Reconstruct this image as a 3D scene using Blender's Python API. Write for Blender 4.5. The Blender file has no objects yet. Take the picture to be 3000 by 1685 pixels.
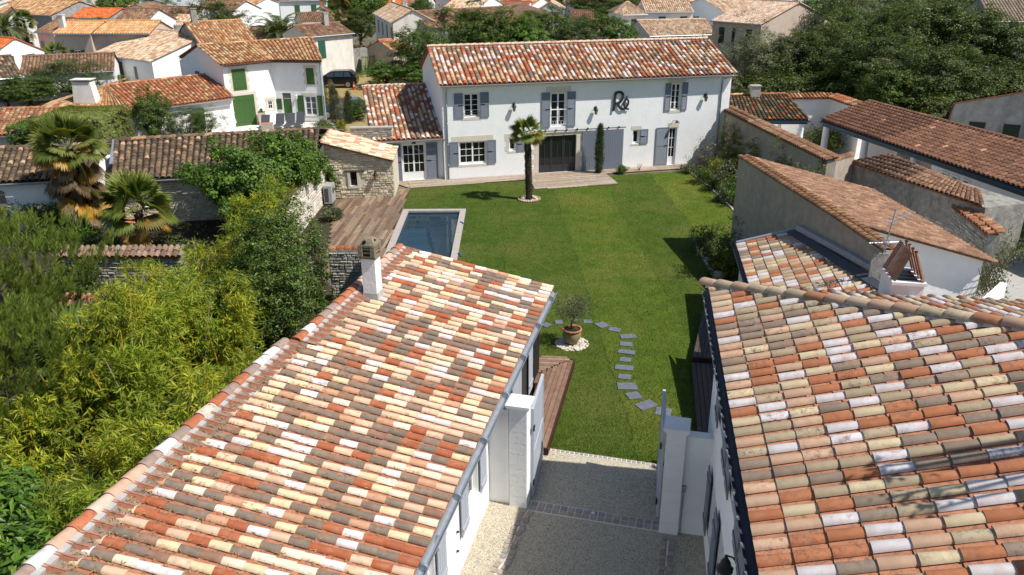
import bpy, math, random
import numpy as np
from mathutils import Vector, Matrix

rnd = random.Random(7)
rng = np.random.default_rng(11)
S = bpy.context.scene
COL = S.collection
R = math.radians

# ------------------------------------------------------------------ camera, sky, sun, exposure
CAM_H, PITCH, ROLL = 12.0, 22.41, 0.304
cam = bpy.data.cameras.new('camera')
cam.sensor_width = 36.0
cam.lens = 28.0
cam.clip_start, cam.clip_end = 0.1, 4000.0
camo = bpy.data.objects.new('camera', cam)
camo.matrix_world = Matrix.Translation((0, 0, CAM_H)) @ Matrix.Rotation(R(90 - PITCH), 4, 'X') @ Matrix.Rotation(R(-ROLL), 4, 'Z')
COL.objects.link(camo)
S.camera = camo

SUN_EL, SUN_H = 54.0, (0.935, -0.355)          # elevation, horizontal direction towards the sun
SUNV = Vector((math.cos(R(SUN_EL)) * SUN_H[0], math.cos(R(SUN_EL)) * SUN_H[1], math.sin(R(SUN_EL))))
world = bpy.data.worlds.new('World')
S.world = world
world.use_nodes = True
wn = world.node_tree
sky = wn.nodes.new('ShaderNodeTexSky')
sky.sky_type = 'NISHITA'
sky.sun_disc = False
sky.sun_elevation = R(SUN_EL)
sky.sun_rotation = math.atan2(SUN_H[0], SUN_H[1])
sky.air_density, sky.dust_density, sky.ozone_density = 1.0, 0.6, 1.2
bg = wn.nodes['Background']
bg.inputs[1].default_value = 0.085
wn.links.new(sky.outputs[0], bg.inputs[0])
sun = bpy.data.lights.new('sun', 'SUN')
sun.energy, sun.angle, sun.color = 4.6, R(0.5), (1.0, 0.955, 0.88)
suno = bpy.data.objects.new('sun', sun)
suno.rotation_euler = SUNV.to_track_quat('Z', 'Y').to_euler()
suno.location = (30, -20, 60)
COL.objects.link(suno)
S.view_settings.view_transform = 'Standard'
S.view_settings.look = 'None'
S.view_settings.exposure = 0.42
S.view_settings.gamma = 1.0
S.view_settings.use_curve_mapping = False
S.cycles.max_bounces = 6
S.cycles.transparent_max_bounces = 8

# ------------------------------------------------------------------ materials
def _mat(name):
    m = bpy.data.materials.new(name)
    m.use_nodes = True
    nt = m.node_tree
    return m, nt, nt.nodes['Principled BSDF']

def N(nt, t, **kw):
    n = nt.nodes.new(t)
    for k, v in kw.items():
        setattr(n, k, v)
    return n

def noise(nt, scale, detail=4, rough=0.6, vec=None):
    n = N(nt, 'ShaderNodeTexNoise')
    n.inputs['Scale'].default_value = scale
    n.inputs['Detail'].default_value = detail
    n.inputs['Roughness'].default_value = rough
    if vec is not None:
        nt.links.new(vec, n.inputs['Vector'])
    return n

def pos(nt, scale=(1, 1, 1)):
    g = N(nt, 'ShaderNodeNewGeometry')
    if scale == (1, 1, 1):
        return g.outputs['Position']
    mp = N(nt, 'ShaderNodeMapping')
    mp.inputs['Scale'].default_value = scale
    nt.links.new(g.outputs['Position'], mp.inputs[0])
    return mp.outputs[0]

def ramp(nt, fac, stops):
    r = N(nt, 'ShaderNodeValToRGB')
    e = r.color_ramp.elements
    while len(e) < len(stops):
        e.new(0.5)
    for i, (p, c) in enumerate(stops):
        e[i].position = p
        e[i].color = (c[0], c[1], c[2], 1) if not isinstance(c, float) else (c, c, c, 1)
    nt.links.new(fac, r.inputs[0])
    return r.outputs[0]

def mix(nt, fac, a, b, mode='MIX'):
    m = N(nt, 'ShaderNodeMix', data_type='RGBA', blend_type=mode)
    for sock, v in ((m.inputs[0], fac), (m.inputs[6], a), (m.inputs[7], b)):
        if hasattr(v, 'links'):
            nt.links.new(v, sock)
        elif isinstance(v, (int, float)):
            sock.default_value = v
        else:
            sock.default_value = (v[0], v[1], v[2], 1)
    return m.outputs[2]

def bump(nt, bsdf, h, strength=0.3, dist=0.02):
    b = N(nt, 'ShaderNodeBump')
    b.inputs['Strength'].default_value = strength
    b.inputs['Distance'].default_value = dist
    nt.links.new(h, b.inputs['Height'])
    nt.links.new(b.outputs[0], bsdf.inputs['Normal'])

MATS = {}
def plain(name, c, rough=0.7, var=0.12, scale=6.0, bmp=0.15, metal=0.0, spec=0.3, stain=0.0, stain_c=(0.25, 0.22, 0.18), bdist=0.01):
    m, nt, b = _mat(name)
    p = pos(nt)
    n1 = noise(nt, scale, 5, 0.65, p)
    lo = [x * (1 - var) for x in c]
    hi = [min(1, x * (1 + var)) for x in c]
    col = ramp(nt, n1.outputs[0], [(0.3, lo), (0.7, hi)])
    if stain > 0:
        n2 = noise(nt, 1.3, 6, 0.7, pos(nt, (1.0, 1.0, 0.35)))
        f = ramp(nt, n2.outputs[0], [(0.48, 0.0), (0.75, stain)])
        col = mix(nt, f, col, stain_c)
    nt.links.new(col, b.inputs['Base Color'])
    b.inputs['Roughness'].default_value = rough
    b.inputs['Metallic'].default_value = metal
    b.inputs['Specular IOR Level'].default_value = spec
    if bmp > 0:
        n3 = noise(nt, scale * 6, 4, 0.6, p)
        bump(nt, b, n3.outputs[0], bmp, bdist)
    MATS[name] = m
    return m

def colmat(name, rough=0.8, spots=0.0, var=0.25, scale=9.0, bmp=0.2, spec=0.25, spot_c=(0.035, 0.03, 0.025), spot_scale=38.0):
    m, nt, b = _mat(name)
    at = N(nt, 'ShaderNodeAttribute', attribute_name='Col')
    p = pos(nt)
    n1 = noise(nt, scale, 4, 0.6, p)
    v = ramp(nt, n1.outputs[0], [(0.28, 1 - var), (0.72, 1 + var * 0.35)])
    col = mix(nt, 1.0, at.outputs['Color'], v, 'MULTIPLY')
    if spots > 0:
        n2 = noise(nt, spot_scale, 3, 0.7, p)
        n4 = noise(nt, 1.9, 3, 0.6, p)
        f1 = ramp(nt, n2.outputs[0], [(0.56, 0.0), (0.66, 1.0)])
        f2 = ramp(nt, n4.outputs[0], [(0.46, 0.0), (0.66, spots)])
        if name == 'tile_new': f2 = mix(nt, 1.0, f2, at.outputs['Alpha'], 'MULTIPLY')
        f = mix(nt, 1.0, f1, f2, 'MULTIPLY')
        col = mix(nt, f, col, spot_c)
    if name == 'tile_new':
        n5 = noise(nt, 6.5, 2, 0.5, p)
        col = mix(nt, ramp(nt, n5.outputs[0], [(0.50, 0.0), (0.72, 0.28)]), col, (0.44, 0.25, 0.165))
        n6 = noise(nt, 11.0, 5, 0.75, p)
        col = mix(nt, mix(nt, 1.0, ramp(nt, n6.outputs[0], [(0.50, 0.0), (0.66, 0.75)]), at.outputs['Alpha'], 'MULTIPLY'), col, (0.10, 0.080, 0.062))
    nt.links.new(col, b.inputs['Base Color'])
    b.inputs['Roughness'].default_value = rough
    b.inputs['Specular IOR Level'].default_value = spec
    if bmp > 0:
        n3 = noise(nt, 60, 3, 0.6, p)
        bump(nt, b, n3.outputs[0], bmp, 0.006)
    MATS[name] = m
    return m

def leafmat(name, rough=0.5, trans=0.35, spec=0.35):
    m, nt, b = _mat(name)
    at = N(nt, 'ShaderNodeAttribute', attribute_name='Col')
    nt.links.new(at.outputs['Color'], b.inputs['Base Color'])
    b.inputs['Roughness'].default_value = rough
    b.inputs['Specular IOR Level'].default_value = spec
    tr = N(nt, 'ShaderNodeBsdfTranslucent')
    c2 = mix(nt, 1.0, at.outputs['Color'], (1.5, 1.4, 0.45), 'MULTIPLY')
    nt.links.new(c2, tr.inputs[0])
    mx = N(nt, 'ShaderNodeMixShader')
    mx.inputs[0].default_value = trans
    nt.links.new(b.outputs[0], mx.inputs[1])
    nt.links.new(tr.outputs[0], mx.inputs[2])
    nt.links.new(mx.outputs[0], nt.nodes['Material Output'].inputs[0])
    MATS[name] = m
    return m

plain('white_wall', (0.82, 0.82, 0.81), 0.85, 0.04, 2.0, 0.35, stain=0.12, stain_c=(0.58, 0.57, 0.54), bdist=0.03)
plain('white_paint', (0.80, 0.80, 0.79), 0.5, 0.02, 4.0, 0.05)
plain('old_white', (0.70, 0.67, 0.61), 0.9, 0.08, 2.0, 0.3, stain=0.45, stain_c=(0.36, 0.33, 0.29))
plain('beige_wall', (0.52, 0.42, 0.34), 0.9, 0.07, 2.0, 0.3, stain=0.35, stain_c=(0.33, 0.24, 0.20))
plain('grey_wall', (0.33, 0.32, 0.31), 0.92, 0.22, 2.2, 0.4, stain=0.85, stain_c=(0.11, 0.105, 0.105))
plain('render_wall', (0.40, 0.335, 0.27), 0.95, 0.16, 3.0, 0.6, stain=0.5, stain_c=(0.24, 0.20, 0.165), bdist=0.02)
plain('rubble_grey', (0.30, 0.285, 0.255), 0.95, 0.35, 4.0, 0.9, stain=0.75, stain_c=(0.085, 0.08, 0.075), bdist=0.04)
plain('mortar', (0.58, 0.52, 0.42), 0.95, 0.12, 8.0, 0.6)
plain('lime_mortar', (0.62, 0.60, 0.56), 0.9, 0.08, 8.0, 0.5)
plain('quoin_stone', (0.62, 0.56, 0.46), 0.9, 0.07, 4.0, 0.25)
plain('blue_shutter', (0.175, 0.200, 0.245), 0.5, 0.04, 5.0, 0.08)
plain('gate_paint', (0.40, 0.43, 0.49), 0.5, 0.04, 5.0, 0.06)
plain('green_shutter', (0.050, 0.115, 0.032), 0.55, 0.08, 6.0, 0.1)
plain('teal_shutter', (0.022, 0.105, 0.065), 0.55, 0.08, 6.0, 0.1)
plain('dark_green', (0.012, 0.03, 0.02), 0.6, 0.08, 6.0, 0.1)
plain('pale_green', (0.20, 0.42, 0.30), 0.6, 0.08, 6.0, 0.1)
plain('taupe_shutter', (0.20, 0.17, 0.135), 0.6, 0.06, 6.0, 0.1)
plain('anthracite', (0.035, 0.037, 0.042), 0.45, 0.05, 6.0, 0.05)
plain('black_metal', (0.012, 0.012, 0.014), 0.45, 0.1, 20.0, 0.05)
plain('sign_metal', (0.022, 0.024, 0.03), 0.6, 0.1, 20.0, 0.1)
plain('zinc', (0.36, 0.40, 0.44), 0.45, 0.12, 7.0, 0.06, metal=0.55, spec=0.5)
plain('dark_zinc', (0.045, 0.052, 0.068), 0.5, 0.15, 7.0, 0.06, metal=0.3)
plain('lead', (0.05, 0.055, 0.07), 0.55, 0.15, 4.0, 0.1)
plain('dark_cladding', (0.022, 0.022, 0.024), 0.6, 0.15, 9.0, 0.1)
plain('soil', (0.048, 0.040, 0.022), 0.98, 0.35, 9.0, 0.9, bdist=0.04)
plain('town_ground', (0.13, 0.115, 0.075), 0.98, 0.3, 0.35, 0.5)
plain('asphalt', (0.07, 0.07, 0.072), 0.95, 0.15, 3.0, 0.4)
plain('dry_grass', (0.30, 0.225, 0.095), 0.98, 0.3, 2.5, 0.9, bdist=0.06)
plain('terrace', (0.66, 0.62, 0.54), 0.9, 0.06, 2.5, 0.2)
plain('pool_liner', (0.07, 0.09, 0.115), 0.6, 0.08, 3.0, 0.05)
plain('coping', (0.37, 0.33, 0.305), 0.85, 0.10, 5.0, 0.25)
plain('slate', (0.125, 0.14, 0.17), 0.6, 0.22, 9.0, 0.35)
plain('bark', (0.085, 0.062, 0.045), 0.95, 0.3, 12.0, 0.9, bdist=0.03)
plain('olive_bark', (0.13, 0.115, 0.095), 0.95, 0.3, 14.0, 0.9, bdist=0.02)
plain('palm_bark', (0.05, 0.035, 0.024), 0.98, 0.4, 16.0, 1.0, bdist=0.04)
plain('cane', (0.50, 0.30, 0.04), 0.5, 0.2, 5.0, 0.05)
plain('grey_cane', (0.30, 0.30, 0.17), 0.5, 0.2, 5.0, 0.05)
plain('terracotta', (0.42, 0.165, 0.085), 0.85, 0.15, 9.0, 0.2)
plain('terracotta_light', (0.50, 0.25, 0.145), 0.85, 0.14, 9.0, 0.25)
plain('pot_glaze', (0.24, 0.195, 0.11), 0.5, 0.18, 7.0, 0.15)
plain('concrete', (0.36, 0.35, 0.33), 0.9, 0.15, 5.0, 0.3)
plain('old_stone', (0.40, 0.36, 0.29), 0.95, 0.2, 7.0, 0.6)
plain('cowl_stone', (0.20, 0.175, 0.125), 0.95, 0.35, 14.0, 0.8, stain=0.6, stain_c=(0.30, 0.17, 0.03))
plain('ac_case', (0.34, 0.345, 0.34), 0.5, 0.04, 4.0, 0.05)
plain('car_black', (0.006, 0.007, 0.010), 0.22, 0.05, 3.0, 0.0, spec=0.4)
plain('car_blue', (0.035, 0.055, 0.085), 0.15, 0.05, 3.0, 0.0, spec=0.6)
plain('rubber', (0.012, 0.012, 0.012), 0.85, 0.1, 12.0, 0.1)
plain('rim_metal', (0.35, 0.36, 0.38), 0.3, 0.05, 5.0, 0.0, metal=0.8)
plain('cone_orange', (0.75, 0.11, 0.02), 0.6, 0.05, 5.0, 0.05)
plain('canvas', (0.55, 0.54, 0.52), 0.85, 0.08, 5.0, 0.15)
plain('blue_beam', (0.016, 0.055, 0.085), 0.5, 0.1, 6.0, 0.05)
plain('pale_blue', (0.50, 0.58, 0.66), 0.7, 0.04, 3.0, 0.1)
plain('column_white', (0.66, 0.70, 0.75), 0.75, 0.04, 3.0, 0.1)
plain('lamp_glass', (0.42, 0.36, 0.22), 0.25, 0.1, 8.0, 0.0, spec=0.6)
plain('door_dark', (0.045, 0.018, 0.012), 0.6, 0.15, 8.0, 0.1)
plain('old_wood', (0.33, 0.26, 0.17), 0.9, 0.25, 8.0, 0.3)
plain('fence_green', (0.16, 0.24, 0.11), 0.8, 0.2, 5.0, 0.1)
plain('blue_strap', (0.02, 0.10, 0.36), 0.6, 0.1, 8.0, 0.0)
plain('sling', (0.055, 0.06, 0.07), 0.8, 0.1, 9.0, 0.1)
plain('brick_dark', (0.18, 0.065, 0.04), 0.9, 0.25, 9.0, 0.4)
plain('chrome', (0.6, 0.6, 0.6), 0.2, 0.03, 5.0, 0.0, metal=1.0)
colmat('tile_new', 0.78, 0.75, 0.16, 7.0, 0.2)
colmat('tile_old', 0.95, 0.75, 0.45, 10.0, 0.5, 0.15, (0.03, 0.027, 0.022), 26.0)
colmat('tile_far', 0.95, 0.35, 0.35, 2.5, 0.3, 0.15, (0.06, 0.045, 0.035), 9.0)
colmat('wood', 0.65, 0.0, 0.3, 5.0, 0.1, 0.3)
colmat('stone', 0.95, 0.25, 0.28, 14.0, 0.7, 0.15, (0.10, 0.09, 0.075), 30.0)
colmat('sett', 0.8, 0.0, 0.25, 18.0, 0.4, 0.3)
colmat('pebble', 0.8, 0.0, 0.15, 30.0, 0.2, 0.3)
leafmat('leaf', 0.48, 0.30, 0.35)
leafmat('leaf_gloss', 0.42, 0.25, 0.35)
leafmat('leaf_thin', 0.5, 0.42, 0.3)

def _wood_grain():
    m = MATS['wood']
    nt = m.node_tree
    b = nt.nodes['Principled BSDF']
    src = b.inputs['Base Color'].links[0].from_socket
    tc = N(nt, 'ShaderNodeTexCoord')
    mp = N(nt, 'ShaderNodeMapping')
    mp.inputs['Scale'].default_value = (30, 1.2, 30)
    nt.links.new(tc.outputs['Object'], mp.inputs[0])
    n = noise(nt, 1.5, 5, 0.65, mp.outputs[0])
    f = ramp(nt, n.outputs[0], [(0.3, 0.62), (0.7, 1.12)])
    nt.links.new(mix(nt, 1.0, src, f, 'MULTIPLY'), b.inputs['Base Color'])
_wood_grain()

def _glass():
    m, nt, b = _mat('window_glass')
    b.inputs['Base Color'].default_value = (0.012, 0.014, 0.015, 1)
    b.inputs['Roughness'].default_value = 0.04
    b.inputs['Specular IOR Level'].default_value = 0.5
    MATS['window_glass'] = m
    m, nt, b = _mat('grey_glass')
    b.inputs['Base Color'].default_value = (0.10, 0.12, 0.13, 1)
    b.inputs['Roughness'].default_value = 0.06
    MATS['grey_glass'] = m
    m, nt, b = _mat('car_glass')
    b.inputs['Base Color'].default_value = (0.03, 0.04, 0.045, 1)
    b.inputs['Roughness'].default_value = 0.03
    b.inputs['Specular IOR Level'].default_value = 0.7
    MATS['car_glass'] = m
    # pool water: tinted see-through body under a rippled reflecting surface
    m, nt, b = _mat('water')
    nt.nodes.remove(b)
    tr = N(nt, 'ShaderNodeBsdfTransparent')
    tr.inputs[0].default_value = (0.40, 0.60, 0.70, 1)
    df = N(nt, 'ShaderNodeBsdfDiffuse')
    df.inputs[0].default_value = (0.035, 0.080, 0.110, 1)
    m1 = N(nt, 'ShaderNodeMixShader')
    m1.inputs[0].default_value = 0.45
    nt.links.new(tr.outputs[0], m1.inputs[1])
    nt.links.new(df.outputs[0], m1.inputs[2])
    gl = N(nt, 'ShaderNodeBsdfGlossy')
    gl.inputs['Roughness'].default_value = 0.02
    fr = N(nt, 'ShaderNodeFresnel')
    fr.inputs[0].default_value = 1.33
    n = noise(nt, 2.6, 3, 0.5, pos(nt))
    bp = N(nt, 'ShaderNodeBump')
    bp.inputs['Strength'].default_value = 0.12
    bp.inputs['Distance'].default_value = 0.03
    nt.links.new(n.outputs[0], bp.inputs['Height'])
    nt.links.new(bp.outputs[0], gl.inputs['Normal'])
    nt.links.new(bp.outputs[0], fr.inputs['Normal'])
    m2 = N(nt, 'ShaderNodeMixShader')
    nt.links.new(fr.outputs[0], m2.inputs[0])
    nt.links.new(m1.outputs[0], m2.inputs[1])
    nt.links.new(gl.outputs[0], m2.inputs[2])
    nt.links.new(m2.outputs[0], nt.nodes['Material Output'].inputs[0])
    MATS['water'] = m
    # mown lawn with sod strips, worn yellowish patches and fine grain
    m, nt, b = _mat('lawn')
    p = pos(nt)
    big = noise(nt, 0.28, 3, 0.55, p)
    mid = noise(nt, 1.6, 4, 0.65, p)
    fine = noise(nt, 22.0, 4, 0.7, pos(nt, (1.0, 1.4, 1.0)))
    c = ramp(nt, mid.outputs[0], [(0.3, (0.052, 0.100, 0.011)), (0.7, (0.108, 0.158, 0.022))])
    c = mix(nt, ramp(nt, big.outputs[0], [(0.44, 0.0), (0.66, 0.62)]), c, (0.165, 0.165, 0.040))
    sx = N(nt, 'ShaderNodeSeparateXYZ')
    nt.links.new(p, sx.inputs[0])
    # turf rolls about three metres wide: each its own tone, a thin dark seam between
    wob = noise(nt, 0.5, 3, 0.6, p)
    def MT(op, a, b=None):
        n = N(nt, 'ShaderNodeMath', operation=op)
        for i, v in enumerate((a, b)):
            if v is None: continue
            if hasattr(v, 'links'): nt.links.new(v, n.inputs[i])
            else: n.inputs[i].default_value = v
        return n.outputs[0]
    xx = MT('ADD', MT('ADD', MT('MULTIPLY', sx.outputs[1], 0.035), sx.outputs[0]), MT('MULTIPLY', wob.outputs[0], 0.5))
    q = MT('DIVIDE', MT('SUBTRACT', xx, 4.15), 3.05)
    fl = MT('FLOOR', q)
    wn_ = N(nt, 'ShaderNodeTexWhiteNoise', noise_dimensions='1D')
    nt.links.new(fl, wn_.inputs['W'])
    c = mix(nt, 1.0, c, ramp(nt, wn_.outputs[0], [(0.0, (0.76, 0.82, 0.85)), (1.0, (1.30, 1.20, 1.05))]), 'MULTIPLY')
    edge = MT('ABSOLUTE', MT('SUBTRACT', MT('FRACT', q), 0.5))
    sn = noise(nt, 1.1, 3, 0.6, p)
    c = mix(nt, mix(nt, 1.0, ramp(nt, edge, [(0.485, 0.0), (0.497, 0.6)]), ramp(nt, sn.outputs[0], [(0.4, 0.0), (0.6, 1.0)]), 'MULTIPLY'), c, (0.018, 0.034, 0.008))
    c = mix(nt, 1.0, c, ramp(nt, fine.outputs[0], [(0.25, 0.42), (0.75, 1.45)]), 'MULTIPLY')
    nt.links.new(c, b.inputs['Base Color'])
    b.inputs['Roughness'].default_value = 0.95
    b.inputs['Specular IOR Level'].default_value = 0.1
    bump(nt, b, fine.outputs[0], 0.9, 0.06)
    MATS['lawn'] = m
    # exposed aggregate: pale and dark pebbles in cream binder
    m, nt, b = _mat('aggregate')
    p = pos(nt)
    vo = N(nt, 'ShaderNodeTexVoronoi')
    vo.inputs['Scale'].default_value = 62.0
    nt.links.new(p, vo.inputs['Vector'])
    sep = N(nt, 'ShaderNodeSeparateColor')
    nt.links.new(vo.outputs['Color'], sep.inputs[0])
    c = ramp(nt, sep.outputs[0], [(0.0, (0.13, 0.125, 0.12)), (0.07, (0.24, 0.215, 0.18)), (0.2, (0.44, 0.385, 0.28)), (0.7, (0.56, 0.495, 0.365)), (1.0, (0.66, 0.61, 0.50))])
    ed = ramp(nt, vo.outputs['Distance'], [(0.25, 1.0), (0.75, 0.62)])
    c = mix(nt, 1.0, c, ed, 'MULTIPLY')
    v2 = N(nt, 'ShaderNodeTexVoronoi')
    v2.inputs['Scale'].default_value = 9.0
    nt.links.new(p, v2.inputs['Vector'])
    s2 = N(nt, 'ShaderNodeSeparateColor')
    nt.links.new(v2.outputs['Color'], s2.inputs[0])
    f = mix(nt, 1.0, ramp(nt, v2.outputs['Distance'], [(0.14, 1.0), (0.2, 0.0)]), ramp(nt, s2.outputs[1], [(0.6, 0.0), (0.62, 0.8)]), 'MULTIPLY')
    c = mix(nt, f, c, (0.20, 0.20, 0.205))
    nt.links.new(c, b.inputs['Base Color'])
    b.inputs['Roughness'].default_value = 0.85
    bump(nt, b, vo.outputs['Distance'], -0.5, 0.01)
    MATS['aggregate'] = m
_glass()

# ------------------------------------------------------------------ objects
BASE = {}
def _tag(o, label=None, cat=None, group=None, kind=None):
    if label: o['label'] = label
    if cat: o['category'] = cat
    if group: o['group'] = group
    if kind: o['kind'] = kind
    return o

def thing(name, label, cat, loc, group=None):
    o = bpy.data.objects.new(name, None)
    o.empty_display_size = 0.2
    o.location = loc
    COL.objects.link(o)
    BASE[o] = np.array(loc, float)
    return _tag(o, label, cat, group)

class MB:
    """collects faces in world metres; build() links them as one mesh object"""
    def __init__(s):
        s.v, s.f, s.m, s.c, s.n = [], [], [], [], 0
        s.cc = None
        s.mi = 0
    def add(s, verts, faces, col=None):
        o = s.n
        s.v.append(np.asarray(verts, float).reshape(-1, 3))
        s.n += len(s.v[-1])
        for f in faces:
            s.f.append(tuple(i + o for i in f))
            s.m.append(s.mi)
            s.c.append(col if col is not None else s.cc)
    def quad(s, a, b, c, d, col=None):
        s.add([a, b, c, d], [(0, 1, 2, 3)], col)
    def poly(s, pts, col=None):
        s.add(pts, [tuple(range(len(pts)))], col)
    def hexa(s, p, col=None):
        s.add(p, [(0, 3, 2, 1), (4, 5, 6, 7), (0, 1, 5, 4), (1, 2, 6, 5), (2, 3, 7, 6), (3, 0, 4, 7)], col)
    def box(s, fr, u0, u1, v0, v1, w0, w1, col=None):
        s.hexa([fr(u0, v0, w0), fr(u1, v0, w0), fr(u1, v1, w0), fr(u0, v1, w0), fr(u0, v0, w1), fr(u1, v0, w1), fr(u1, v1, w1), fr(u0, v1, w1)], col)
    def prism(s, pts, z0, z1, col=None):
        n = len(pts)
        v = [(p[0], p[1], z0) for p in pts] + [(p[0], p[1], z1) for p in pts]
        s.add(v, [tuple(range(n - 1, -1, -1)), tuple(range(n, 2 * n))] + [(i, (i + 1) % n, n + (i + 1) % n, n + i) for i in range(n)], col)
    def tube(s, pts, rad, n=8, col=None, cap=True):
        pts = [np.array(p, float) for p in pts]
        rad = [rad] * len(pts) if isinstance(rad, (int, float)) else rad
        vs, fs = [], []
        prev = None
        for i, p in enumerate(pts):
            t = pts[min(i + 1, len(pts) - 1)] - pts[max(i - 1, 0)]
            t = t / (np.linalg.norm(t) + 1e-9)
            ref = np.array([0, 0, 1.0]) if abs(t[2]) < 0.9 else np.array([1.0, 0, 0])
            if prev is not None: ref = prev
            a = np.cross(t, ref); a /= np.linalg.norm(a) + 1e-9
            b = np.cross(a, t); prev = b
            for k in range(n):
                an = 2 * math.pi * k / n
                vs.append(p + rad[i] * (math.cos(an) * a + math.sin(an) * b))
        for i in range(len(pts) - 1):
            for k in range(n):
                k2 = (k + 1) % n
                fs.append((i * n + k, i * n + k2, (i + 1) * n + k2, (i + 1) * n + k))
        if cap:
            fs.append(tuple(range(n - 1, -1, -1)))
            fs.append(tuple(range((len(pts) - 1) * n, len(pts) * n)))
        s.add(vs, fs, col)
    def lathe(s, c, prof, n=20, col=None):
        vs, fs = [], []
        for r, z in prof:
            for k in range(n):
                a = 2 * math.pi * k / n
                vs.append((c[0] + r * math.cos(a), c[1] + r * math.sin(a), c[2] + z))
        for i in range(len(prof) - 1):
            for k in range(n):
                k2 = (k + 1) % n
                fs.append((i * n + k, i * n + k2, (i + 1) * n + k2, (i + 1) * n + k))
        s.add(vs, fs, col)
    def blob(s, c, r, seed=0, n=8, m=5, squash=(1, 1, 1), amp=0.2, col=None):
        rr = random.Random(seed)
        prof = []
        vs, fs = [], []
        for i in range(m + 1):
            ph = math.pi * i / m
            for k in range(n):
                a = 2 * math.pi * k / n
                q = r * (1 + rr.uniform(-amp, amp))
                vs.append((c[0] + q * squash[0] * math.sin(ph) * math.cos(a), c[1] + q * squash[1] * math.sin(ph) * math.sin(a), c[2] + q * squash[2] * math.cos(ph)))
        for i in range(m):
            for k in range(n):
                k2 = (k + 1) % n
                fs.append((i * n + k, (i + 1) * n + k, (i + 1) * n + k2, i * n + k2))
        s.add(vs, fs, col)
    def build(s, name, mats, parent=None, smooth=False, kind=None, label=None):
        V = np.concatenate(s.v) if s.v else np.zeros((0, 3))
        return meshobj(name, V, s.f, mats, parent, s.c if any(c is not None for c in s.c) else None, s.m, smooth, kind, label)

def root_of(o):
    while o.parent: o = o.parent
    return o

def mesh_data(name, V, faces, mats, cols=None, mi=None, smooth=False):
    me = bpy.data.meshes.new(name)
    if isinstance(faces, np.ndarray):
        k = faces.shape[1]
        nf = len(faces)
        tot = np.full(nf, k, np.int32)
        idx = faces.astype(np.int32).ravel()
    else:
        nf = len(faces)
        tot = np.array([len(f) for f in faces], np.int32)
        idx = np.array([i for f in faces for i in f], np.int32)
    start = np.concatenate([[0], np.cumsum(tot)[:-1]]).astype(np.int32) if nf else np.zeros(0, np.int32)
    me.vertices.add(len(V)); me.loops.add(len(idx)); me.polygons.add(nf)
    me.vertices.foreach_set('co', np.ascontiguousarray(V, np.float32).ravel())
    me.loops.foreach_set('vertex_index', idx)
    me.polygons.foreach_set('loop_start', start)
    me.polygons.foreach_set('loop_total', tot)
    if mi is not None and any(mi): me.polygons.foreach_set('material_index', np.array(mi, np.int32))
    me.polygons.foreach_set('use_smooth', np.full(nf, bool(smooth)))
    for m in (mats if isinstance(mats, (list, tuple)) else [mats]):
        me.materials.append(MATS[m] if isinstance(m, str) else m)
    if cols is not None:
        if not isinstance(cols, np.ndarray):
            cols = np.array([c if c is not None else (0.5, 0.5, 0.5) for c in cols], np.float32)
        a = me.color_attributes.new('Col', 'FLOAT_COLOR', 'CORNER')
        cc = np.ones((len(idx), 4), np.float32)
        cc[:, :cols.shape[1]] = np.repeat(cols, tot, axis=0)
        a.data.foreach_set('color', cc.ravel())
    me.update(calc_edges=True)
    return me

def meshobj(name, V, faces, mats, parent=None, cols=None, mi=None, smooth=False, kind=None, label=None):
    V = np.asarray(V, float)
    off = None
    if parent is not None:
        off = BASE[root_of(parent)]
        V = V - off
    me = mesh_data(name, V, faces, mats, cols, mi, smooth)
    o = bpy.data.objects.new(name, me)
    COL.objects.link(o)
    if parent is not None: o.parent = parent
    else: BASE[o] = np.zeros(3)
    if kind: o['kind'] = kind
    if label: o['label'] = label
    return o

def solid(name, label, cat, mb, mats, smooth=False, group=None, kind=None):
    """a thing that is one mesh: origin at its base centre"""
    V = np.concatenate(mb.v)
    c = np.array([(V[:, 0].min() + V[:, 0].max()) / 2, (V[:, 1].min() + V[:, 1].max()) / 2, V[:, 2].min()])
    me = mesh_data(name, V - c, mb.f, mats, mb.c if any(x is not None for x in mb.c) else None, mb.m, smooth)
    o = bpy.data.objects.new(name, me)
    o.location = c
    COL.objects.link(o)
    BASE[o] = c
    return _tag(o, label, cat, group, kind)

def child(name, mesh, parent, M):
    o = bpy.data.objects.new(name, mesh)
    COL.objects.link(o)
    o.parent = parent
    b = BASE[root_of(parent)]
    o.matrix_basis = Matrix.Translation((-b[0], -b[1], -b[2])) @ M
    return o

class Frame:
    """u along the wall, v back into the building, w up"""
    def __init__(s, o, az):
        a = R(az)
        s.o = np.array([o[0], o[1], o[2] if len(o) > 2 else 0.0])
        s.d = np.array([math.sin(a), math.cos(a), 0.0])
        s.b = np.array([-s.d[1], s.d[0], 0.0])
    def __call__(s, u, v, w):
        return s.o + u * s.d + v * s.b + np.array([0, 0, w])
    def side(s, u, v, turn):
        f = Frame(s(u, v, 0), 0)
        a = R(turn)
        f.d = np.array([s.d[0] * math.cos(a) + s.d[1] * math.sin(a), -s.d[0] * math.sin(a) + s.d[1] * math.cos(a), 0])
        f.b = np.array([-f.d[1], f.d[0], 0.0])
        return f

WORLD = Frame((0, 0, 0), 90)
def frame2(p, q):
    return Frame((p[0], p[1]), math.degrees(math.atan2(q[0] - p[0], q[1] - p[1])))

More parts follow.
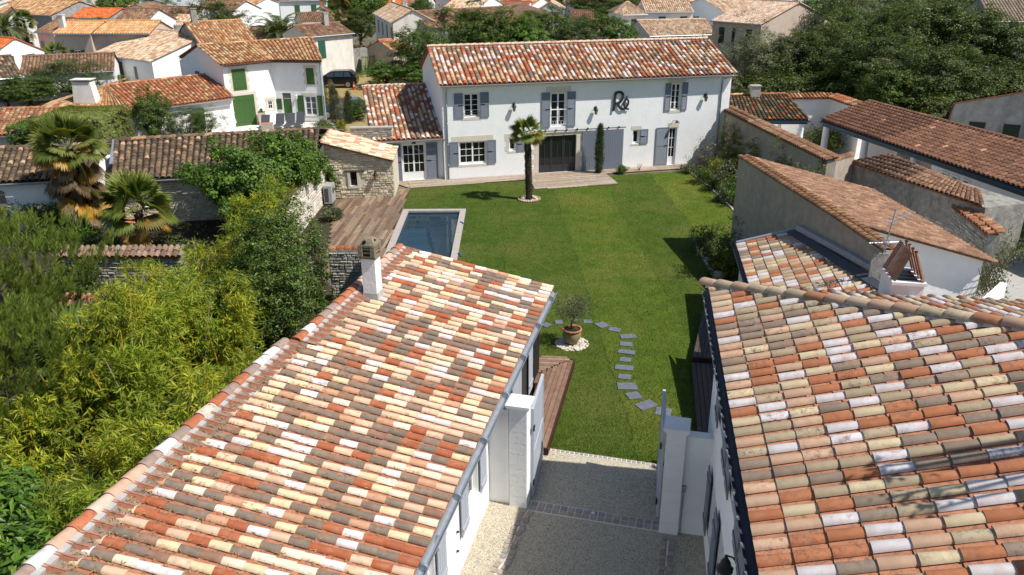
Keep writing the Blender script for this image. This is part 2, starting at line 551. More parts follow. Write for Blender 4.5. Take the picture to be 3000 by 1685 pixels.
def in_view(P):
    P = np.atleast_2d(P)
    v = P - np.array([0, 0, CAM_H])
    p = R(PITCH)
    z = v[:, 1] * math.cos(p) - v[:, 2] * math.sin(p)
    y = (-v[:, 1] * math.sin(p) - v[:, 2] * math.cos(p)) / np.maximum(z, 1e-3)
    x = v[:, 0] / np.maximum(z, 1e-3)
    return (z > 0) & (np.abs(x) < 0.655) & (np.abs(y) < 0.37), z

# ------------------------------------------------------------------ canal tile roofs
NEW = [((0.36, 0.105, 0.045), 3.2), ((0.60, 0.43, 0.30), 3.2), ((0.66, 0.53, 0.33), 2.4), ((0.72, 0.635, 0.48), 2.2), ((0.66, 0.60, 0.59), 1.8), ((0.195, 0.148, 0.112), 5.4), ((0.25, 0.145, 0.098), 1.4), ((0.50, 0.28, 0.17), 1.2)]
HOUSE = [((0.38, 0.095, 0.038), 3.6), ((0.58, 0.41, 0.23), 5.0), ((0.70, 0.62, 0.585), 3.4), ((0.20, 0.15, 0.11), 4.2), ((0.50, 0.27, 0.165), 1.2)]
NEWR = [((0.44, 0.165, 0.075), 4.6), ((0.58, 0.38, 0.25), 3.0), ((0.64, 0.52, 0.33), 3), ((0.68, 0.625, 0.615), 3.6), ((0.28, 0.215, 0.16), 2.6), ((0.43, 0.345, 0.225), 3.6)]
SHED = [((0.72, 0.58, 0.38), 6), ((0.62, 0.40, 0.26), 3), ((0.52, 0.25, 0.14), 3), ((0.42, 0.34, 0.22), 2), ((0.75, 0.66, 0.55), 3)]
TAN = [((0.44, 0.225, 0.105), 4), ((0.55, 0.34, 0.17), 4), ((0.34, 0.145, 0.07), 3), ((0.60, 0.44, 0.25), 2), ((0.28, 0.17, 0.10), 2)]
PALE = [((0.56, 0.38, 0.24), 4), ((0.62, 0.47, 0.32), 4), ((0.46, 0.24, 0.14), 2), ((0.38, 0.26, 0.17), 2), ((0.66, 0.55, 0.42), 2)]
ORANGE = [((0.58, 0.15, 0.045), 5), ((0.50, 0.12, 0.04), 3), ((0.62, 0.20, 0.07), 2)]
BROWN = [((0.22, 0.125, 0.080), 4), ((0.28, 0.165, 0.10), 3), ((0.17, 0.095, 0.062), 3), ((0.33, 0.21, 0.13), 1)]
LICHEN = [((0.105, 0.078, 0.055), 5), ((0.15, 0.105, 0.07), 4), ((0.21, 0.15, 0.095), 3), ((0.27, 0.165, 0.10), 1.6), ((0.46, 0.26, 0.15), 0.8), ((0.50, 0.36, 0.22), 0.5)]
MOSSY = [((0.085, 0.065, 0.04), 6), ((0.12, 0.09, 0.05), 4), ((0.30, 0.085, 0.03), 1.4), ((0.52, 0.17, 0.04), 0.7), ((0.22, 0.18, 0.11), 2)]
PATIO = [((0.235, 0.118, 0.075), 6), ((0.20, 0.10, 0.064), 5), ((0.27, 0.14, 0.088), 4), ((0.52, 0.27, 0.15), 0.25)]
RED = [((0.42, 0.15, 0.07), 3), ((0.34, 0.13, 0.065), 3), ((0.50, 0.25, 0.12), 2), ((0.52, 0.36, 0.19), 1.5), ((0.26, 0.13, 0.075), 1.5)]

def pick(pal, n, r):
    w = np.array([p[1] for p in pal], float); w /= w.sum()
    k = r.choice(len(pal), n, p=w)
    c = np.array([p[0] for p in pal])[k]
    m = 1 + r.uniform(-0.09, 0.09, (n, c.shape[1]))
    m[:] = m[:, :1]
    if c.shape[1] == 4: m[:, 3] = 1
    return c * m, k

ARC = 6
def tile_template(lip=True):
    """unit canal tile: x across (radius 1), y up the slope 0..1, z out"""
    V, Fc = [], []
    for y, r, dz in ((0.0, 1.0, 0.16), (1.0, 0.86, 0.0)):
        for k in range(ARC + 1):
            a = math.pi * k / ARC
            V.append((r * math.cos(a), y, dz + 0.74 * r * math.sin(a)))
    n = ARC + 1
    for k in range(ARC): Fc.append((k, k + 1, n + k + 1, n + k))
    if lip:
        b = len(V)
        for k in range(ARC + 1):
            a = math.pi * k / ARC
            V.append((0.86 * math.cos(a), 0.004, 0.16 + 0.60 * math.sin(a)))
        for k in range(ARC): Fc.append((k + 1, k, b + k, b + k + 1))
        b2 = len(V)
        for k in range(ARC + 1):
            a = math.pi * k / ARC
            V.append((0.80 * math.cos(a), 0.35, 0.1 + 0.56 * math.sin(a)))
        for k in range(ARC): Fc.append((b + k + 1, b + k, b2 + k, b2 + k + 1))
    return np.array(V), Fc
TT, TF = tile_template()
TTF = np.array(TF)
_tile_mesh = {}
def tile_mesh(col, mat):
    key = (tuple(np.round(col, 3)), mat)
    if key not in _tile_mesh:
        V = TT.copy()
        _tile_mesh[key] = mesh_data('roof_tile', V, TF, mat, np.tile(np.array(col, float), (len(TF), 1)), None, True)
    return _tile_mesh[key]

def tones(pal, k=3):
    out = []
    for c, w in pal:
        for j in range(k):
            f = 0.9 + 0.2 * j / max(1, k - 1)
            out.append((tuple(np.array(c) * f) + ((0.0, 0.45, 1.0)[j % 3],), w * (0.45 if j == 2 else 1.0)))
    return out

def roof_patch(parent, e0, e1, r0, r1, pal, sp=0.28, ex=0.34, rad=None, mat='tile_new', bedmat=None, singles=300, seed=1, lift=0.03, bed_col=(0.40, 0.16, 0.085), skip=None, jitter=0.006, tilename='roof_tile', minlen=0.12, last=True, cap=0.0):
    """canal tiles over the ruled patch eave e0-e1 / top r0-r1: channel bed as the roof part, covers as tiles"""
    e0, e1, r0, r1 = [np.array(p, float) for p in (e0, e1, r0, r1)]
    r = np.random.default_rng(seed)
    L = np.linalg.norm(e1 - e0)
    Lr = np.linalg.norm(r1 - r0)
    nc = max(2, int(round((L if L > 1 else Lr) / sp)))
    rad = rad or sp * 0.40
    O, A, Sv, Nn, LL = [], [], [], [], []
    bedV, bedF, bedC = [], [], []
    for i in range(nc + 1):
        t = i / nc
        e, q = e0 + (e1 - e0) * t, r0 + (r1 - r0) * t
        ln = np.linalg.norm(q - e)
        if ln < minlen: continue
        s = (q - e) / ln
        a = (e1 - e0) / L
        n = np.cross(a, s); n /= np.linalg.norm(n)
        if n[2] < 0: n = -n
        a2 = np.cross(s, n)
        lnf, ln = ln, ln - cap
        rows = max(1, int(math.ceil(ln / ex - 0.15)))
        for j in range(rows if (last or i < nc) else 0):
            y0 = j * ex
            le = min(ex + 0.05, ln - y0 + 0.02)
            if le < 0.08: continue
            if skip is not None and skip(e + s * (y0 + le / 2)): continue
            O.append(e + s * y0 + n * (lift + r.uniform(-jitter, jitter)) + a2 * r.uniform(-jitter, jitter))
            A.append(a2); Sv.append(s); Nn.append(n); LL.append(le)
        # channel on the left of this cover
        if i < nc:
            t2 = (i + 1) / nc
            eb, qb = e0 + (e1 - e0) * t2, r0 + (r1 - r0) * t2
            lnb = np.linalg.norm(qb - eb)
            if cap:      # short open channel tiles under the ridge
                cw = np.array((0.25, 0.19, 0.155)) * r.uniform(.75, 1.2)
                ys = ((lnf - cap - .10) / lnf, 1.0)
                pr_ = ((.02, .10), (.10, .115), (.22, .055), (.40, .022), (.60, .022), (.78, .055), (.90, .115), (.98, .10))
                for (f0, h0), (f1, h1) in zip(pr_[:-1], pr_[1:]):
                    b = len(bedV)
                    def p2(f, y, h): return (e + (eb - e) * f) * (1 - y) + (q + (qb - q) * f) * y + n * h
                    bedV += [p2(f0, ys[0], h0 + .01), p2(f1, ys[0], h1 + .01), p2(f1, ys[1], h1), p2(f0, ys[1], h0)]
                    bedF.append((b, b + 1, b + 2, b + 3)); bedC.append(np.array((0.40, 0.17, 0.10)) if h0 > .09 or h1 > .11 else cw)
            rr = max(1, int(math.ceil(max(lnf, lnb) / ex)))
            for j in range(rr):
                for (f0, f1, h0, h1) in ((0.12, 0.35, 0.045, 0.006), (0.35, 0.65, 0.006, 0.006), (0.65, 0.88, 0.006, 0.045)):
                    y0, y1 = j / rr, (j + 1) / rr
                    def pt(f, y, h):
                        return (e + (eb - e) * f) * (1 - y) + (q + (qb - q) * f) * y + n * h
                    if skip is not None and skip(pt(0.5, (y0 + y1) / 2, 0)): continue
                    b = len(bedV)
                    bedV += [pt(f0, y0, h0 + 0.016), pt(f1, y0, h1 + 0.016), pt(f1, y1, h1), pt(f0, y1, h0)]
                    bedF.append((b, b + 1, b + 2, b + 3))
                    bedC.append(np.array(bed_col) * r.uniform(0.85, 1.12))
    n0 = np.cross(e1 - e0, r0 - e0 if np.linalg.norm(r0 - e0) > 0.01 else r1 - e0); n0 /= np.linalg.norm(n0)
    if n0[2] < 0: n0 = -n0
    # solid deck below the channels
    b = len(bedV)
    lo = [p + n0 * 0.0 for p in (e0, e1, r1, r0)] + [p - n0 * 0.07 for p in (e0, e1, r1, r0)]
    bedV += lo
    if skip is None:
        bedF += [(b, b + 1, b + 2, b + 3)]
    else:
        bedF += [(b, b + 1, b + 2, b + 3)]
    bedF += [(b + 4, b + 7, b + 6, b + 5), (b, b + 4, b + 5, b + 1), (b + 1, b + 5, b + 6, b + 2), (b + 2, b + 6, b + 7, b + 3), (b + 3, b + 7, b + 4, b)]
    bedC += [np.array(bed_col) * 0.8] * 6
    roof = meshobj('roof', np.array(bedV), bedF, bedmat or mat, parent, np.array(bedC))
    if not O: return roof
    O, A, Sv, Nn, LL = np.array(O), np.array(A), np.array(Sv), np.array(Nn), np.array(LL)
    pal3 = tones(pal)
    cols, kk = pick(pal3, len(O), r)
    ctr = O + Sv * (LL / 2)[:, None]
    vis, z = in_view(ctr)
    order = np.argsort(np.where(vis, z, 1e6))
    single = np.zeros(len(O), bool)
    single[order[:min(singles, int(vis.sum()))]] = True
    for i in np.nonzero(single)[0]:
        M = Matrix(((A[i][0] * rad, Sv[i][0] * LL[i], Nn[i][0] * rad, O[i][0]), (A[i][1] * rad, Sv[i][1] * LL[i], Nn[i][1] * rad, O[i][1]), (A[i][2] * rad, Sv[i][2] * LL[i], Nn[i][2] * rad, O[i][2]), (0, 0, 0, 1)))
        child(tilename, tile_mesh(pal3[kk[i]][0], mat), roof, M)
    rest = np.nonzero(~single)[0]
    if len(rest):
        V = O[rest][:, None, :] + TT[None, :, 0:1] * A[rest][:, None, :] * rad + TT[None, :, 1:2] * (Sv[rest] * LL[rest][:, None])[:, None, :] + TT[None, :, 2:3] * Nn[rest][:, None, :] * rad
        Fs = (TTF[None] + (np.arange(len(rest)) * len(TT))[:, None, None]).reshape(-1, 4)
        meshobj('roof_tile_field', V.reshape(-1, 3), Fs, mat, roof, np.repeat(cols[rest], len(TF), axis=0), None, True, 'stuff')
    return roof

def ridge_row(parent, p, q, pal, seed=1, rad=0.125, ex=0.40, mat='tile_new', up=(0, 0, 1), singles=True, name='ridge_tile', sink=0.02):
    """row of half-round ridge tiles from p to q, each overlapping the one before"""
    p, q = np.array(p, float), np.array(q, float)
    r = np.random.default_rng(seed)
    L = np.linalg.norm(q - p)
    s = (q - p) / L
    n = np.array(up, float); n -= s * (n @ s); n /= np.linalg.norm(n)
    a = np.cross(s, n)
    k = max(1, int(round(L / ex)))
    ex = L / k
    pal3 = tones(pal)
    cols, kk = pick(pal3, k, r)
    out = []
    big = MB()
    for i in range(k):
        o = p + s * (i * ex) - n * sink
        le = ex + 0.05
        if singles:
            M = Matrix(((a[0] * rad, s[0] * le, n[0] * rad, o[0]), (a[1] * rad, s[1] * le, n[1] * rad, o[1]), (a[2] * rad, s[2] * le, n[2] * rad, o[2]), (0, 0, 0, 1)))
            child(name, tile_mesh(pal3[kk[i]][0], mat), parent, M)
        else:
            V = o + TT[:, 0:1] * a * rad + TT[:, 1:2] * s * le + TT[:, 2:3] * n * rad
            big.add(V, TF, tuple(cols[i]))
    if not singles:
        big.build(name, mat, parent, True)

def far_roof(mb, e0, e1, r0, r1, pal, r, sp=0.3, ex=0.9):
    """cheap corrugated roof plane for houses far away: one arch per tile column, coloured course by course"""
    e0, e1, r0, r1 = [np.array(p, float) for p in (e0, e1, r0, r1)]
    nc = max(3, int(np.linalg.norm(e1 - e0) / sp))
    nr = max(2, int(max(np.linalg.norm(r0 - e0), np.linalg.norm(r1 - e1)) / ex))
    n = np.cross(e1 - e0, r1 - e0); n /= np.linalg.norm(n)
    if n[2] < 0: n = -n
    prof = ((0.0, 0.0), (0.25, 0.075), (0.6, 0.075), (0.85, 0.0))
    mb.quad(e0, e1, r1, r0, tuple(np.array(pal[0][0]) * 0.55))
    cols, _ = pick(pal, nc * nr, r)
    vs, fs, cs = [], [], []
    for i in range(nc):
        for j in range(nr):
            y0, y1 = j / nr, (j + 1) / nr
            b = len(vs)
            for y, dz in ((y0, 0.02), (y1, 0.0)):
                for f, h in prof:
                    t = (i + f) / nc
                    vs.append((e0 + (e1 - e0) * t) * (1 - y) + (r0 + (r1 - r0) * t) * y + n * (h + dz))
            for k in range(3):
                fs.append((b + k, b + k + 1, b + 5 + k, b + 4 + k))
                cs.append(tuple(cols[i * nr + j]))
    o = mb.n
    mb.v.append(np.array(vs)); mb.n += len(vs)
    for f, c in zip(fs, cs):
        mb.f.append(tuple(x + o for x in f)); mb.m.append(mb.mi); mb.c.append(c)

def gutter(parent, p, q, rad=0.07, mat='zinc', name='gutter', drop=0.05, n=7):
    p, q = np.array(p, float), np.array(q, float)
    t = (q - p) / np.linalg.norm(q - p)
    a = np.cross(t, (0, 0, 1.0)); a /= np.linalg.norm(a)
    mb = MB()
    vs = []
    for e in (p, q):
        for rr in (rad, rad * 0.86):
            for k in range(n + 1):
                an = math.pi + math.pi * k / n
                vs.append(e + a * rr * math.cos(an) + np.array([0, 0, rr * math.sin(an) - drop + 0.03]))
    m = n + 1
    fs = []
    for k in range(n):
        fs.append((k, k + 1, 2 * m + k + 1, 2 * m + k))
        fs.append((m + k + 1, m + k, 3 * m + k, 3 * m + k + 1))
    fs += [(0, 2 * m, 3 * m, m), (n, m + n, 3 * m + n, 2 * m + n)]
    for b in (0, 2 * m):
        for k in range(n): fs.append((b + k, b + m + k, b + m + k + 1, b + k + 1))
    mb.add(vs, fs)
    return mb.build(name, mat, parent, False)

# ------------------------------------------------------------------ wall pieces
def wall(mb, fr, L, H, holes=(), reveal=0.18, v=0.0, u0=0.0, w0=0.0):
    """front face with real openings and their reveals"""
    us = sorted(set([u0, L] + [h[0] for h in holes] + [h[1] for h in holes]))
    ws = sorted(set([w0, H] + [h[2] for h in holes] + [h[3] for h in holes]))
    us = [u for u in us if u0 <= u <= L]; ws = [w for w in ws if w0 <= w <= H]
    for i in range(len(us) - 1):
        for j in range(len(ws) - 1):
            cu, cw = (us[i] + us[i + 1]) / 2, (ws[j] + ws[j + 1]) / 2
            if any(h[0] < cu < h[1] and h[2] < cw < h[3] for h in holes): continue
            mb.quad(fr(us[i], v, ws[j]), fr(us[i + 1], v, ws[j]), fr(us[i + 1], v, ws[j + 1]), fr(us[i], v, ws[j + 1]))
    for h in holes:
        a, b, c, d = h[:4]
        c = max(c, w0)
        mb.quad(fr(a, v, c), fr(a, v, d), fr(a, v + reveal, d), fr(a, v + reveal, c))
        mb.quad(fr(b, v, c), fr(b, v + reveal, c), fr(b, v + reveal, d), fr(b, v, d))
        mb.quad(fr(a, v, d), fr(b, v, d), fr(b, v + reveal, d), fr(a, v + reveal, d))
        mb.quad(fr(a, v, c), fr(a, v + reveal, c), fr(b, v + reveal, c), fr(b, v, c))

def window(parent, fr, u0, u1, w0, w1, nx=2, ny=3, v=0.12, mat='white_paint', glass='window_glass', leaves=2, door=0.0, name='window', fw=0.05, bar=0.025):
    """casement: frame and glazing bars, glass panes as sub-parts"""
    mb = MB()
    mb.box(fr, u0, u1, v, v + 0.06, w0, w0 + fw * 1.3)
    mb.box(fr, u0, u1, v, v + 0.06, w1 - fw, w1)
    mb.box(fr, u0, u0 + fw, v + 0.002, v + 0.058, w0 + fw, w1 - fw)
    mb.box(fr, u1 - fw, u1, v + 0.002, v + 0.058, w0 + fw, w1 - fw)
    panes = []
    lw = (u1 - u0 - 2 * fw) / leaves
    for l in range(leaves):
        a, b = u0 + fw + l * lw, u0 + fw + (l + 1) * lw
        s = 0.045
        c = w0 + fw * 1.3 + (door if door else 0.0)
        if door: mb.box(fr, a, b, v - 0.006, v + 0.03, w0 + fw * 1.3, c)
        mb.box(fr, a, a + s, v - 0.012, v + 0.04, c, w1 - fw)
        mb.box(fr, b - s, b, v - 0.012, v + 0.04, c, w1 - fw)
        mb.box(fr, a + s, b - s, v - 0.010, v + 0.038, c, c + s)
        mb.box(fr, a + s, b - s, v - 0.010, v + 0.038, w1 - fw - s, w1 - fw)
        pw, ph = (b - a - 2 * s) / nx, (w1 - fw - s - c - s) / ny
        for i in range(1, nx): mb.box(fr, a + s + i * pw - bar / 2, a + s + i * pw + bar / 2, v - 0.004, v + 0.03, c + s, w1 - fw - s)
        for j in range(1, ny): mb.box(fr, a + s, b - s, v - 0.006, v + 0.028, c + s + j * ph - bar / 2, c + s + j * ph + bar / 2)
        for i in range(nx):
            for j in range(ny):
                panes.append((a + s + i * pw, a + s + (i + 1) * pw, c + s + j * ph, c + s + (j + 1) * ph))
    o = mb.build(name, mat, parent)
    for p in panes:
        g = MB()
        t = rnd.uniform(0.004, 0.004)
        g.quad(fr(p[0], v + 0.016, p[2]), fr(p[1], v + 0.016 + t, p[2]), fr(p[1], v + 0.016 + t, p[3]), fr(p[0], v + 0.016, p[3]))
        g.build('pane', glass, o)
    return o

def louvre_shutter(parent, fr, u0, u1, w0, w1, v=-0.05, mat='blue_shutter', slat=0.055, hinge=0, name='shutter'):
    mb = MB()
    f = 0.06
    mb.box(fr, u0, u0 + f, v, v + 0.035, w0, w1)
    mb.box(fr, u1 - f, u1, v, v + 0.035, w0, w1)
    wm = w0 + (w1 - w0) * 0.52
    for a, b in ((w0, w0 + f * 1.4), (w1 - f * 1.3, w1), (wm - f * 0.5, wm + f * 0.5)):
        mb.box(fr, u0 + f, u1 - f, v + 0.002, v + 0.033, a, b)
    for a, b in ((w0 + f * 1.4, wm - f * 0.5), (wm + f * 0.5, w1 - f * 1.3)):
        k = int((b - a) / slat)
        for i in range(k):
            z = a + (b - a) * (i + 0.5) / k
            mb.hexa([fr(u0 + f, v + 0.002, z - 0.024), fr(u1 - f, v + 0.002, z - 0.024), fr(u1 - f, v + 0.030, z + 0.012), fr(u0 + f, v + 0.030, z + 0.012), fr(u0 + f, v + 0.002, z - 0.016), fr(u1 - f, v + 0.002, z - 0.016), fr(u1 - f, v + 0.030, z + 0.020), fr(u0 + f, v + 0.030, z + 0.020)])
    o = mb.build(name, mat, parent)
    h = MB()
    uc = u1 if hinge > 0 else u0
    h.box(fr, min(uc, uc - hinge * 0.28), max(uc, uc - hinge * 0.28), v - 0.012, v - 0.001, wm - 0.02, wm + 0.02)
    if hinge: h.build('shutter_catch', 'black_metal', o)
    return o

def board_shutter(parent, fr, u0, u1, w0, w1, v=-0.05, mat='green_shutter', boards=4, name='shutter', battens=True):
    o = None
    mb = MB()
    mb.box(fr, u0 + 0.01, u1 - 0.01, v + 0.012, v + 0.03, w0 + 0.005, w1 - 0.005)
    if battens:
        h = w1 - w0
        for f in (0.14, 0.86): mb.box(fr, u0 + 0.02, u1 - 0.02, v - 0.018, v - 0.001, w0 + h * f - 0.045, w0 + h * f + 0.045)
    o = mb.build(name, mat, parent)
    w = (u1 - u0) / boards
    for i in range(boards):
        b = MB()
        b.box(fr, u0 + i * w + 0.004, u0 + (i + 1) * w - 0.004, v + rnd.uniform(0, 0.003), v + 0.011, w0, w1)
        b.build('board', mat, o)
    return o

def lantern(name, label, fr, u, w, size=0.42, group='wall lanterns on the white house'):
    p = fr(u, 0, w)
    t = thing(name, label, 'wall lamp', tuple(p - fr.b * 0.02), group)
    c = fr(u, -0.20, w)
    s = size
    mb = MB()
    mb.box(fr, u - 0.05, u + 0.05, -0.03, 0.0, w + 0.05 * s, w + 0.42 * s)
    mb.tube([fr(u, -0.02, w + 0.3 * s), fr(u, -0.10, w + 0.50 * s), fr(u, -0.20, w + 0.56 * s)], 0.014, 6)
    mb.build('bracket', 'black_metal', t)
    g = MB()
    g.lathe(c, [(0.001, -0.50 * s), (0.13 * s, -0.48 * s), (0.23 * s, 0.0), (0.001, 0.0)], 6)
    g.build('lamp_glass', 'lamp_glass', t)
    b = MB()
    b.lathe(c, [(0.001, -0.56 * s), (0.14 * s, -0.53 * s), (0.145 * s, -0.46 * s), (0.12 * s, -0.46 * s)], 6)
    for k in range(6):
        a = 2 * math.pi * k / 6
        b.tube([c + np.array([0.14 * s * math.cos(a), 0.14 * s * math.sin(a), -0.48 * s]), c + np.array([0.24 * s * math.cos(a), 0.24 * s * math.sin(a), 0.01])], 0.008, 4)
    b.build('cage', 'black_metal', t)
    h = MB()
    h.lathe(c, [(0.27 * s, -0.01), (0.28 * s, 0.03), (0.20 * s, 0.12 * s), (0.17 * s, 0.28 * s), (0.09 * s, 0.42 * s), (0.05 * s, 0.48 * s), (0.06 * s, 0.54 * s), (0.001, 0.60 * s)], 8)
    h.build('lamp_cap', 'black_metal', t, True)
    return t

# ------------------------------------------------------------------ stone walls
STONE_CREAM = [(0.70, 0.60, 0.43), (0.61, 0.53, 0.385), (0.74, 0.66, 0.51), (0.56, 0.48, 0.36), (0.66, 0.54, 0.35)]
STONE_GREY = [(0.42, 0.40, 0.35), (0.36, 0.34, 0.30), (0.48, 0.46, 0.41), (0.30, 0.285, 0.25), (0.45, 0.40, 0.31)]
def stone_face(parent, fr, L, top, sizes=(0.14, 0.38), course=(0.09, 0.15), pal=STONE_CREAM, singles=300, holes=(), seed=1, v=0.0, proud=(0.01, 0.045), mortar_mat='mortar', name='stone'):
    """rubble courses: every stone an uneven block standing proud of a recessed mortar bed"""
    r = random.Random(seed)
    stones = []
    w = 0.01
    tmax = max(top(L * k / 10) for k in range(11))
    while w < tmax:
        h = r.uniform(*course)
        u = -r.uniform(0, 0.1)
        while u < L:
            l = r.uniform(*sizes)
            a, b = max(0.005, u), min(L - 0.005, u + l)
            if b - a > 0.05:
                hh = min(h, top((a + b) / 2) - w - 0.02)
                if hh > 0.04 and not any(a < q[1] + 0.01 and b > q[0] - 0.01 and w < q[3] + 0.01 and w + hh > q[2] - 0.01 for q in holes):
                    stones.append((a, b, w, w + hh))
            u += l
        w += h
    big = MB()
    world = []
    for (a, b, c, d) in stones:
        g = 0.010
        pr = r.uniform(*proud)
        j = lambda: r.uniform(-0.018, 0.018)
        i_ = 0.018
        fpts = [(a + g + i_ + j(), c + g + i_ + j() * 0.6), (b - g - i_ + j(), c + g + i_ + j() * 0.6), (b - g - i_ + j(), d - g - i_ + j() * 0.6), (a + g + i_ + j(), d - g - i_ + j() * 0.6)]
        bpts = [(a + g, c + g), (b - g, c + g), (b - g, d - g), (a + g, d - g)]
        V = [fr(p[0], v + 0.03, p[1]) for p in bpts] + [fr(p[0], v - pr + j() * 0.5, p[1]) for p in fpts]
        Fc = [(4, 5, 6, 7), (0, 1, 5, 4), (1, 2, 6, 5), (2, 3, 7, 6), (3, 0, 4, 7)]
        col = np.array(r.choice(pal)) * r.uniform(0.85, 1.12)
        world.append((V, Fc, tuple(col), np.mean(V, axis=0)))
    C = np.array([x[3] for x in world])
    vis, z = in_view(C)
    order = np.argsort(np.where(vis, z, 1e6))
    sset = set(order[:min(singles, int(vis.sum()))].tolist()) if singles else set()
    for i, (V, Fc, col, c) in enumerate(world):
        if i in sset:
            m = MB(); m.add(V, Fc, col); m.build(name, 'stone', parent)
        else:
            big.add(V, Fc, col)
    if big.n: big.build('stonework', 'stone', parent, False, 'stuff')


# ================================================================== the setting
def sheet(name, pts, z, mat, kind='structure', label=None, cat=None):
    mb = MB(); mb.poly([(p[0], p[1], z) for p in pts])
    o = mb.build(name, mat)
    o['kind'] = kind
    if label: o['label'] = label
    return o

def grid_sheet(name, x0, x1, y0, y1, z, mat, step=4.0, label=None):
    xs = np.linspace(x0, x1, int((x1 - x0) / step) + 1); ys = np.linspace(y0, y1, int((y1 - y0) / step) + 1)
    mb = MB()
    for i in range(len(xs) - 1):
        for j in range(len(ys) - 1):
            mb.quad((xs[i], ys[j], z), (xs[i + 1], ys[j], z), (xs[i + 1], ys[j + 1], z), (xs[i], ys[j + 1], z))
    o = mb.build(name, mat); o['kind'] = 'structure'
    if label: o['label'] = label
    return o

mb = MB()
gx, gy = (-1500, -5.5, -2.5, 1500), (-300, 30.5, 39.6, 2200)
for i in range(3):
    for j in range(3):
        if (i, j) != (1, 1): mb.quad((gx[i], gy[j], -0.03), (gx[i + 1], gy[j], -0.03), (gx[i + 1], gy[j + 1], -0.03), (gx[i], gy[j + 1], -0.03))
o = mb.build('ground', 'town_ground'); o['kind'] = 'structure'; o['label'] = 'bare ground under the village stretching to the horizon'
# lawn with a hole for the pool
PX0, PX1, PY0, PY1 = -5.62, -2.36, 30.3, 39.78
lawn_pts = [(0.80, 17.92), (3.75, 17.12), (4.95, 17.3), (7.2, 26.0), (8.2, 29.4), (8.33, 34.6), (10.6, 34.6), (11.4, 39.6), (11.2, 43.75), (10.75, 47.6), (-4.5, 44.4), (-5.9, 44.0), (-5.6, PY1 + .005), (PX1, PY1 + .005), (PX1, PY0), (-3.0, 24.0), (0.9, 22.0)]
mb = MB()
mb.poly([(p[0], p[1], 0.0) for p in lawn_pts])
lawn = mb.build('lawn', 'lawn'); lawn['kind'] = 'structure'; lawn['label'] = 'mown green lawn with faint turf strips between the houses'

# short blades standing on the lawn: texture of the turf
def grass_blades():
    n = 130000
    pts = []
    poly = np.array(lawn_pts)
    def inside(x, y):
        r = np.zeros(len(x), bool)
        j = len(poly) - 1
        for i in range(len(poly)):
            xi, yi, xj, yj = *poly[i], *poly[j]
            c = ((yi > y) != (yj > y)) & (x < (xj - xi) * (y - yi) / (yj - yi + 1e-12) + xi)
            r ^= c; j = i
        return r
    while sum(len(p) for p in pts) < n:
        y = 17.0 + (31.5) * rng.random(60000) ** 1.7
        x = rng.uniform(-6, 12, 60000)
        k = inside(x, y)
        pts.append(np.stack([x[k], y[k]], 1))
    p = np.concatenate(pts)[:n]
    a = rng.uniform(0, 2 * math.pi, n)
    h = rng.uniform(0.025, 0.055, n); w = rng.uniform(0.006, 0.012, n)
    d = np.stack([np.cos(a), np.sin(a)], 1)
    tip = p + rng.normal(0, 0.02, (n, 2))
    V = np.zeros((n, 3, 3))
    V[:, 0, :2] = p - d * w[:, None]; V[:, 1, :2] = p + d * w[:, None]
    V[:, 2, :2] = tip; V[:, 2, 2] = h
    V[:, :2, 2] = 0.001
    cols = np.array([(0.075, 0.130, 0.018)]) * rng.uniform(0.6, 1.5, (n, 1))
    dry = rng.random(n) < 0.16
    cols[dry] = np.array((0.24, 0.21, 0.07)) * rng.uniform(0.7, 1.2, (dry.sum(), 1))
    meshobj('grass', V.reshape(-1, 3), np.arange(n * 3).reshape(-1, 3), 'leaf_thin', None, cols, None, False, 'stuff', 'short grass blades all over the lawn')
grass_blades()

# courtyard of exposed aggregate
sheet('courtyard', [(-3.5, 2.0), (6.0, 2.0), (5.2, 17.0), (3.75, 17.08), (0.80, 17.86), (-1.0, 17.4)], 0.004, 'aggregate', label='courtyard paving of washed pebble aggregate')
sheet('courtyard_joint', [(0.75, 17.82), (3.78, 17.02), (3.80, 17.14), (0.77, 17.94)], 0.008, 'lime_mortar', label='pale mortar bed under the sett edging')

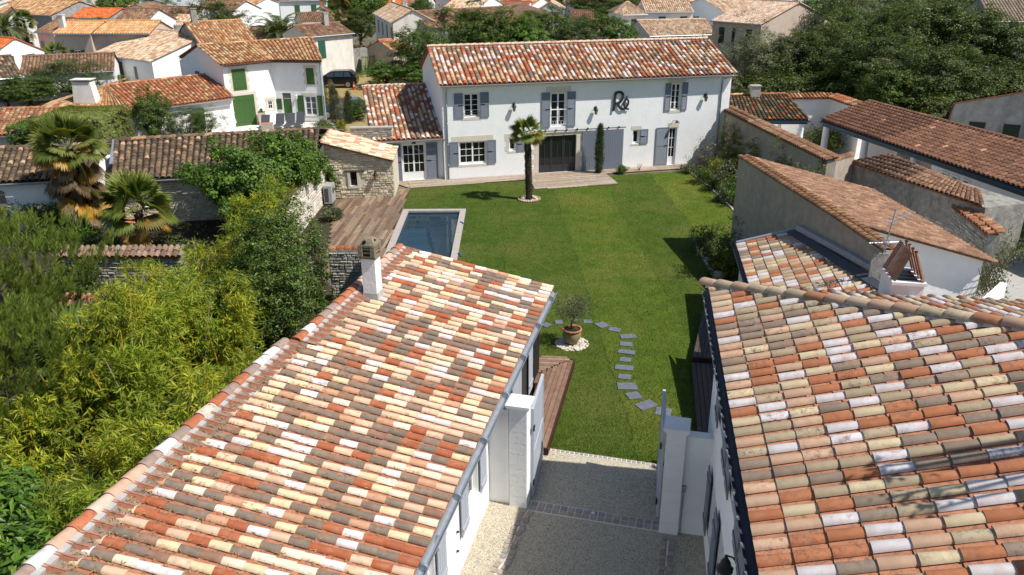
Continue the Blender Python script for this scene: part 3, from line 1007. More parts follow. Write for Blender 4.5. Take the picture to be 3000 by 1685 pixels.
SETT = [(0.37, 0.31, 0.265), (0.32, 0.28, 0.255), (0.42, 0.345, 0.28), (0.30, 0.28, 0.27), (0.37, 0.295, 0.24)]
def sett_strip(path, rows, w=0.14, parent=None, seed=0):
    r = random.Random(seed)
    pts = [np.array(p[:2], float) for p in path]
    seg = [np.linalg.norm(pts[i + 1] - pts[i]) for i in range(len(pts) - 1)]
    L = sum(seg)
    n = int(L / (w + 0.008))
    bed = MB()
    for k in range(n):
        s = (k + 0.5) * L / n
        i = 0
        while s > seg[i] and i < len(seg) - 1: s -= seg[i]; i += 1
        t = (pts[i + 1] - pts[i]) / seg[i]
        c = pts[i] + t * s
        nn = np.array([-t[1], t[0]])
        f = Frame((0, 0), 0)
        for q in range(rows):
            e = (q - (rows - 1) / 2) * (w + 0.008)
            hw, hl = w / 2 - 0.010 + r.uniform(0.004, 0.004), L / n / 2 - 0.013 + r.uniform(0.004, 0.003)
            m = c + nn * (e + (r.uniform(-0.03, 0.03) if rows == 2 and parent is SPREAD else 0))
            an = r.uniform(-0.05, 0.05)
            ca, sa = math.cos(an), math.sin(an)
            t2, n2 = t * ca + nn * sa, nn * ca - t * sa
            top = 0.022 + r.uniform(0.004, 0.004)
            b = [m - t2 * hl - n2 * hw, m + t2 * hl - n2 * hw, m + t2 * hl + n2 * hw, m - t2 * hl + n2 * hw]
            i_ = 0.012
            tp = [m - t2 * (hl - i_) - n2 * (hw - i_), m + t2 * (hl - i_) - n2 * (hw - i_), m + t2 * (hl - i_) + n2 * (hw - i_), m - t2 * (hl - i_) + n2 * (hw - i_)]
            mb = MB()
            mb.hexa([(x[0], x[1], 0.0) for x in b] + [(x[0], x[1], top) for x in tp], tuple(np.array(r.choice(SETT)) * r.uniform(0.85, 1.15)))
            mb.build('sett', 'sett', SETS)
    return
SPREAD = object()
SETS = thing('sett_bands', 'grey-brown stone sett bands set in the pebble courtyard and along the lawn edge', 'paving setts', (1.8, 15.2, 0.0))
def sett_bed(pts, z=0.008):
    mb = MB(); mb.poly([(p[0], p[1], z) for p in pts]); mb.build('mortar_bed', 'lime_mortar', SETS)
sett_bed([(0.36, 15.30), (3.30, 14.53), (3.38, 14.90), (0.44, 15.70)])
sett_strip([(0.40, 15.50), (3.34, 14.73)], 2, 0.165, None, 1)
sett_strip([(0.78, 17.88), (3.78, 17.08)], 1, 0.115, None, 2)
lp = [(0.36, 15.34, 0.00), (0.21, 15.03, 0.00), (0.01, 14.33, 0.00), (-0.18, 13.67, 0.00), (-0.38, 13.21, 0.00)]
lp = [(p[0], p[1]) for p in lp]; lp.append((lp[-1][0] - 0.35, lp[-1][1] - 1.2))
sett_strip(lp, 2, 0.15, SPREAD, 3)
rp = [(3.48, 14.39, 0.00), (3.30, 13.64, 0.00), (3.19, 13.18, 0.00)]
rp = [(p[0], p[1]) for p in rp]; rp.append((rp[-1][0] - 0.1, rp[-1][1] - 1.2))
sett_strip(rp, 2, 0.15, SPREAD, 4)
for path in (lp, rp):
    m = MB()
    for i in range(len(path) - 1):
        p, q = np.array(path[i]), np.array(path[i + 1])
        t = (q - p) / np.linalg.norm(q - p); nn = np.array([-t[1], t[0]]) * 0.02
        m.quad((*(p - nn), 0.012), (*(q - nn), 0.012), (*(q + nn), 0.012), (*(p + nn), 0.012))
    m.build('mortar_line', 'lime_mortar', SETS)
mb = MB()
c = (1.86, 15.22, 0.00)
mb.hexa([(c[0] - .04, c[1] - .07, .02), (c[0] + .05, c[1] - .08, .02), (c[0] + .06, c[1] + .07, .02), (c[0] - .04, c[1] + .08, .02), (c[0] - .03, c[1] - .05, .06), (c[0] + .04, c[1] - .055, .06), (c[0] + .045, c[1] + .05, .06), (c[0] - .03, c[1] + .055, .06)])
solid('gate_stop', 'small metal gate stop in the middle of the sett band', 'gate stop', mb, 'chrome')

# ------------------------------------------------------------------ pool with coping
pool = thing('swimming_pool', 'rectangular swimming pool with dark liner beside the timber deck', 'swimming pool', ((PX0 + PX1) / 2, (PY0 + PY1) / 2, 0))
ix0, ix1, iy0, iy1 = PX0 + 0.28, PX1 - 0.28, PY0 + 0.28, PY1 - 0.30
mb = MB()
W = WORLD
mb.quad((ix0, iy0, -1.4), (ix1, iy0, -1.4), (ix1, iy1, -1.4), (ix0, iy1, -1.4))
mb.quad((ix0, iy0, 0.03), (ix0, iy1, 0.03), (ix0, iy1, -1.4), (ix0, iy0, -1.4))
mb.quad((ix1, iy0, 0.03), (ix1, iy0, -1.4), (ix1, iy1, -1.4), (ix1, iy1, 0.03))
mb.quad((ix0, iy1, 0.03), (ix1, iy1, 0.03), (ix1, iy1, -1.4), (ix0, iy1, -1.4))
mb.quad((ix0, iy0, 0.03), (ix0, iy0, -1.4), (ix1, iy0, -1.4), (ix1, iy0, 0.03))
mb.build('basin', 'pool_liner', pool)
st = MB()
for k in range(4): st.box(WORLD, ix0 + 0.02, ix0 + 1.1, iy1 - 0.35 - 0.3 * k - (0.0), iy1 - 0.05 - 0.3 * k - 0.002, -1.39, -0.35 - 0.25 * k)
st.build('steps', 'pool_liner', pool)
m = MB(); m.quad((ix0, iy0, -0.12), (ix1, iy0, -0.12), (ix1, iy1, -0.12), (ix0, iy1, -0.12)); m.build('water', 'water', pool)
def coping(x0, x1, y0, y1, n, alongx):
    for k in range(n):
        a, b = k / n, (k + 1) / n
        m = MB(); g = 0.004
        z = 0.035 + rnd.uniform(0.002, 0.002)
        if alongx: m.box(WORLD, x0 + (x1 - x0) * a + g, x0 + (x1 - x0) * b - g, y0, y1, -0.06, z)
        else: m.box(WORLD, x0, x1, y0 + (y1 - y0) * a + g, y0 + (y1 - y0) * b - g, -0.06, z)
        m.build('coping_slab', 'coping', pool)
coping(PX0, PX1, iy1 - 0.02, PY1, 6, True)
coping(PX0, PX1, PY0, iy0 + 0.02, 6, True)
coping(PX0, ix0 + 0.02, iy0 + 0.02, iy1 - 0.02, 15, False)
coping(ix1 - 0.02, PX1, iy0 + 0.02, iy1 - 0.02, 15, False)
for i, (px) in enumerate([(-2.43, 37.38, 0.00), (-2.27, 32.84, 0.00)]):
    m = MB()
    m.tube([(px[0] - 0.1, px[1] + 0.12, 0.05), (px[0], px[1], 0.06), (px[0] + 0.07, px[1] - 0.12, 0.045), (px[0] + 0.02, px[1] - 0.2, 0.05)], 0.03, 6)
    solid('pool_strap', ['blue cover strap coiled on the pool coping, farther one', 'blue cover strap on the pool coping, nearer one'][i], 'strap', m, 'blue_strap', True, 'blue straps on the pool coping')

# ------------------------------------------------------------------ decks, plank by plank
DECK = [(0.255, 0.165, 0.105), (0.205, 0.130, 0.085), (0.30, 0.205, 0.135), (0.235, 0.165, 0.12), (0.335, 0.245, 0.17), (0.18, 0.115, 0.08)]
DECKG = [(0.42, 0.34, 0.265), (0.37, 0.29, 0.22), (0.46, 0.385, 0.31), (0.40, 0.30, 0.215)]
_pm = {}
def plank_mesh(col, mat='wood'):
    if col not in _pm:
        V = np.array([(-.5, 0, 0), (.5, 0, 0), (.5, 1, 0), (-.5, 1, 0), (-.46, 0.002, 1), (.46, 0.002, 1), (.46, .998, 1), (-.46, .998, 1)], float)
        Fc = [(0, 3, 2, 1), (4, 5, 6, 7), (0, 1, 5, 4), (1, 2, 6, 5), (2, 3, 7, 6), (3, 0, 4, 7)]
        _pm[col] = mesh_data('plank', V, Fc, mat, np.tile(np.array(col), (6, 1)))
    return _pm[col]
def plank(parent, p, q, w, z, pal, r, th=0.028):
    p, q = np.array(p[:2], float), np.array(q[:2], float)
    d = q - p; L = np.linalg.norm(d); d /= L
    a = np.array([d[1], -d[0]])
    col = pal[r.randrange(len(pal))]
    f = r.choice((0.88, 1.0, 1.12))
    col = tuple(round(c * f, 4) for c in col)
    zz = z + r.uniform(0.002, 0.002)
    M = Matrix(((a[0] * w, d[0] * L, 0, p[0]), (a[1] * w, d[1] * L, 0, p[1]), (0, 0, th, zz), (0, 0, 0, 1)))
    return child('plank', plank_mesh(col), parent, M)
def clip_line(poly, p, d):
    """interval of the line p + t d inside a convex polygon"""
    t0, t1 = -1e9, 1e9
    n = len(poly)
    cx, cy = sum(q[0] for q in poly) / n, sum(q[1] for q in poly) / n
    for i in range(n):
        a, b = poly[i], poly[(i + 1) % n]
        nx, ny = -(b[1] - a[1]), b[0] - a[0]
        if nx * (cx - a[0]) + ny * (cy - a[1]) < 0: nx, ny = -nx, -ny
        den = nx * d[0] + ny * d[1]; num = nx * (p[0] - a[0]) + ny * (p[1] - a[1])
        if abs(den) < 1e-9:
            if num < 0: return None
        else:
            t = -num / den
            if den > 0: t0 = max(t0, t)
            else: t1 = min(t1, t)
    return (t0, t1) if t1 - t0 > 0.05 else None
def deck_area(parent, poly, direc, w, z, pal, seed=1, lens=(1.4, 2.6), frame=True, th=0.028, base=True, drop=0.2):
    r = random.Random(seed)
    d = np.array(direc, float); d /= np.linalg.norm(d)
    a = np.array([d[1], -d[0]])
    if base:
        m = MB(); m.prism([(p[0], p[1]) for p in poly], z - drop, z - 0.003); m.build('deck_frame', 'door_dark', parent)
    pr = [np.dot(p[:2], a) for p in poly]
    k0 = min(pr)
    n = int((max(pr) - k0) / w)
    for i in range(n):
        o = a * (k0 + (i + 0.5) * w)
        c = clip_line([p[:2] for p in poly], o, d)
        if not c: continue
        t, t1 = c
        t_next = t + r.uniform(0.3, lens[1])
        while t < t1 - 0.03:
            e = min(t_next, t1)
            if t1 - e < 0.3: e = t1
            plank(parent, o + d * (t + 0.002), o + d * (e - 0.002), w - 0.006, z, pal, r, th)
            t = e; t_next = t + r.uniform(*lens)

dk = thing('pool_deck', 'brown hardwood plank deck alongside the pool and stone shed', 'deck', (-7.3, 36.5, 0))
deck_area(dk, [(-9.35, 40.2), (-9.25, 41.95), (-6.3, 43.6), (-5.75, 43.95), (-5.62, 30.3), (-7.6, 30.3)], (0.045, 1.0), 0.145, 0.02, DECK, 5, (1.3, 2.4), drop=0.04)
fd = thing('facade_deck', 'pale timber walkway of long planks along the foot of the white house', 'deck', (3, 46.5, 0))
hd = np.array([math.sin(R(76.5)), math.cos(R(76.5))])
FO = np.array([-3.9, 45.72])
FB = np.array([-hd[1], hd[0]])
def fpt(u, v): return tuple(FO + hd * u + FB * v)
deck_area(fd, [fpt(-2.2, -1.35), fpt(15.3, -0.95), fpt(15.3, -0.02), fpt(-2.2, -0.02)], hd, 0.145, 0.022, DECKG, 6, (1.8, 3.2), drop=0.04)
deck_area(fd, [fpt(-3.2, 0.33), fpt(-2.22, -1.35), fpt(-2.22, 0.33)], hd, 0.145, 0.022, DECKG, 61, (1.8, 3.2), drop=0.04)
deck_area(fd, [fpt(-2.22, 0.0), fpt(-0.02, 0.0), fpt(-0.02, 0.33), fpt(-2.22, 0.33)], hd, 0.145, 0.022, DECKG, 62, (1.8, 3.2), drop=0.04)
td = thing('door_deck', 'grey-tan trapezoid timber terrace before the glazed doors', 'deck', (3.4, 44.6, 0))
deck_area(td, [fpt(4.85, -0.98), fpt(4.55, -3.35), fpt(9.5, -3.5), fpt(9.6, -0.98)], hd, 0.145, 0.02, DECKG, 7, (1.6, 3.0), drop=0.04)

bd = thing('barn_deck', 'raised reddish timber deck at the foot of the dark clad barn wall', 'deck', (1.1, 20.5, 0))
bdp = [(0.55, 17.6), (0.92, 17.55), (1.99, 22.51), (0.93, 21.75)]
deck_area(bd, [(0.42, 17.62), (0.92, 17.55), (1.99, 22.51), (1.5, 22.25), (0.72, 21.5)], (1.07, 4.96), 0.14, 0.22, [(0.27, 0.155, 0.105), (0.23, 0.13, 0.09), (0.31, 0.19, 0.13)], 8, (2.2, 3.6))
deck_area(bd, [(0.75, 21.62), (1.95, 22.58), (1.2, 22.75), (0.85, 22.7)], (1.0, -0.10), 0.14, 0.22, [(0.33, 0.215, 0.145), (0.28, 0.18, 0.12)], 9, (1.5, 3.0))
rd1 = thing('side_deck', 'dark shaded timber deck beside the lawn, farther and higher of the two', 'deck', (6.5, 24.5, 0))
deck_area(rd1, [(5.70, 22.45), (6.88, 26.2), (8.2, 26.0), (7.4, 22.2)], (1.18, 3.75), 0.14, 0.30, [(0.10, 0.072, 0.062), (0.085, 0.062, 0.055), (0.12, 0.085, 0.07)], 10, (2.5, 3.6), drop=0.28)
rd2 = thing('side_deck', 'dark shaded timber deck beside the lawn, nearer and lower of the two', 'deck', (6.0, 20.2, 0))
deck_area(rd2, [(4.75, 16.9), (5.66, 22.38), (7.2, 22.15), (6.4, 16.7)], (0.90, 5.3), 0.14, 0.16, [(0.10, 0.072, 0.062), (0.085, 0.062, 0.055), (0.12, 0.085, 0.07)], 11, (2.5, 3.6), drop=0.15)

# ------------------------------------------------------------------ stepping stones
steps = [(1600, 953, 26, 12, -18), (1638, 945, 22, 12, 12), (1683, 938, 20, 10, 0), (1723, 943, 24, 12, 8), (1764, 953, 32, 18, 30), (1800, 967, 32, 14, -8), (1841, 987, 46, 14, 12), (1834, 1009, 34, 12, 0), (1836, 1032, 50, 11, 0), (1833, 1055, 34, 12, 0), (1828, 1078, 52, 13, 0), (1830, 1105, 36, 13, 0), (1838, 1133, 56, 16, 8), (1857, 1160, 38, 18, 18), (1893, 1188, 56, 26, 28), (1942, 1207, 44, 22, 0)]
SP = [(1.20, 25.58, 0.00), (1.67, 25.80, 0.00), (2.24, 26.00, 0.00), (2.71, 25.85, 0.00), (3.18, 25.55, 0.00), (3.57, 25.15, 0.00), (3.98, 24.61, 0.00), (3.83, 24.03, 0.00), (3.77, 23.45, 0.00), (3.66, 22.90, 0.00), (3.54, 22.36, 0.00), (3.48, 21.76, 0.00), (3.48, 21.17, 0.00), (3.60, 20.61, 0.00), (3.88, 20.06, 0.00), (4.30, 19.70, 0.00)]
slabl = ['next to the barn wall', 'second from the barn wall', 'right behind the olive pot', 'just past the olive pot, towards the curve', 'tilted, fifth from the barn', 'small tilted slab sixth from the barn', 'long tilted slab at the bend of the path', 'first short level slab after the bend', 'long level slab after the first short one', 'short slab halfway along the straight run', 'long level slab below the halfway short one', 'last short slab of the straight run', 'long slightly turned slab where the path bends back', 'small tilted slab below the bend back', 'large tilted slab near the gate', 'last slab beside the gate leaf, half shaded']
for i, (px, py, w, h, an) in enumerate(steps):
    c = SP[i]
    dist = math.sqrt(c[0] ** 2 + c[1] ** 2 + 144)
    sw = w / 2333.0 * dist
    sd = (0.31 if h < 16 else 0.40)
    a = R(-14 + an * 1.6)
    ca, sa = math.cos(a), math.sin(a)
    r = random.Random(i)
    mb = MB()
    pts = []
    for (x, y) in ((-1, -1), (1, -1), (1, 1), (-1, 1)):
        X, Y = x * sw / 2 + r.uniform(-.015, .015), y * sd / 2 + r.uniform(-.015, .015)
        pts.append((c[0] + X * ca - Y * sa, c[1] + X * sa + Y * ca))
    mb.prism(pts, -0.01, 0.026)
    solid('stepping_stone', 'slate stepping stone, ' + slabl[i], 'stepping stone', mb, 'slate', group='slate stepping stones curving over the lawn')

# ------------------------------------------------------------------ flower beds and edging
bedA = [(11.4, 39.6), (11.2, 43.75), (10.75, 47.6), (11.9, 48.9), (13.2, 49.3), (14.6, 36.8), (11.3, 36.8)]
sheet('flower_bed', bedA, 0.02, 'soil', label='dark soil bed along the far garden wall')
bedB = [(8.2, 29.4), (8.33, 34.6), (9.9, 34.6), (10.4, 27.3), (8.15, 27.4), (7.2, 26.1)]
sheet('flower_bed', bedB, 0.024, 'soil', label='dark soil bed at the foot of the rendered party wall')
ed = thing('bed_edging', 'low stone edging between lawn and the far flower bed', 'edging', (11.2, 43.5, 0))
def edging(parent, path, n, w=0.10, h=0.06):
    pts = [np.array(p, float) for p in path]
    for i in range(len(pts) - 1):
        d = pts[i + 1] - pts[i]; L = np.linalg.norm(d); d /= L; a = np.array([d[1], -d[0]]) * w / 2
        k = max(1, int(L / n))
        for j in range(k):
            p, q = pts[i] + d * (L * j / k + .004), pts[i] + d * (L * (j + 1) / k - .004)
            m = MB(); m.prism([p - a, p + a, q + a, q - a], -0.02, h + rnd.uniform(-.006, .006)); m.build('edging_stone', 'concrete', parent)
edging(ed, [(10.75, 47.6), (11.2, 43.75), (11.4, 39.6), (11.3, 37.0)], 0.6)
ed2 = thing('bed_edging', 'low slate edging around the near flower bed', 'edging', (8.2, 30.5, 0))
edging(ed2, [(9.5, 34.6), (8.33, 34.6), (8.2, 29.4), (7.3, 26.2)], 0.7)
for i, (px, s) in enumerate([((8.41, 31.96, 0.00), .16), ((8.42, 30.55, 0.00), .22), ((8.44, 30.09, 0.00), .26), ((8.37, 30.94, 0.00), .14)]):
    m = MB(); m.blob((px[0], px[1], s * 0.45), s, i + 5, 9, 6, (1.1, 0.9, 0.7), 0.12)
    solid('boulder', ['pale rounded boulder, farthest of those in the near bed', 'tan boulder in the middle of the near bed', 'largest tan boulder near the low roof eave', 'small boulder between the others in the near bed'][i], 'boulder', m, 'old_stone', True, 'boulders in the near flower bed')

# other ground surfaces
sheet('dry_meadow', [(-22, 66.5), (-10, 66), (-8.6, 52), (-12.2, 52.3), (-14.5, 60), (-13.8, 66), (-12, 97), (-30, 97)][::-1] if False else [(-25, 69), (-14.0, 66.0), (-12.4, 55.0), (-7.8, 55.0), (-8.0, 96.0), (-30.0, 96.0)], 0.0, 'dry_grass', label='strawy dry grass lot behind the annex')
sheet('neighbour_terrace', [(-24.0, 56.0), (-13.0, 56.0), (-13.6, 63.6), (-18.7, 64.5), (-21.9, 61.7)], 0.004, 'terrace', label='pale paved terrace before the green-shuttered house')
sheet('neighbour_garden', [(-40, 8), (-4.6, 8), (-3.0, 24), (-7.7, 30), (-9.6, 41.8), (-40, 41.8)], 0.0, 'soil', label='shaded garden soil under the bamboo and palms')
sheet('side_yard', [(4.4, 8), (40, 8), (40, 33), (14.8, 36.4), (10.5, 33), (10.6, 24), (7.0, 19)], 0.004, 'concrete', label='concrete side yard between the outbuildings')


# ================================================================== the white main house
HF = Frame((-3.9, 45.72), 76.5)
HL, HD, HE, HR = 17.9, 8.0, 5.58, 7.12
house = thing('main_house', 'long two-storey white house with grey-blue shutters and mottled tile roof', 'house', tuple(HF(HL / 2, HD / 2, 0)))
W1 = ((1.22, 3.59), (2.15, 4.96)); W2 = ((6.39, 2.8), (7.36, 4.79)); W3 = ((13.98, 3.42), (14.63, 5.04))
G1 = ((0.88, 0.86), (2.52, 2.2)); G2 = ((3.87, 1.5), (4.31, 2.27)); G3 = ((5.7, 0.06), (8.04, 2.27))
G4 = ((11.63, 1.5), (12.07, 2.35)); G5 = ((14.01, 0.03), (14.56, 2.37))
def rect(c): return (c[0][0], c[1][0], max(c[0][1], 0.03), c[1][1])
holes = [rect(c) for c in (W1, W2, W3, G1, G2, G3, G4, G5)]
holes[5] = (holes[5][0], holes[5][1], 0.03, holes[5][3]); holes[7] = (holes[7][0], holes[7][1], 0.03, holes[7][3])
mb = MB()
wall(mb, HF, HL, HE, holes, 0.22)
for u, flip in ((0.0, False), (HL, True)):
    mb.poly([HF(u, 0, 0), HF(u, 0, HE), HF(u, HD / 2, HR - 0.08), HF(u, HD, HE), HF(u, HD, 0)])
mb.quad(HF(0, HD, 0), HF(HL, HD, 0), HF(HL, HD, HE), HF(0, HD, HE))
mb.build('wall', 'white_wall', house)
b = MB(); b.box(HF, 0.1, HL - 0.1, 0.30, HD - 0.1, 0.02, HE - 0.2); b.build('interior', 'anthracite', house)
# roof: front slope tile by tile, back slope, ridge
ov = 0.36
sl = (HR - HE) / (HD / 2)
front = roof_patch(house, HF(-0.12, -ov, HE - sl * ov + 0.05), HF(HL + 0.12, -ov, HE - sl * ov + 0.05), HF(-0.12, HD / 2, HR + 0.05), HF(HL + 0.12, HD / 2, HR + 0.05), HOUSE, 0.285, 0.345, 0.106, cap=0.26, seed=21, singles=300)
back = roof_patch(house, HF(HL + 0.12, HD + ov, HE - sl * ov + 0.05), HF(-0.12, HD + ov, HE - sl * ov + 0.05), HF(HL + 0.12, HD / 2, HR + 0.05), HF(-0.12, HD / 2, HR + 0.05), NEW, 0.285, 0.345, 0.106, seed=22, singles=0)
ridge_row(front, HF(HL + 0.15, HD / 2, HR + 0.09), HF(-0.15, HD / 2, HR + 0.09), [((0.62, 0.46, 0.33), 3), ((0.58, 0.40, 0.28), 2), ((0.52, 0.30, 0.20), 1)], 3, 0.15, 0.42)
gutter(house, HF(-0.15, -ov - 0.05, HE - sl * ov + 0.02), HF(HL + 0.15, -ov - 0.05, HE - sl * ov + 0.02), 0.075, 'zinc')
c = MB(); c.box(HF, 0.0, HL, -ov + 0.06, 0.02, HE - sl * ov - 0.12, HE - sl * ov - 0.06); c.build('eave_board', 'white_paint', house)
def downpipe(parent, fr, u, top, v=-0.06, mat='zinc', bend=0.3):
    m = MB()
    m.tube([fr(u + bend, -0.34, top), fr(u + bend * 0.6, -0.26, top - 0.12), fr(u + 0.02, v - 0.02, top - 0.24), fr(u, v, top - 0.4), fr(u, v, 0.05)], 0.045, 8)
    for z in (0.9, 2.1, 3.3, 4.3):
        if z < top - 0.5: m.tube([fr(u, v, z - 0.03), fr(u, v, z + 0.03)], 0.058, 8)
    return m.build('downpipe', mat, parent, True)
downpipe(house, HF, 0.22, HE - 0.16, bend=0.02)
downpipe(house, HF, HL - 0.62, HE - 0.16, bend=0.55)
# stone lintels and surrounds, just proud of the render
def surround(parent, fr, h, top=0.28, side=0.0, ext=0.25, bottom=0.0, mat='quoin_stone', pr=-0.012):
    a, b, c, d = h
    def piece(u0, u1, w0, w1):
        m = MB(); m.box(fr, u0, u1, pr, 0.02, w0, w1); m.build('dressed_stone', mat, parent)
    if top:
        n = max(1, int((b - a + 2 * ext) / 0.55))
        for k in range(n):
            u0 = a - ext + (b - a + 2 * ext) * k / n
            piece(u0 + 0.003, a - ext + (b - a + 2 * ext) * (k + 1) / n - 0.003, d + 0.003, d + top)
    if side:
        w = c; k = 0
        while w < d - 0.05:
            e = min(w + 0.30, d)
            s = side * (1.0 if k % 2 else 1.7)
            piece(a - s, a - 0.003, w + 0.003, e - 0.003); piece(b + 0.003, b + s, w + 0.003, e - 0.003)
            w = e; k += 1
    if bottom: piece(a - 0.12, b + 0.12, c - bottom, c - 0.003)
surround(house, HF, holes[0], 0.0, 0, 0, 0.16)
surround(house, HF, holes[1], 0.34, 0, 0.28, 0)
surround(house, HF, holes[2], 0.28, 0, 0.25, 0.16)
surround(house, HF, holes[3], 0.33, 0, 0.42, 0.14)
surround(house, HF, holes[4], 0.26, 0.14, 0.26, 0.12)
surround(house, HF, holes[5], 0.24, 0.26, 0.45, 0)
surround(house, HF, holes[6], 0.24, 0.0, 0.12, 0.12)
surround(house, HF, holes[7], 0.30, 0.0, 0.10, 0)
# windows and doors
window(house, HF, *holes[0], 1, 4, 0.13, leaves=2)
window(house, HF, *holes[1], 1, 4, 0.13, leaves=2)
window(house, HF, *holes[2], 1, 4, 0.13, leaves=2)
window(house, HF, *holes[3], 2, 3, 0.13, leaves=2)
window(house, HF, *holes[4], 1, 1, 0.13, leaves=1)
window(house, HF, *holes[6], 1, 1, 0.13, leaves=1)
window(house, HF, *holes[7], 2, 3, 0.13, leaves=1, door=0.40, name='door')
# glazed folding door, three anthracite leaves
gd = holes[5]
m = MB()
n = 3; lw = (gd[1] - gd[0]) / n
dr = MB()
for k in range(n):
    a, b2 = gd[0] + lw * k, gd[0] + lw * (k + 1)
    dr.box(HF, a + 0.01, a + 0.07, 0.10, 0.16, gd[2], gd[3] - 0.01); dr.box(HF, b2 - 0.07, b2 - 0.01, 0.10, 0.16, gd[2], gd[3] - 0.01)
    dr.box(HF, a + 0.07, b2 - 0.07, 0.102, 0.158, gd[3] - 0.09, gd[3] - 0.012); dr.box(HF, a + 0.07, b2 - 0.07, 0.104, 0.156, gd[2], gd[2] + 0.45)
    dr.box(HF, (a + b2) / 2 - 0.018, (a + b2) / 2 + 0.018, 0.106, 0.15, gd[2] + 0.45, gd[3] - 0.55)
door = dr.build('glazed_door', 'anthracite', house)
for k in range(n):
    a, b2 = gd[0] + lw * k, gd[0] + lw * (k + 1)
    g = MB(); g.quad(HF(a + .06, .13, gd[2] + .44), HF(b2 - .06, .13, gd[2] + .44), HF(b2 - .06, .13, gd[3] - .08), HF(a + .06, .13, gd[3] - .08)); g.build('pane', 'window_glass', door)
# shutters
for (h, lp_, rp_) in (((holes[0]), True, True), (holes[1], True, True), (holes[2], True, True), (holes[3], True, True)):
    wd = min(0.52, (h[1] - h[0]) * 0.5 + 0.04)
    louvre_shutter(house, HF, h[0] - wd - 0.04, h[0] - 0.04, h[2] - 0.02, h[3] + 0.03, -0.055, hinge=1)
    louvre_shutter(house, HF, h[1] + 0.04, h[1] + wd + 0.04, h[2] - 0.02, h[3] + 0.03, -0.055, hinge=-1)
for h in (holes[4], holes[6]):
    louvre_shutter(house, HF, h[1] + 0.05, h[1] + 0.05 + 0.50, h[2] - 0.02, h[3] + 0.02, -0.055, hinge=-1)
h = holes[7]
louvre_shutter(house, HF, h[0] - 0.86, h[0] - 0.03, 0.06, h[3] + 0.04, -0.055, hinge=1)
# sliding barn door on its rail
sd0, sd1, sdt = (8.4, 0.04), (11.01, 2.28), (5.31, 2.4)
m = MB(); m.tube([HF((5.22, 2.4)[0], -0.09, holes[5][3] + 0.30), HF((11.13, 2.44)[0], -0.09, holes[5][3] + 0.30)], 0.03, 6)
for k in range(9):
    u = (5.22, 2.4)[0] + 0.2 + k * 0.66
    m.box(HF, u - 0.025, u + 0.025, -0.13, 0.0, holes[5][3] + 0.27, holes[5][3] + 0.37)
m.build('door_rail', 'black_metal', house)
sdo = MB(); sdo.box(HF, sd0[0] + 0.02, sd1[0] - 0.02, -0.075, -0.05, 0.06, holes[5][3] + 0.18)
sld = sdo.build('sliding_door', 'blue_shutter', house)
nb = 22
for k in range(nb):
    u0 = sd0[0] + (sd1[0] - sd0[0]) * k / nb; u1 = sd0[0] + (sd1[0] - sd0[0]) * (k + 1) / nb
    m = MB(); m.box(HF, u0 + 0.006, u1 - 0.006, -0.098 + rnd.uniform(0.001, 0.001), -0.0755, 0.05, holes[5][3] + 0.2); m.build('board', 'blue_shutter', sld)
# balcony rails of scrolled iron
def scroll_rail(parent, fr, u0, u1, w0, w1, name='balcony_rail', full=True):
    m = MB(); v = -0.04
    m.tube([fr(u0, v, w1), fr(u1, v, w1)], 0.016, 6); m.tube([fr(u0, v, w0), fr(u1, v, w0)], 0.012, 6)
    n = max(3, int((u1 - u0) / 0.16)); st = (u1 - u0) / n
    for k in range(n):
        uc = u0 + (k + .5) * st
        hh = 0.22 if full else (w1 - w0)
        for sgn in (-1, 1):
            m.tube([fr(uc + sgn * (0.02 + 0.05 * math.sin(t)), v, w0 + hh * (0.5 - 0.5 * math.cos(t))) for t in np.linspace(0, math.pi, 7)], 0.007, 4)
    if full:
        uc = (u0 + u1) / 2
        for q in range(5):
            for sgn in (-1, 1):
                m.tube([fr(uc + sgn * (0.01 + 0.06 * math.sin(t)), v, w0 + 0.22 + (w1 - w0 - 0.22) * (q + 0.5 - 0.5 * math.cos(t)) / 5) for t in np.linspace(0, math.pi, 6)], 0.008, 4)
    return m.build(name, 'white_paint' if full else 'black_metal', parent)
scroll_rail(house, HF, holes[1][0], holes[1][1], holes[1][2] + 0.14, holes[1][2] + 1.0)
scroll_rail(house, HF, holes[0][0], holes[0][1], holes[0][2] + 0.10, holes[0][2] + 0.28, 'window_rail', False)
scroll_rail(house, HF, holes[2][0], holes[2][1], holes[2][2] + 0.10, holes[2][2] + 0.28, 'window_rail', False)
# left gable: narrow shutter on the upper floor
GL = HF.side(0, 0, 90)   # u runs towards the camera side along the gable
m = MB()
gf = Frame((0, 0), 0); gf.o = HF(0, HD, 0); gf.d = -HF.b; gf.b = HF.d
board_shutter(house, gf, HD - 4.9, HD - 4.4, 2.9, 4.1, -0.06, 'blue_shutter', 3)

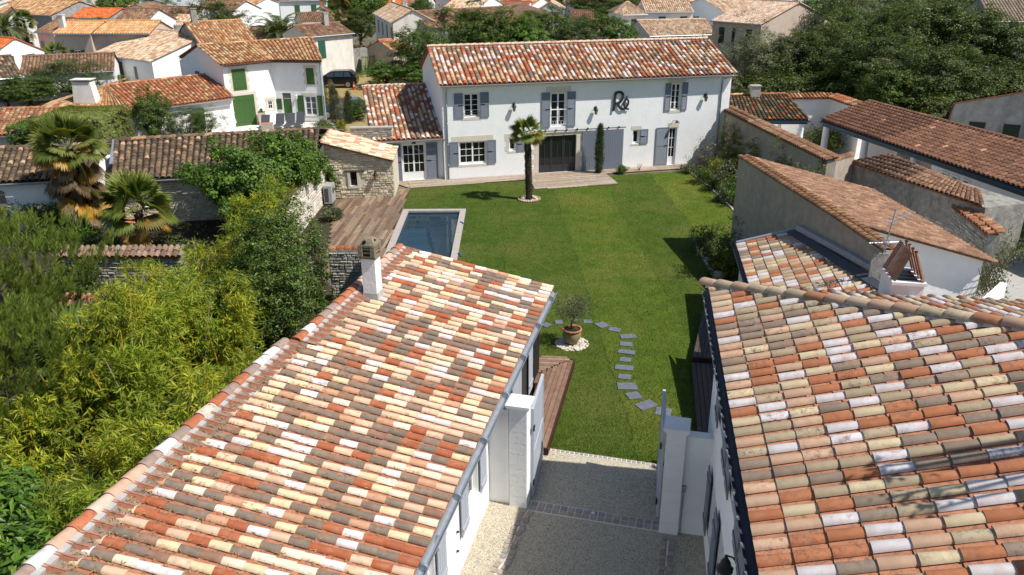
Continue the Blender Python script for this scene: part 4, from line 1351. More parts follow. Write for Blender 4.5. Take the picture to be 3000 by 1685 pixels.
# sign: brush-like letters cut from plate, standing off the wall
sign = thing('wall_sign', 'dark metal cut-out lettering on the upper white facade', 'sign', tuple(HF((10.74, 4.09)[0], 0, (10.74, 4.09)[1])))
su, sw = (10.74, 4.09)
def stroke(m, pts, wid, v0=-0.10, v1=-0.07, steps=14):
    """ribbon of plate along a smooth path of (x, y, width)"""
    P = np.array(pts, float)
    t = np.arange(len(P)); tt = np.linspace(0, len(P) - 1, steps * (len(P) - 1) // 2 + 1)
    def cat(i, f):
        p0, p1, p2, p3 = P[max(i - 1, 0)], P[i], P[min(i + 1, len(P) - 1)], P[min(i + 2, len(P) - 1)]
        return 0.5 * (2 * p1 + (p2 - p0) * f + (2 * p0 - 5 * p1 + 4 * p2 - p3) * f * f + (3 * p1 - p0 - 3 * p2 + p3) * f ** 3)
    C = np.array([cat(min(int(x), len(P) - 2), x - min(int(x), len(P) - 2)) for x in tt])
    T = np.gradient(C, axis=0); T /= np.linalg.norm(T, axis=1)[:, None] + 1e-9
    Nn = np.stack([-T[:, 1], T[:, 0]], 1)
    k = 0.0085                                     # metres per unit of the drawing
    vs = []
    for c, n in zip(C, Nn):
        for sg in (1, -1):
            q = c + n * wid / 2 * sg
            for v in (v0, v1): vs.append(HF(su + q[0] * k, v, sw + q[1] * k))
    fs = []
    for i in range(len(C) - 1):
        a = i * 4; b2 = a + 4
        fs += [(a, b2, b2 + 2, a + 2), (a + 1, a + 3, b2 + 3, b2 + 1), (a, a + 1, b2 + 1, b2), (a + 2, b2 + 2, b2 + 3, a + 3)]
    e = (len(C) - 1) * 4
    fs += [(0, 2, 3, 1), (e, e + 1, e + 3, e + 2)]
    m.add(vs, fs)
m = MB()
stroke(m, [(-44, 52), (-46, 30), (-47, 0), (-49, -30), (-55, -62)], 17, -0.100, -0.070)
stroke(m, [(-44, 50), (-38, 64), (-20, 68), (2, 64), (13, 46), (10, 22), (-4, 2), (-22, -8), (-42, -10)], 17, -0.103, -0.073)
stroke(m, [(-28, -8), (-18, -22), (-8, -40), (6, -50), (22, -50), (34, -44)], 17, -0.106, -0.076)
m.build('letter', 'sign_metal', sign)
m = MB()
stroke(m, [(30, -48), (42, -38), (52, -22), (56, -2), (50, 12), (38, 14), (26, 2), (22, -18), (28, -36), (40, -48), (62, -54)], 13, -0.097, -0.067)
m.build('letter', 'sign_metal', sign)
m = MB()
stroke(m, [(36, 18), (40, 28), (46, 38)], 9, -0.1, -0.07)
m.build('accent', 'sign_metal', sign)
m = MB()
for (x, y) in ((-47, 20), (0, 60), (-10, -36), (40, 8), (30, -48)):
    m.tube([HF(su + x * .0085, -0.072, sw + y * .0085), HF(su + x * .0085, 0.0, sw + y * .0085)], 0.012, 5)
m.build('stand_off', 'black_metal', sign)

for i, (p, nm) in enumerate([((4.15, 4.1), 'black wall lantern between the first two upper windows of the white house'), ((9.15, 3.68), 'black wall lantern left of the metal lettering'), ((16.2, 4.15), 'black wall lantern at the far right end of the white facade')]):
    lantern('wall_lantern', nm, HF, p[0], p[1], 0.46)
# gooseneck lamp above the end door
p = (14.36, 2.82)
t = thing('gooseneck_lamp', 'small black gooseneck lamp above the end door of the white house', 'wall lamp', tuple(HF(p[0], 0, p[1])))
m = MB(); m.tube([HF(p[0] - 0.25, 0.0, p[1] - 0.25), HF(p[0] - 0.2, -0.15, p[1] - 0.02), HF(p[0] - 0.05, -0.3, p[1] + 0.05), HF(p[0], -0.32, p[1])], 0.014, 6); m.build('arm', 'black_metal', t)
m = MB(); m.lathe(HF(p[0], -0.32, p[1] - 0.1), [(0.15, 0.0), (0.10, 0.06), (0.03, 0.12), (0.001, 0.14)], 12); m.build('lamp_shade', 'black_metal', t, True)

# ================================================================== annex on the left of the house
AF = Frame(tuple(HF(-3.85, 0.35, 0)), 76.5)
AL, AD, AE, AR = 3.83, 6.65, 2.52, 4.55
annex = thing('annex', 'low white annex with tall louvred shutters and mottled tile roof', 'house', tuple(AF(AL / 2, AD / 2, 0)))
dh = (*[0], )
A0, A1 = (1.44, 0.3), (2.81, 2.17)
hole = (A0[0], A1[0], 0.04, min(A1[1], 2.2))
mb = MB()
wall(mb, AF, AL, AE, [hole], 0.15)
mb.build('wall', 'white_wall', annex)
mb = MB()
mb.poly([AF(0, 0, 0), AF(0, 0, AE), AF(0, AD, AR - 0.1), AF(0, AD, 0)])
mb.quad(AF(0, AD, 0), AF(AL, AD, 0), AF(AL, AD, AR - 0.1), AF(0, AD, AR - 0.1))
mb.build('wall', 'render_wall', annex)
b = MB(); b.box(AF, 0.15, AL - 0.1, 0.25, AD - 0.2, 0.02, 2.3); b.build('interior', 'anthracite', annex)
asl = (AR - AE) / (AD + 0.3)
ar = roof_patch(annex, AF(-0.1, -0.32, AE - 0.02), AF(AL - 0.02, -0.32, AE - 0.02), AF(-0.1, AD + 0.05, AR), AF(AL - 0.02, AD + 0.05, AR), HOUSE, 0.285, 0.345, 0.106, cap=0.26, seed=31, singles=300)
ridge_row(ar, AF(AL, AD + 0.1, AR + 0.03), AF(-0.15, AD + 0.1, AR + 0.03), [((0.64, 0.48, 0.35), 3), ((0.58, 0.42, 0.30), 2)], 4, 0.14, 0.42)
gutter(annex, AF(0.0, -0.38, AE - 0.06), AF(AL + 0.1, -0.38, AE - 0.06), 0.07, 'zinc')
m = MB(); m.box(AF, AL - 0.10, AL - 0.022, -0.3, AD, AE + 0.10, AE + 0.12)
window(annex, AF, *hole, 2, 3, 0.08, leaves=2, door=0.36, name='french_door')
ls0, ls1 = (0.74, 0.2), (1.54, 2.16)
louvre_shutter(annex, AF, hole[0] - 0.70, hole[0] - 0.04, 0.05, hole[3] + 0.03, -0.06, hinge=1)
louvre_shutter(annex, AF, hole[1] + 0.04, hole[1] + 0.70, 0.05, hole[3] + 0.03, -0.06, hinge=-1)
q = (2.15, 2.36)
t = thing('dome_lamp', 'small black dome lamp over the annex french doors', 'wall lamp', tuple(AF(q[0], 0, hole[3] + 0.15)))
m = MB(); m.lathe(AF(q[0], -0.16, hole[3] + 0.05), [(0.13, 0.0), (0.11, 0.05), (0.04, 0.10), (0.001, 0.13)], 12); m.build('lamp_shade', 'black_metal', t, True)
m = MB(); m.tube([AF(q[0], 0.0, hole[3] + 0.2), AF(q[0], -0.16, hole[3] + 0.16)], 0.018, 6); m.build('arm', 'black_metal', t)

# ================================================================== stone shed
SF = Frame((-9.95, 41.9), 87.0)
SL, SDp, SHL, SHR = 3.60, 3.0, 3.02, 2.02
shed = thing('stone_shed', 'small cream rubble stone shed with a lean-to roof of cream tiles', 'shed', tuple(SF(SL / 2, SDp / 2, 0)))
sw0, sw1 = (1.26, 0.69), (1.63, 1.46)
shole = (sw0[0], sw1[0], sw0[1], sw1[1])
top = lambda u: SHL + (SHR - SHL) * u / SL
mb = MB()
us = [0, shole[0], shole[1], SL]
for a, b2 in ((0, shole[0]), (shole[1], SL)): mb.quad(SF(a, 0.012, 0), SF(b2, 0.012, 0), SF(b2, 0.012, top(b2)), SF(a, 0.012, top(a)))
mb.quad(SF(shole[0], 0.012, 0), SF(shole[1], 0.012, 0), SF(shole[1], 0.012, shole[2]), SF(shole[0], 0.012, shole[2]))
mb.quad(SF(shole[0], 0.012, shole[3]), SF(shole[1], 0.012, shole[3]), SF(shole[1], 0.012, top(shole[1])), SF(shole[0], 0.012, top(shole[0])))
mb.quad(SF(SL, 0.012, 0), SF(SL, SDp, 0), SF(SL, SDp, SHR), SF(SL, 0.012, SHR))
mb.quad(SF(0, SDp, 0), SF(0, 0.012, 0), SF(0, 0.012, SHL), SF(0, SDp, SHL))
mb.quad(SF(SL, SDp, 0), SF(0, SDp, 0), SF(0, SDp, SHL), SF(SL, SDp, SHR))
swall = mb.build('wall', 'mortar', shed)
sr = (shole[0] - 0.13, shole[1] + 0.13, shole[2] - 0.13, shole[3] + 0.02)
stone_face(swall, SF, SL, top, (0.15, 0.42), (0.09, 0.16), STONE_CREAM, 300, [sr, (shole[0] - .3, shole[1] + .45, shole[3], shole[3] + .12)], 5, 0.0)
m = MB()
for a, b2, c2, d2 in ((sr[0], shole[0], sr[2], sr[3]), (shole[1], sr[1], sr[2], sr[3]), (shole[0], shole[1], sr[2], shole[2])):
    m.box(SF, a, b2, -0.05, 0.0, c2, d2)
fr_ = m.build('window_surround', 'quoin_stone', shed)
m = MB(); m.box(SF, shole[0] - 0.30, shole[1] + 0.42, -0.07, 0.0, shole[3] + 0.02, shole[3] + 0.10); m.build('lintel', 'bark', shed)
mb = MB()
wall(mb, SF, shole[1] - 0.001, shole[3] - 0.001, [(shole[0], shole[1], shole[2], shole[3])], 0.22, 0.013, shole[0] + 0.001, shole[2] + 0.001)
mb.build('reveal', 'white_paint', shed)
m = MB(); m.quad(SF(shole[0], 0.2, shole[2]), SF(shole[1], 0.2, shole[2]), SF(shole[1], 0.2, shole[3]), SF(shole[0], 0.2, shole[3])); m.build('pane', 'window_glass', shed)
zt = 0.04
srf = roof_patch(shed, SF(SL + 0.05, -0.14, SHR + zt), SF(SL + 0.05, SDp + 0.05, SHR + zt), SF(-0.1, -0.14, SHL + zt + 0.03), SF(-0.1, SDp + 0.05, SHL + zt + 0.03), SHED, 0.25, 0.34, 0.105, seed=41, singles=300)
ridge_row(srf, SF(-0.1, -0.2, SHL + 0.10), SF(-0.1, SDp + 0.1, SHL + 0.10), SHED, 6, 0.14, 0.26)
lantern('wall_lantern', 'black wall lantern on the rubble stone shed', SF, (2.64, 1.29)[0], (2.64, 1.29)[1], 0.46)
# parapet wall between shed and annex
pw = thing('parapet_wall', 'rubble stone parapet wall between the shed and the annex roof', 'wall', tuple(SF(2.0, SDp + 0.3, 0)))
P0, P1 = SF(1.0, SDp + 0.12, 0), SF(SL - 0.25, SDp + 0.12, 0)
pf = frame2(P0, P1)
PLn = np.linalg.norm(P1 - P0)
mb = MB(); mb.box(pf, 0, PLn, 0.012, 0.38, 0, 3.18); pwm = mb.build('wall', 'mortar', pw)
stone_face(pwm, pf, PLn, lambda u: 3.16, (0.16, 0.4), (0.09, 0.15), STONE_GREY, 60, (), 8, 0.0)
m = MB(); m.box(pf, -0.05, PLn + 0.05, -0.05, 0.43, 3.18, 3.24); m.build('coping', 'concrete', pw)

# cream garden wall from the shed towards the camera, tile coping
gw0, gw1 = np.array((-9.95, 41.7)), np.array((-10.05, 30.5))
gwt = thing('garden_wall', 'cream rubble garden wall with lichened tile coping below the lime tree', 'wall', (-10.0, 36, 0))
gwf = frame2(gw1, gw0)   # seen from the pool side: runs away from camera
gwl = np.linalg.norm(gw1 - gw0)
gwf.b = np.array([-1.0, 0, 0]) * 1.0
gwf.d = np.array([(gw0 - gw1)[0], (gw0 - gw1)[1], 0]) / gwl
mb = MB(); mb.box(gwf, 0, gwl, 0.012, 0.42, 0, 2.1); gm = mb.build('wall', 'mortar', gwt)
stone_face(gm, gwf, gwl, lambda u: 2.08, (0.2, 0.5), (0.10, 0.18), [(0.66, 0.60, 0.50), (0.60, 0.54, 0.44), (0.70, 0.65, 0.56)], 120, (), 9, 0.0, (0.005, 0.03))
ridge_row(gm, gwf(0, 0.1, 2.10), gwf(gwl, 0.1, 2.10), LICHEN, 12, 0.14, 0.33, 'tile_old')
ridge_row(gm, gwf(0, 0.33, 2.09), gwf(gwl, 0.33, 2.09), LICHEN, 13, 0.14, 0.33, 'tile_old')
# heat pump
t = thing('heat_pump', 'grey outdoor air-conditioning unit on the deck beside the stone shed', 'air conditioner', (-9.62, 40.75, 0.0))
af = Frame((-9.85, 40.45), 90); z0 = 0.06
m = MB(); m.box(af, 0, 0.42, 0, 0.95, z0 + 0.08, z0 + 1.02); m.build('casing', 'ac_case', t)
m = MB()
for k in range(13): m.box(af, 0.05, 0.26, -0.015, 0.002, z0 + 0.2 + k * 0.055, z0 + 0.2 + k * 0.055 + 0.03)
m.build('fan_grille', 'dark_zinc', t)
m = MB(); m.box(af, 0.422, 0.434, 0.3, 0.55, z0 + 0.55, z0 + 0.85); m.build('side_panel', 'dark_zinc', t)
m = MB(); m.box(af, 0.02, 0.10, 0.1, 0.2, 0.02, z0 + 0.08); m.box(af, 0.3, 0.38, 0.1, 0.2, 0.02, z0 + 0.08); m.box(af, 0.3, 0.38, 0.7, 0.8, 0.02, z0 + 0.08); m.build('foot', 'rubber', t)

# ================================================================== long barn on the left foreground
BE = np.array((1.22, 22.0, 2.87)); BR = np.array((-3.29, 22.57, 3.98))
bu = np.array((-math.sin(R(13.3)), -math.cos(R(13.3)), 0))
BLn = 17.0
barn = thing('barn', 'long low barn with a mottled mono-pitch tile roof in the left foreground', 'barn', (-2.5, 14.5, 0))
split = 6.6
b1 = roof_patch(barn, BE, BE + bu * split, BR, BR + bu * split, NEW, 0.25, 0.345, 0.086, seed=51, singles=150, last=False, cap=0.30)
off2 = np.array((-0.22, 0.05, 0.02))
b2 = roof_patch(barn, BE + bu * split, BE + bu * BLn, BR + bu * split + off2, BR + bu * BLn + off2, NEW, 0.25, 0.345, 0.086, seed=52, singles=150, cap=0.30)
RP = [((0.58, 0.37, 0.26), 3), ((0.40, 0.13, 0.06), 2), ((0.62, 0.48, 0.38), 3), ((0.30, 0.22, 0.18), 2), ((0.70, 0.64, 0.62), 1)]
ridge_row(b1, BR + bu * split + (-0.07, 0, .09), BR + (-0.07, 0, .09), RP, 8, 0.135, 0.42)
ridge_row(b2, BR + bu * BLn + off2 + (-0.07, 0, .09), BR + bu * (split + 0.1) + off2 + (-0.07, 0, .09), RP, 9, 0.135, 0.42)
rs = (BE - BR) / np.linalg.norm(BE - BR)
for rr, p0, p1 in ((b1, BR, BR + bu * split), (b2, BR + bu * (split + .25) + off2, BR + bu * BLn + off2)):
    m = MB(); n_ = np.array((0.2, 0.03, 1.0)) * 0.06
    n_ = n_ * 1.75; m.quad(p0 + rs * 0.03 + n_, p1 + rs * 0.03 + n_, p1 + rs * 0.125 + n_ * 0.9, p0 + rs * 0.125 + n_ * 0.9); m.quad(p0 + rs * 0.125 + n_ * .9, p1 + rs * 0.125 + n_ * .9, p1 + rs * .135, p0 + rs * .135)
    m.build('mortar_fillet', 'concrete', rr)
gutter(barn, BE + (0.07, -0.02, -0.03), BE + bu * BLn + (0.07, -0.02, -0.03), 0.085, 'zinc')
m = MB()
for k in range(9):
    c = BE + bu * (0.6 + k * 1.9) + np.array((0.07, -0.02, -0.05))
    m.tube([c + bu * 0.0, c + bu * 0.05], 0.094, 10)
m.build('gutter_joint', 'zinc', barn)
# walls: courtyard side white, garden side dark cladding
BF = Frame((-3.0, 5.0), 12.8)
BF.b = -np.array([BF.d[1], -BF.d[0], 0]) * 1.0     # into the barn: to the left
gate_u = 11.0
win1 = ((8.55, 1.62), (9.28, 1.94)); 
bh = [(9.05, 10.0, 0.95, 2.05), (5.9, 6.9, 0.95, 2.05)]
mb = MB(); wall(mb, BF, gate_u, 2.72, bh, 0.2); mb.build('wall', 'white_wall', barn)
for h in bh:
    window(barn, BF, *h, 1, 2, 0.12, leaves=2)
    m = MB(); m.box(BF, h[0] - 0.05, h[1] + 0.05, -0.05, 0.2, h[2] - 0.06, h[2] - 0.003); m.build('sill', 'white_paint', barn)
    board_shutter(barn, BF, h[0] - 0.54, h[0] - 0.02, h[2] - 0.05, h[3] + 0.05, -0.07, 'gate_paint', 4)
    board_shutter(barn, BF, h[1] + 0.02, h[1] + 0.54, h[2] - 0.05, h[3] + 0.05, -0.07, 'gate_paint', 4)
m = MB()
for u, w in ((8.3, 1.2), (8.25, 0.75)): m.box(BF, u, u + 0.05, -0.05, 0, w, w + 0.02)
m.build('shutter_stop', 'black_metal', barn)
mb = MB(); mb.box(BF, gate_u + 0.01, 17.35, 0.03, 0.2, 0.0, 2.72); clad = mb.build('cladding', 'dark_cladding', barn)
u = gate_u + 0.02
while u < 17.3:
    m = MB(); m.box(BF, u, u + 0.055, 0.0, 0.029, 0.05, 2.7); m.build('batten', 'dark_cladding', clad); u += 0.085
for h in ((12.3, 13.2), (14.4, 15.3)):
    m = MB(); m.box(BF, h[0], h[1], -0.012, 0.028, 0.35, 2.25); m.build('door_leaf', 'anthracite', barn)
    board_shutter(barn, BF, h[1] + 0.04, h[1] + 0.62, 0.40, 2.25, -0.07, 'gate_paint', 4)
    board_shutter(barn, BF, h[0] - 0.62, h[0] - 0.04, 0.40, 2.25, -0.07, 'gate_paint', 4)
mb = MB()
mb.quad(BF(17.35, 0.02, 0), BF(17.35, 4.6, 0), BF(17.35, 4.6, 3.85), BF(17.35, 0.02, 2.75))
mb.quad(BF(0, 4.6, 0), BF(17.35, 4.6, 0), BF(17.35, 4.6, 3.85), BF(0, 4.6, 3.85))
mb.build('wall', 'old_white', barn)
m = MB(); m.tube([BE + bu * 11.2 + (0.07, 0, -0.1), BF(6.25 - 1.0, -0.10, 2.4), BF(5.2, -0.08, 2.2), BF(5.2, -0.08, 0.02)], 0.045, 8); m.build('downpipe', 'zinc', barn, True)
m = MB(); m.lathe(BF(11.75, -0.12, 2.2), [(0.16, 0.0), (0.15, 0.05), (0.10, 0.10), (0.03, 0.14), (0.001, 0.15)], 12); m.build('lamp_shade', 'black_metal', barn, True)

# barn chimney with a pierced stone cowl
cc = np.array((-3.62, 19.15, 0)); cz = 3.7
chim = thing('chimney', 'tall white square chimney with a weathered stone cowl on the barn ridge', 'chimney', (cc[0], cc[1], cz))
cf = Frame((cc[0], cc[1]), 90 + 13.3)
m = MB(); m.box(cf, -0.185, 0.185, -0.185, 0.185, cz - 0.2, 4.98); m.build('shaft', 'white_wall', chim)
m = MB()
m.hexa([cf(-.29, -.29, cz - .1), cf(.29, -.29, cz - .1), cf(.29, .29, cz - .1), cf(-.29, .29, cz - .1), cf(-.195, -.195, cz + .34), cf(.195, -.195, cz + .34), cf(.195, .195, cz + .34), cf(-.195, .195, cz + .34)])
m.build('flashing', 'concrete', chim)
m = MB(); m.box(cf, -.22, .22, -.22, .22, 4.982, 5.06)
for (x, y) in ((-.165, -.2), (.165, -.2), (.165, .165), (-.165, .165)): m.box(cf, x - .055, x + .055, y - .055, y + .055, 5.06, 5.34)
for z in (5.12, 5.22): m.box(cf, -.21, .21, -.21, .21, z, z + 0.05)
m.box(cf, -.23, .23, -.23, .23, 5.30, 5.36)
m.hexa([cf(-.20, -.20, 5.36), cf(.20, -.20, 5.36), cf(.20, .20, 5.36), cf(-.20, .20, 5.36), cf(-.11, -.11, 5.5), cf(.11, -.11, 5.5), cf(.11, .11, 5.5), cf(-.11, .11, 5.5)])
cow = m.build('cowl', 'cowl_stone', chim)
m = MB(); m.box(cf, -.155, .155, -.155, .155, 5.07, 5.31); m.build('flue', 'black_metal', cow)
for (x, y, a, b2) in ((-.06, -.20, 0, -1), (.155, .0, 1, 0)):
    m = MB(); c = cf(x, y, 5.42); d = cf.d * a + cf.b * b2
    m.tube([c - d * 0.06 , c + d * 0.012], 0.045, 10); m.build('smoke_hole', 'black_metal', cow)
# old tile ridge left of the barn ridge end, between deck and chimney
lw = thing('boundary_wall', 'grey rubble boundary wall with red tile coping beside the barn chimney', 'wall', (-5.0, 24, 0))
bf0, bf1 = np.array((-5.3, 27.3)), np.array((-4.4, 22.2))
bwf = frame2(bf0, bf1); bl = np.linalg.norm(bf1 - bf0)
bwf.d = np.array([*(bf1 - bf0), 0]) / bl; bwf.b = np.array([bwf.d[1] * -1, bwf.d[0], 0]) * 1
mb = MB(); mb.box(bwf, 0, bl, 0.0, 0.35, 0, 2.3); bwm = mb.build('wall', 'rubble_grey', lw)
wf2 = Frame(tuple(bwf(bl, 0.35, 0)), 0); wf2.d = -bwf.d; wf2.b = -bwf.b
stone_face(bwm, wf2, bl, lambda u: 2.28, (0.14, 0.34), (0.08, 0.14), STONE_GREY, 120, (), 19, -0.012)
ridge_row(bwm, bwf(0, 0.17, 2.32), bwf(bl, 0.17, 2.32), RED, 15, 0.15, 0.3, 'tile_old')
m = MB(); ef = Frame((-6.75, 27.55), 90)
mb = MB(); mb.box(ef, 0, 1.5, 0.0, 0.35, 0, 2.15); em = mb.build('end_wall', 'rubble_grey', lw)
stone_face(em, ef, 1.5, lambda u: 2.12, (0.14, 0.34), (0.08, 0.14), STONE_GREY, 60, (), 20, -0.012)
ridge_row(em, ef(0, 0.17, 2.17), ef(1.5, 0.17, 2.17), RED, 16, 0.15, 0.3, 'tile_old')

# ================================================================== gate
GZ = 2.66
def pillar(label, o, az, capmat='white_paint'):
    t = thing('gate_pillar', label, 'gate pillar', (o[0], o[1], 0), 'gate pillars')
    f = Frame(o, az)
    m = MB(); m.box(f, 0.006, 0.414, 0.006, 0.414, 0, GZ); m.build('core', 'mortar' if False else 'white_wall', t)
    z = 0.0; k = 0
    while z < GZ - 0.02:
        e = min(z + 0.295, GZ)
        sp = 0.21 if k % 2 == 0 else 0.12
        cuts = [0.0, 0.42] if k % 2 else [0.0, 0.21, 0.42]
        for i in range(len(cuts) - 1):
            m = MB(); m.box(f, cuts[i] + 0.002, cuts[i + 1] - 0.002, 0.0, 0.42, z + 0.0025, e - 0.0025); m.build('block', 'white_wall', t)
        z = e; k += 1
    m = MB()
    m.box(f, -0.03, 0.45, -0.03, 0.45, GZ, GZ + 0.05); m.box(f, -0.065, 0.485, -0.065, 0.485, GZ + 0.05, GZ + 0.12)
    c = f(0.21, 0.21, GZ + 0.20)
    q = [f(-0.06, -0.06, GZ + 0.12), f(0.48, -0.06, GZ + 0.12), f(0.48, 0.48, GZ + 0.12), f(-0.06, 0.48, GZ + 0.12)]
    for i in range(4): m.poly([q[i], q[(i + 1) % 4], c])
    m.build('cap', capmat, t)
    return t
pillar('sunlit white block gate pillar beside the barn wall', (-0.09, 15.50), 104.6)
pillar('shaded white block gate pillar beside the two-storey house', (3.28, 14.52), 104.6)
def leaf(label, hinge, end, z1, side):
    t = thing('gate_leaf', label, 'gate', (hinge[0], hinge[1], 0), 'gate leaves')
    f = frame2(hinge, end); L = math.hypot(end[0] - hinge[0], end[1] - hinge[1])
    m = MB()
    for a, b in ((0, 0.09), (L - 0.09, L)): m.box(f, a, b, -0.035, 0.035, 0.06, z1)
    for a, b in ((0.06, 0.24), (1.15, 1.30), (z1 - 0.12, z1)): m.box(f, 0.09, L - 0.09, -0.033, 0.033, a, b)
    m.build('frame', 'gate_paint', t)
    n = 12
    for k in range(n):
        m = MB(); a = 0.09 + (L - 0.18) * k / n; b = 0.09 + (L - 0.18) * (k + 1) / n
        m.box(f, a + 0.003, b - 0.003, -0.02, 0.02, 0.24, z1 - 0.12); m.build('board', 'gate_paint', t)
    for z in (0.5, z1 - 0.5):
        m = MB(); m.box(f, -0.06, 0.10, side * 0.037, side * 0.055, z - 0.03, z + 0.03); m.tube([f(-0.03, side * 0.045, z - 0.07), f(-0.03, side * 0.045, z + 0.07)], 0.02, 8); m.build('hinge', 'black_metal', t)
leaf('sunlit pale grey gate leaf standing open by the barn deck', (0.45, 15.76), (0.75, 17.42), 2.5, -1)
leaf('shaded grey gate leaf standing open by the right pillar', (3.33, 15.0), (3.62, 16.62), 2.5, 1)
def ret_wall(label, p, q, h, mat='white_wall'):
    f = frame2(p, q); L = math.hypot(q[0] - p[0], q[1] - p[1])
    t = thing('return_wall', label, 'wall', (p[0], p[1], 0))
    m = MB(); m.box(f, 0, L, 0, 0.2, 0, h); m.build('wall', mat, t)
    m = MB(); m.box(f, -0.02, L + 0.02, -0.025, 0.225, h, h + 0.04); m.build('coping', 'white_paint', t)
    return t, f
ret_wall('short white wall joining the barn to its gate pillar', (-0.58, 15.72), (-0.10, 15.60), 2.55)
t_, f_ = ret_wall('short shaded white wall joining the right pillar to the two-storey house', (3.70, 14.52), (4.32, 14.38), 2.52)
m = MB(); m.box(f_, 0.02, 0.10, -0.06, 0.003, 1.15, 1.3); m.tube([f_(0.06, -0.02, 1.15), f_(0.06, -0.02, 0.0)], 0.012, 6); m.build('gate_switch', 'concrete', t_)
m = MB(); m.lathe((0, 0, 0), [(0.001, 0)], 3)

# ================================================================== two-storey house on the right foreground
RC = np.array((4.24, 15.85, 5.45))
ru = np.array((-math.sin(R(9.3)), -math.cos(R(9.3)), 0)); rn = np.array((math.cos(R(9.3)), -math.sin(R(9.3)), 0))
rh = thing('street_house', 'two-storey white house with a hipped mottled tile roof in the right foreground', 'house', (7.5, 12.0, 0))
K = 5.6; RSL = 0.30
def hip(k): return RC + rn * k + ru * k + np.array([0, 0, RSL * k])
# courtyard slope: eave runs towards the camera; hip part then full part
def eavept(s): return RC + ru * s
r1 = roof_patch(rh, eavept(0.0), eavept(K), hip(0), hip(K), NEWR, 0.279, 0.42, 0.092, bed_col=(0.47, 0.205, 0.115), seed=61, singles=190, last=False)
r2 = roof_patch(rh, eavept(K), eavept(13.0), hip(K), hip(K) + ru * (13.0 - K), NEWR, 0.279, 0.42, 0.092, bed_col=(0.47, 0.205, 0.115), seed=62, singles=110)
r3 = roof_patch(rh, RC + rn * K, RC, hip(K), hip(0), NEWR, 0.279, 0.42, 0.092, seed=63, singles=90)
r4 = roof_patch(rh, RC + rn * 2 * K, RC + rn * (K + 0.279), RC + rn * 2 * K, hip(K) + rn * .279 * 0 + rn * 0.279 - np.array([0, 0, RSL * .279]) - ru * .279 * 1, NEWR, 0.279, 0.42, 0.092, seed=64, singles=40)
HP = [((0.44, 0.36, 0.235), 4), ((0.54, 0.42, 0.29), 3), ((0.42, 0.19, 0.10), 2), ((0.50, 0.33, 0.22), 2)]
ridge_row(r1, RC - (rn + ru) * 0.12 + np.array((0, 0, 0.05)), hip(K) + np.array((0, 0, 0.09)), HP, 10, 0.155, 0.43)
m = MB()
a_ = (rn - ru); a_ = a_ / np.linalg.norm(a_)
p0, p1 = RC + np.array((0, 0, .02)), hip(K) + np.array((0, 0, .02))
m.hexa([p0 - a_ * .13, p0 + a_ * .13, p1 + a_ * .13, p1 - a_ * .13, p0 - a_ * .09 + (0, 0, .07), p0 + a_ * .09 + (0, 0, .07), p1 + a_ * .09 + (0, 0, .07), p1 - a_ * .09 + (0, 0, .07)])
m.build('mortar_fillet', 'old_white', r1)
gutter(rh, RC - rn * 0.07 - ru * 0.05 + (0, 0, -0.02), RC - rn * 0.07 + ru * 13 + (0, 0, -0.02), 0.085, 'dark_zinc')
m = MB()
for k in range(26):
    c = RC - rn * 0.15 + ru * (0.25 + k * 0.5) + np.array((0, 0, -0.06))
    m.tube([c + (0, 0, .06), c + rn * 0.02 + (0, 0, -.04), c + rn * .1 + (0, 0, -.09)], 0.014, 5)
m.build('gutter_bracket', 'zinc', rh)
gutter(rh, RC - ru * 0.07 + rn * 2 * K, RC - ru * 0.07, 0.085, 'zinc')
RF = Frame(tuple((RC + rn * 0.26 + ru * 0.28)[:2]), 9.3)
RF.d = ru * 1.0; RF.b = rn * 1.0          # u grows towards the camera, v into the house
rholes = [(2.0, 3.0, 3.35, 4.75), (4.3, 5.3, 3.35, 4.75), (1.9, 2.9, 0.6, 2.0), (3.6, 4.6, 0.05, 2.2), (6.6, 7.6, 3.35, 4.75), (6.4, 7.4, 0.6, 2.0)]
mb = MB(); wall(mb, RF, 12.6, 5.42, rholes, 0.2)
mb.quad(RF(0, 0, 0), RF(0, 10.6, 0), RF(0, 10.6, 5.42), RF(0, 0, 5.42))
mb.quad(RF(0, 10.6, 0), RF(12.6, 10.6, 0), RF(12.6, 10.6, 5.42), RF(0, 10.6, 5.42))
mb.build('wall', 'white_wall', rh)
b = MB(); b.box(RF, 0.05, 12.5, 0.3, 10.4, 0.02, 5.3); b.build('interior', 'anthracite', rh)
for i, h in enumerate(rholes):
    window(rh, RF, *h, 1, 3, 0.12, leaves=2)
    board_shutter(rh, RF, h[0] - 0.56, h[0] - 0.03, h[2] - 0.03, h[3] + 0.04, -0.075, 'blue_shutter', 4)
    board_shutter(rh, RF, h[1] + 0.03, h[1] + 0.56, h[2] - 0.03, h[3] + 0.04, -0.075, 'blue_shutter', 4)
lantern('wall_lantern', 'black wall lantern on the shaded wall of the right foreground house', RF, 5.75, 3.1, 0.5, 'wall lanterns')
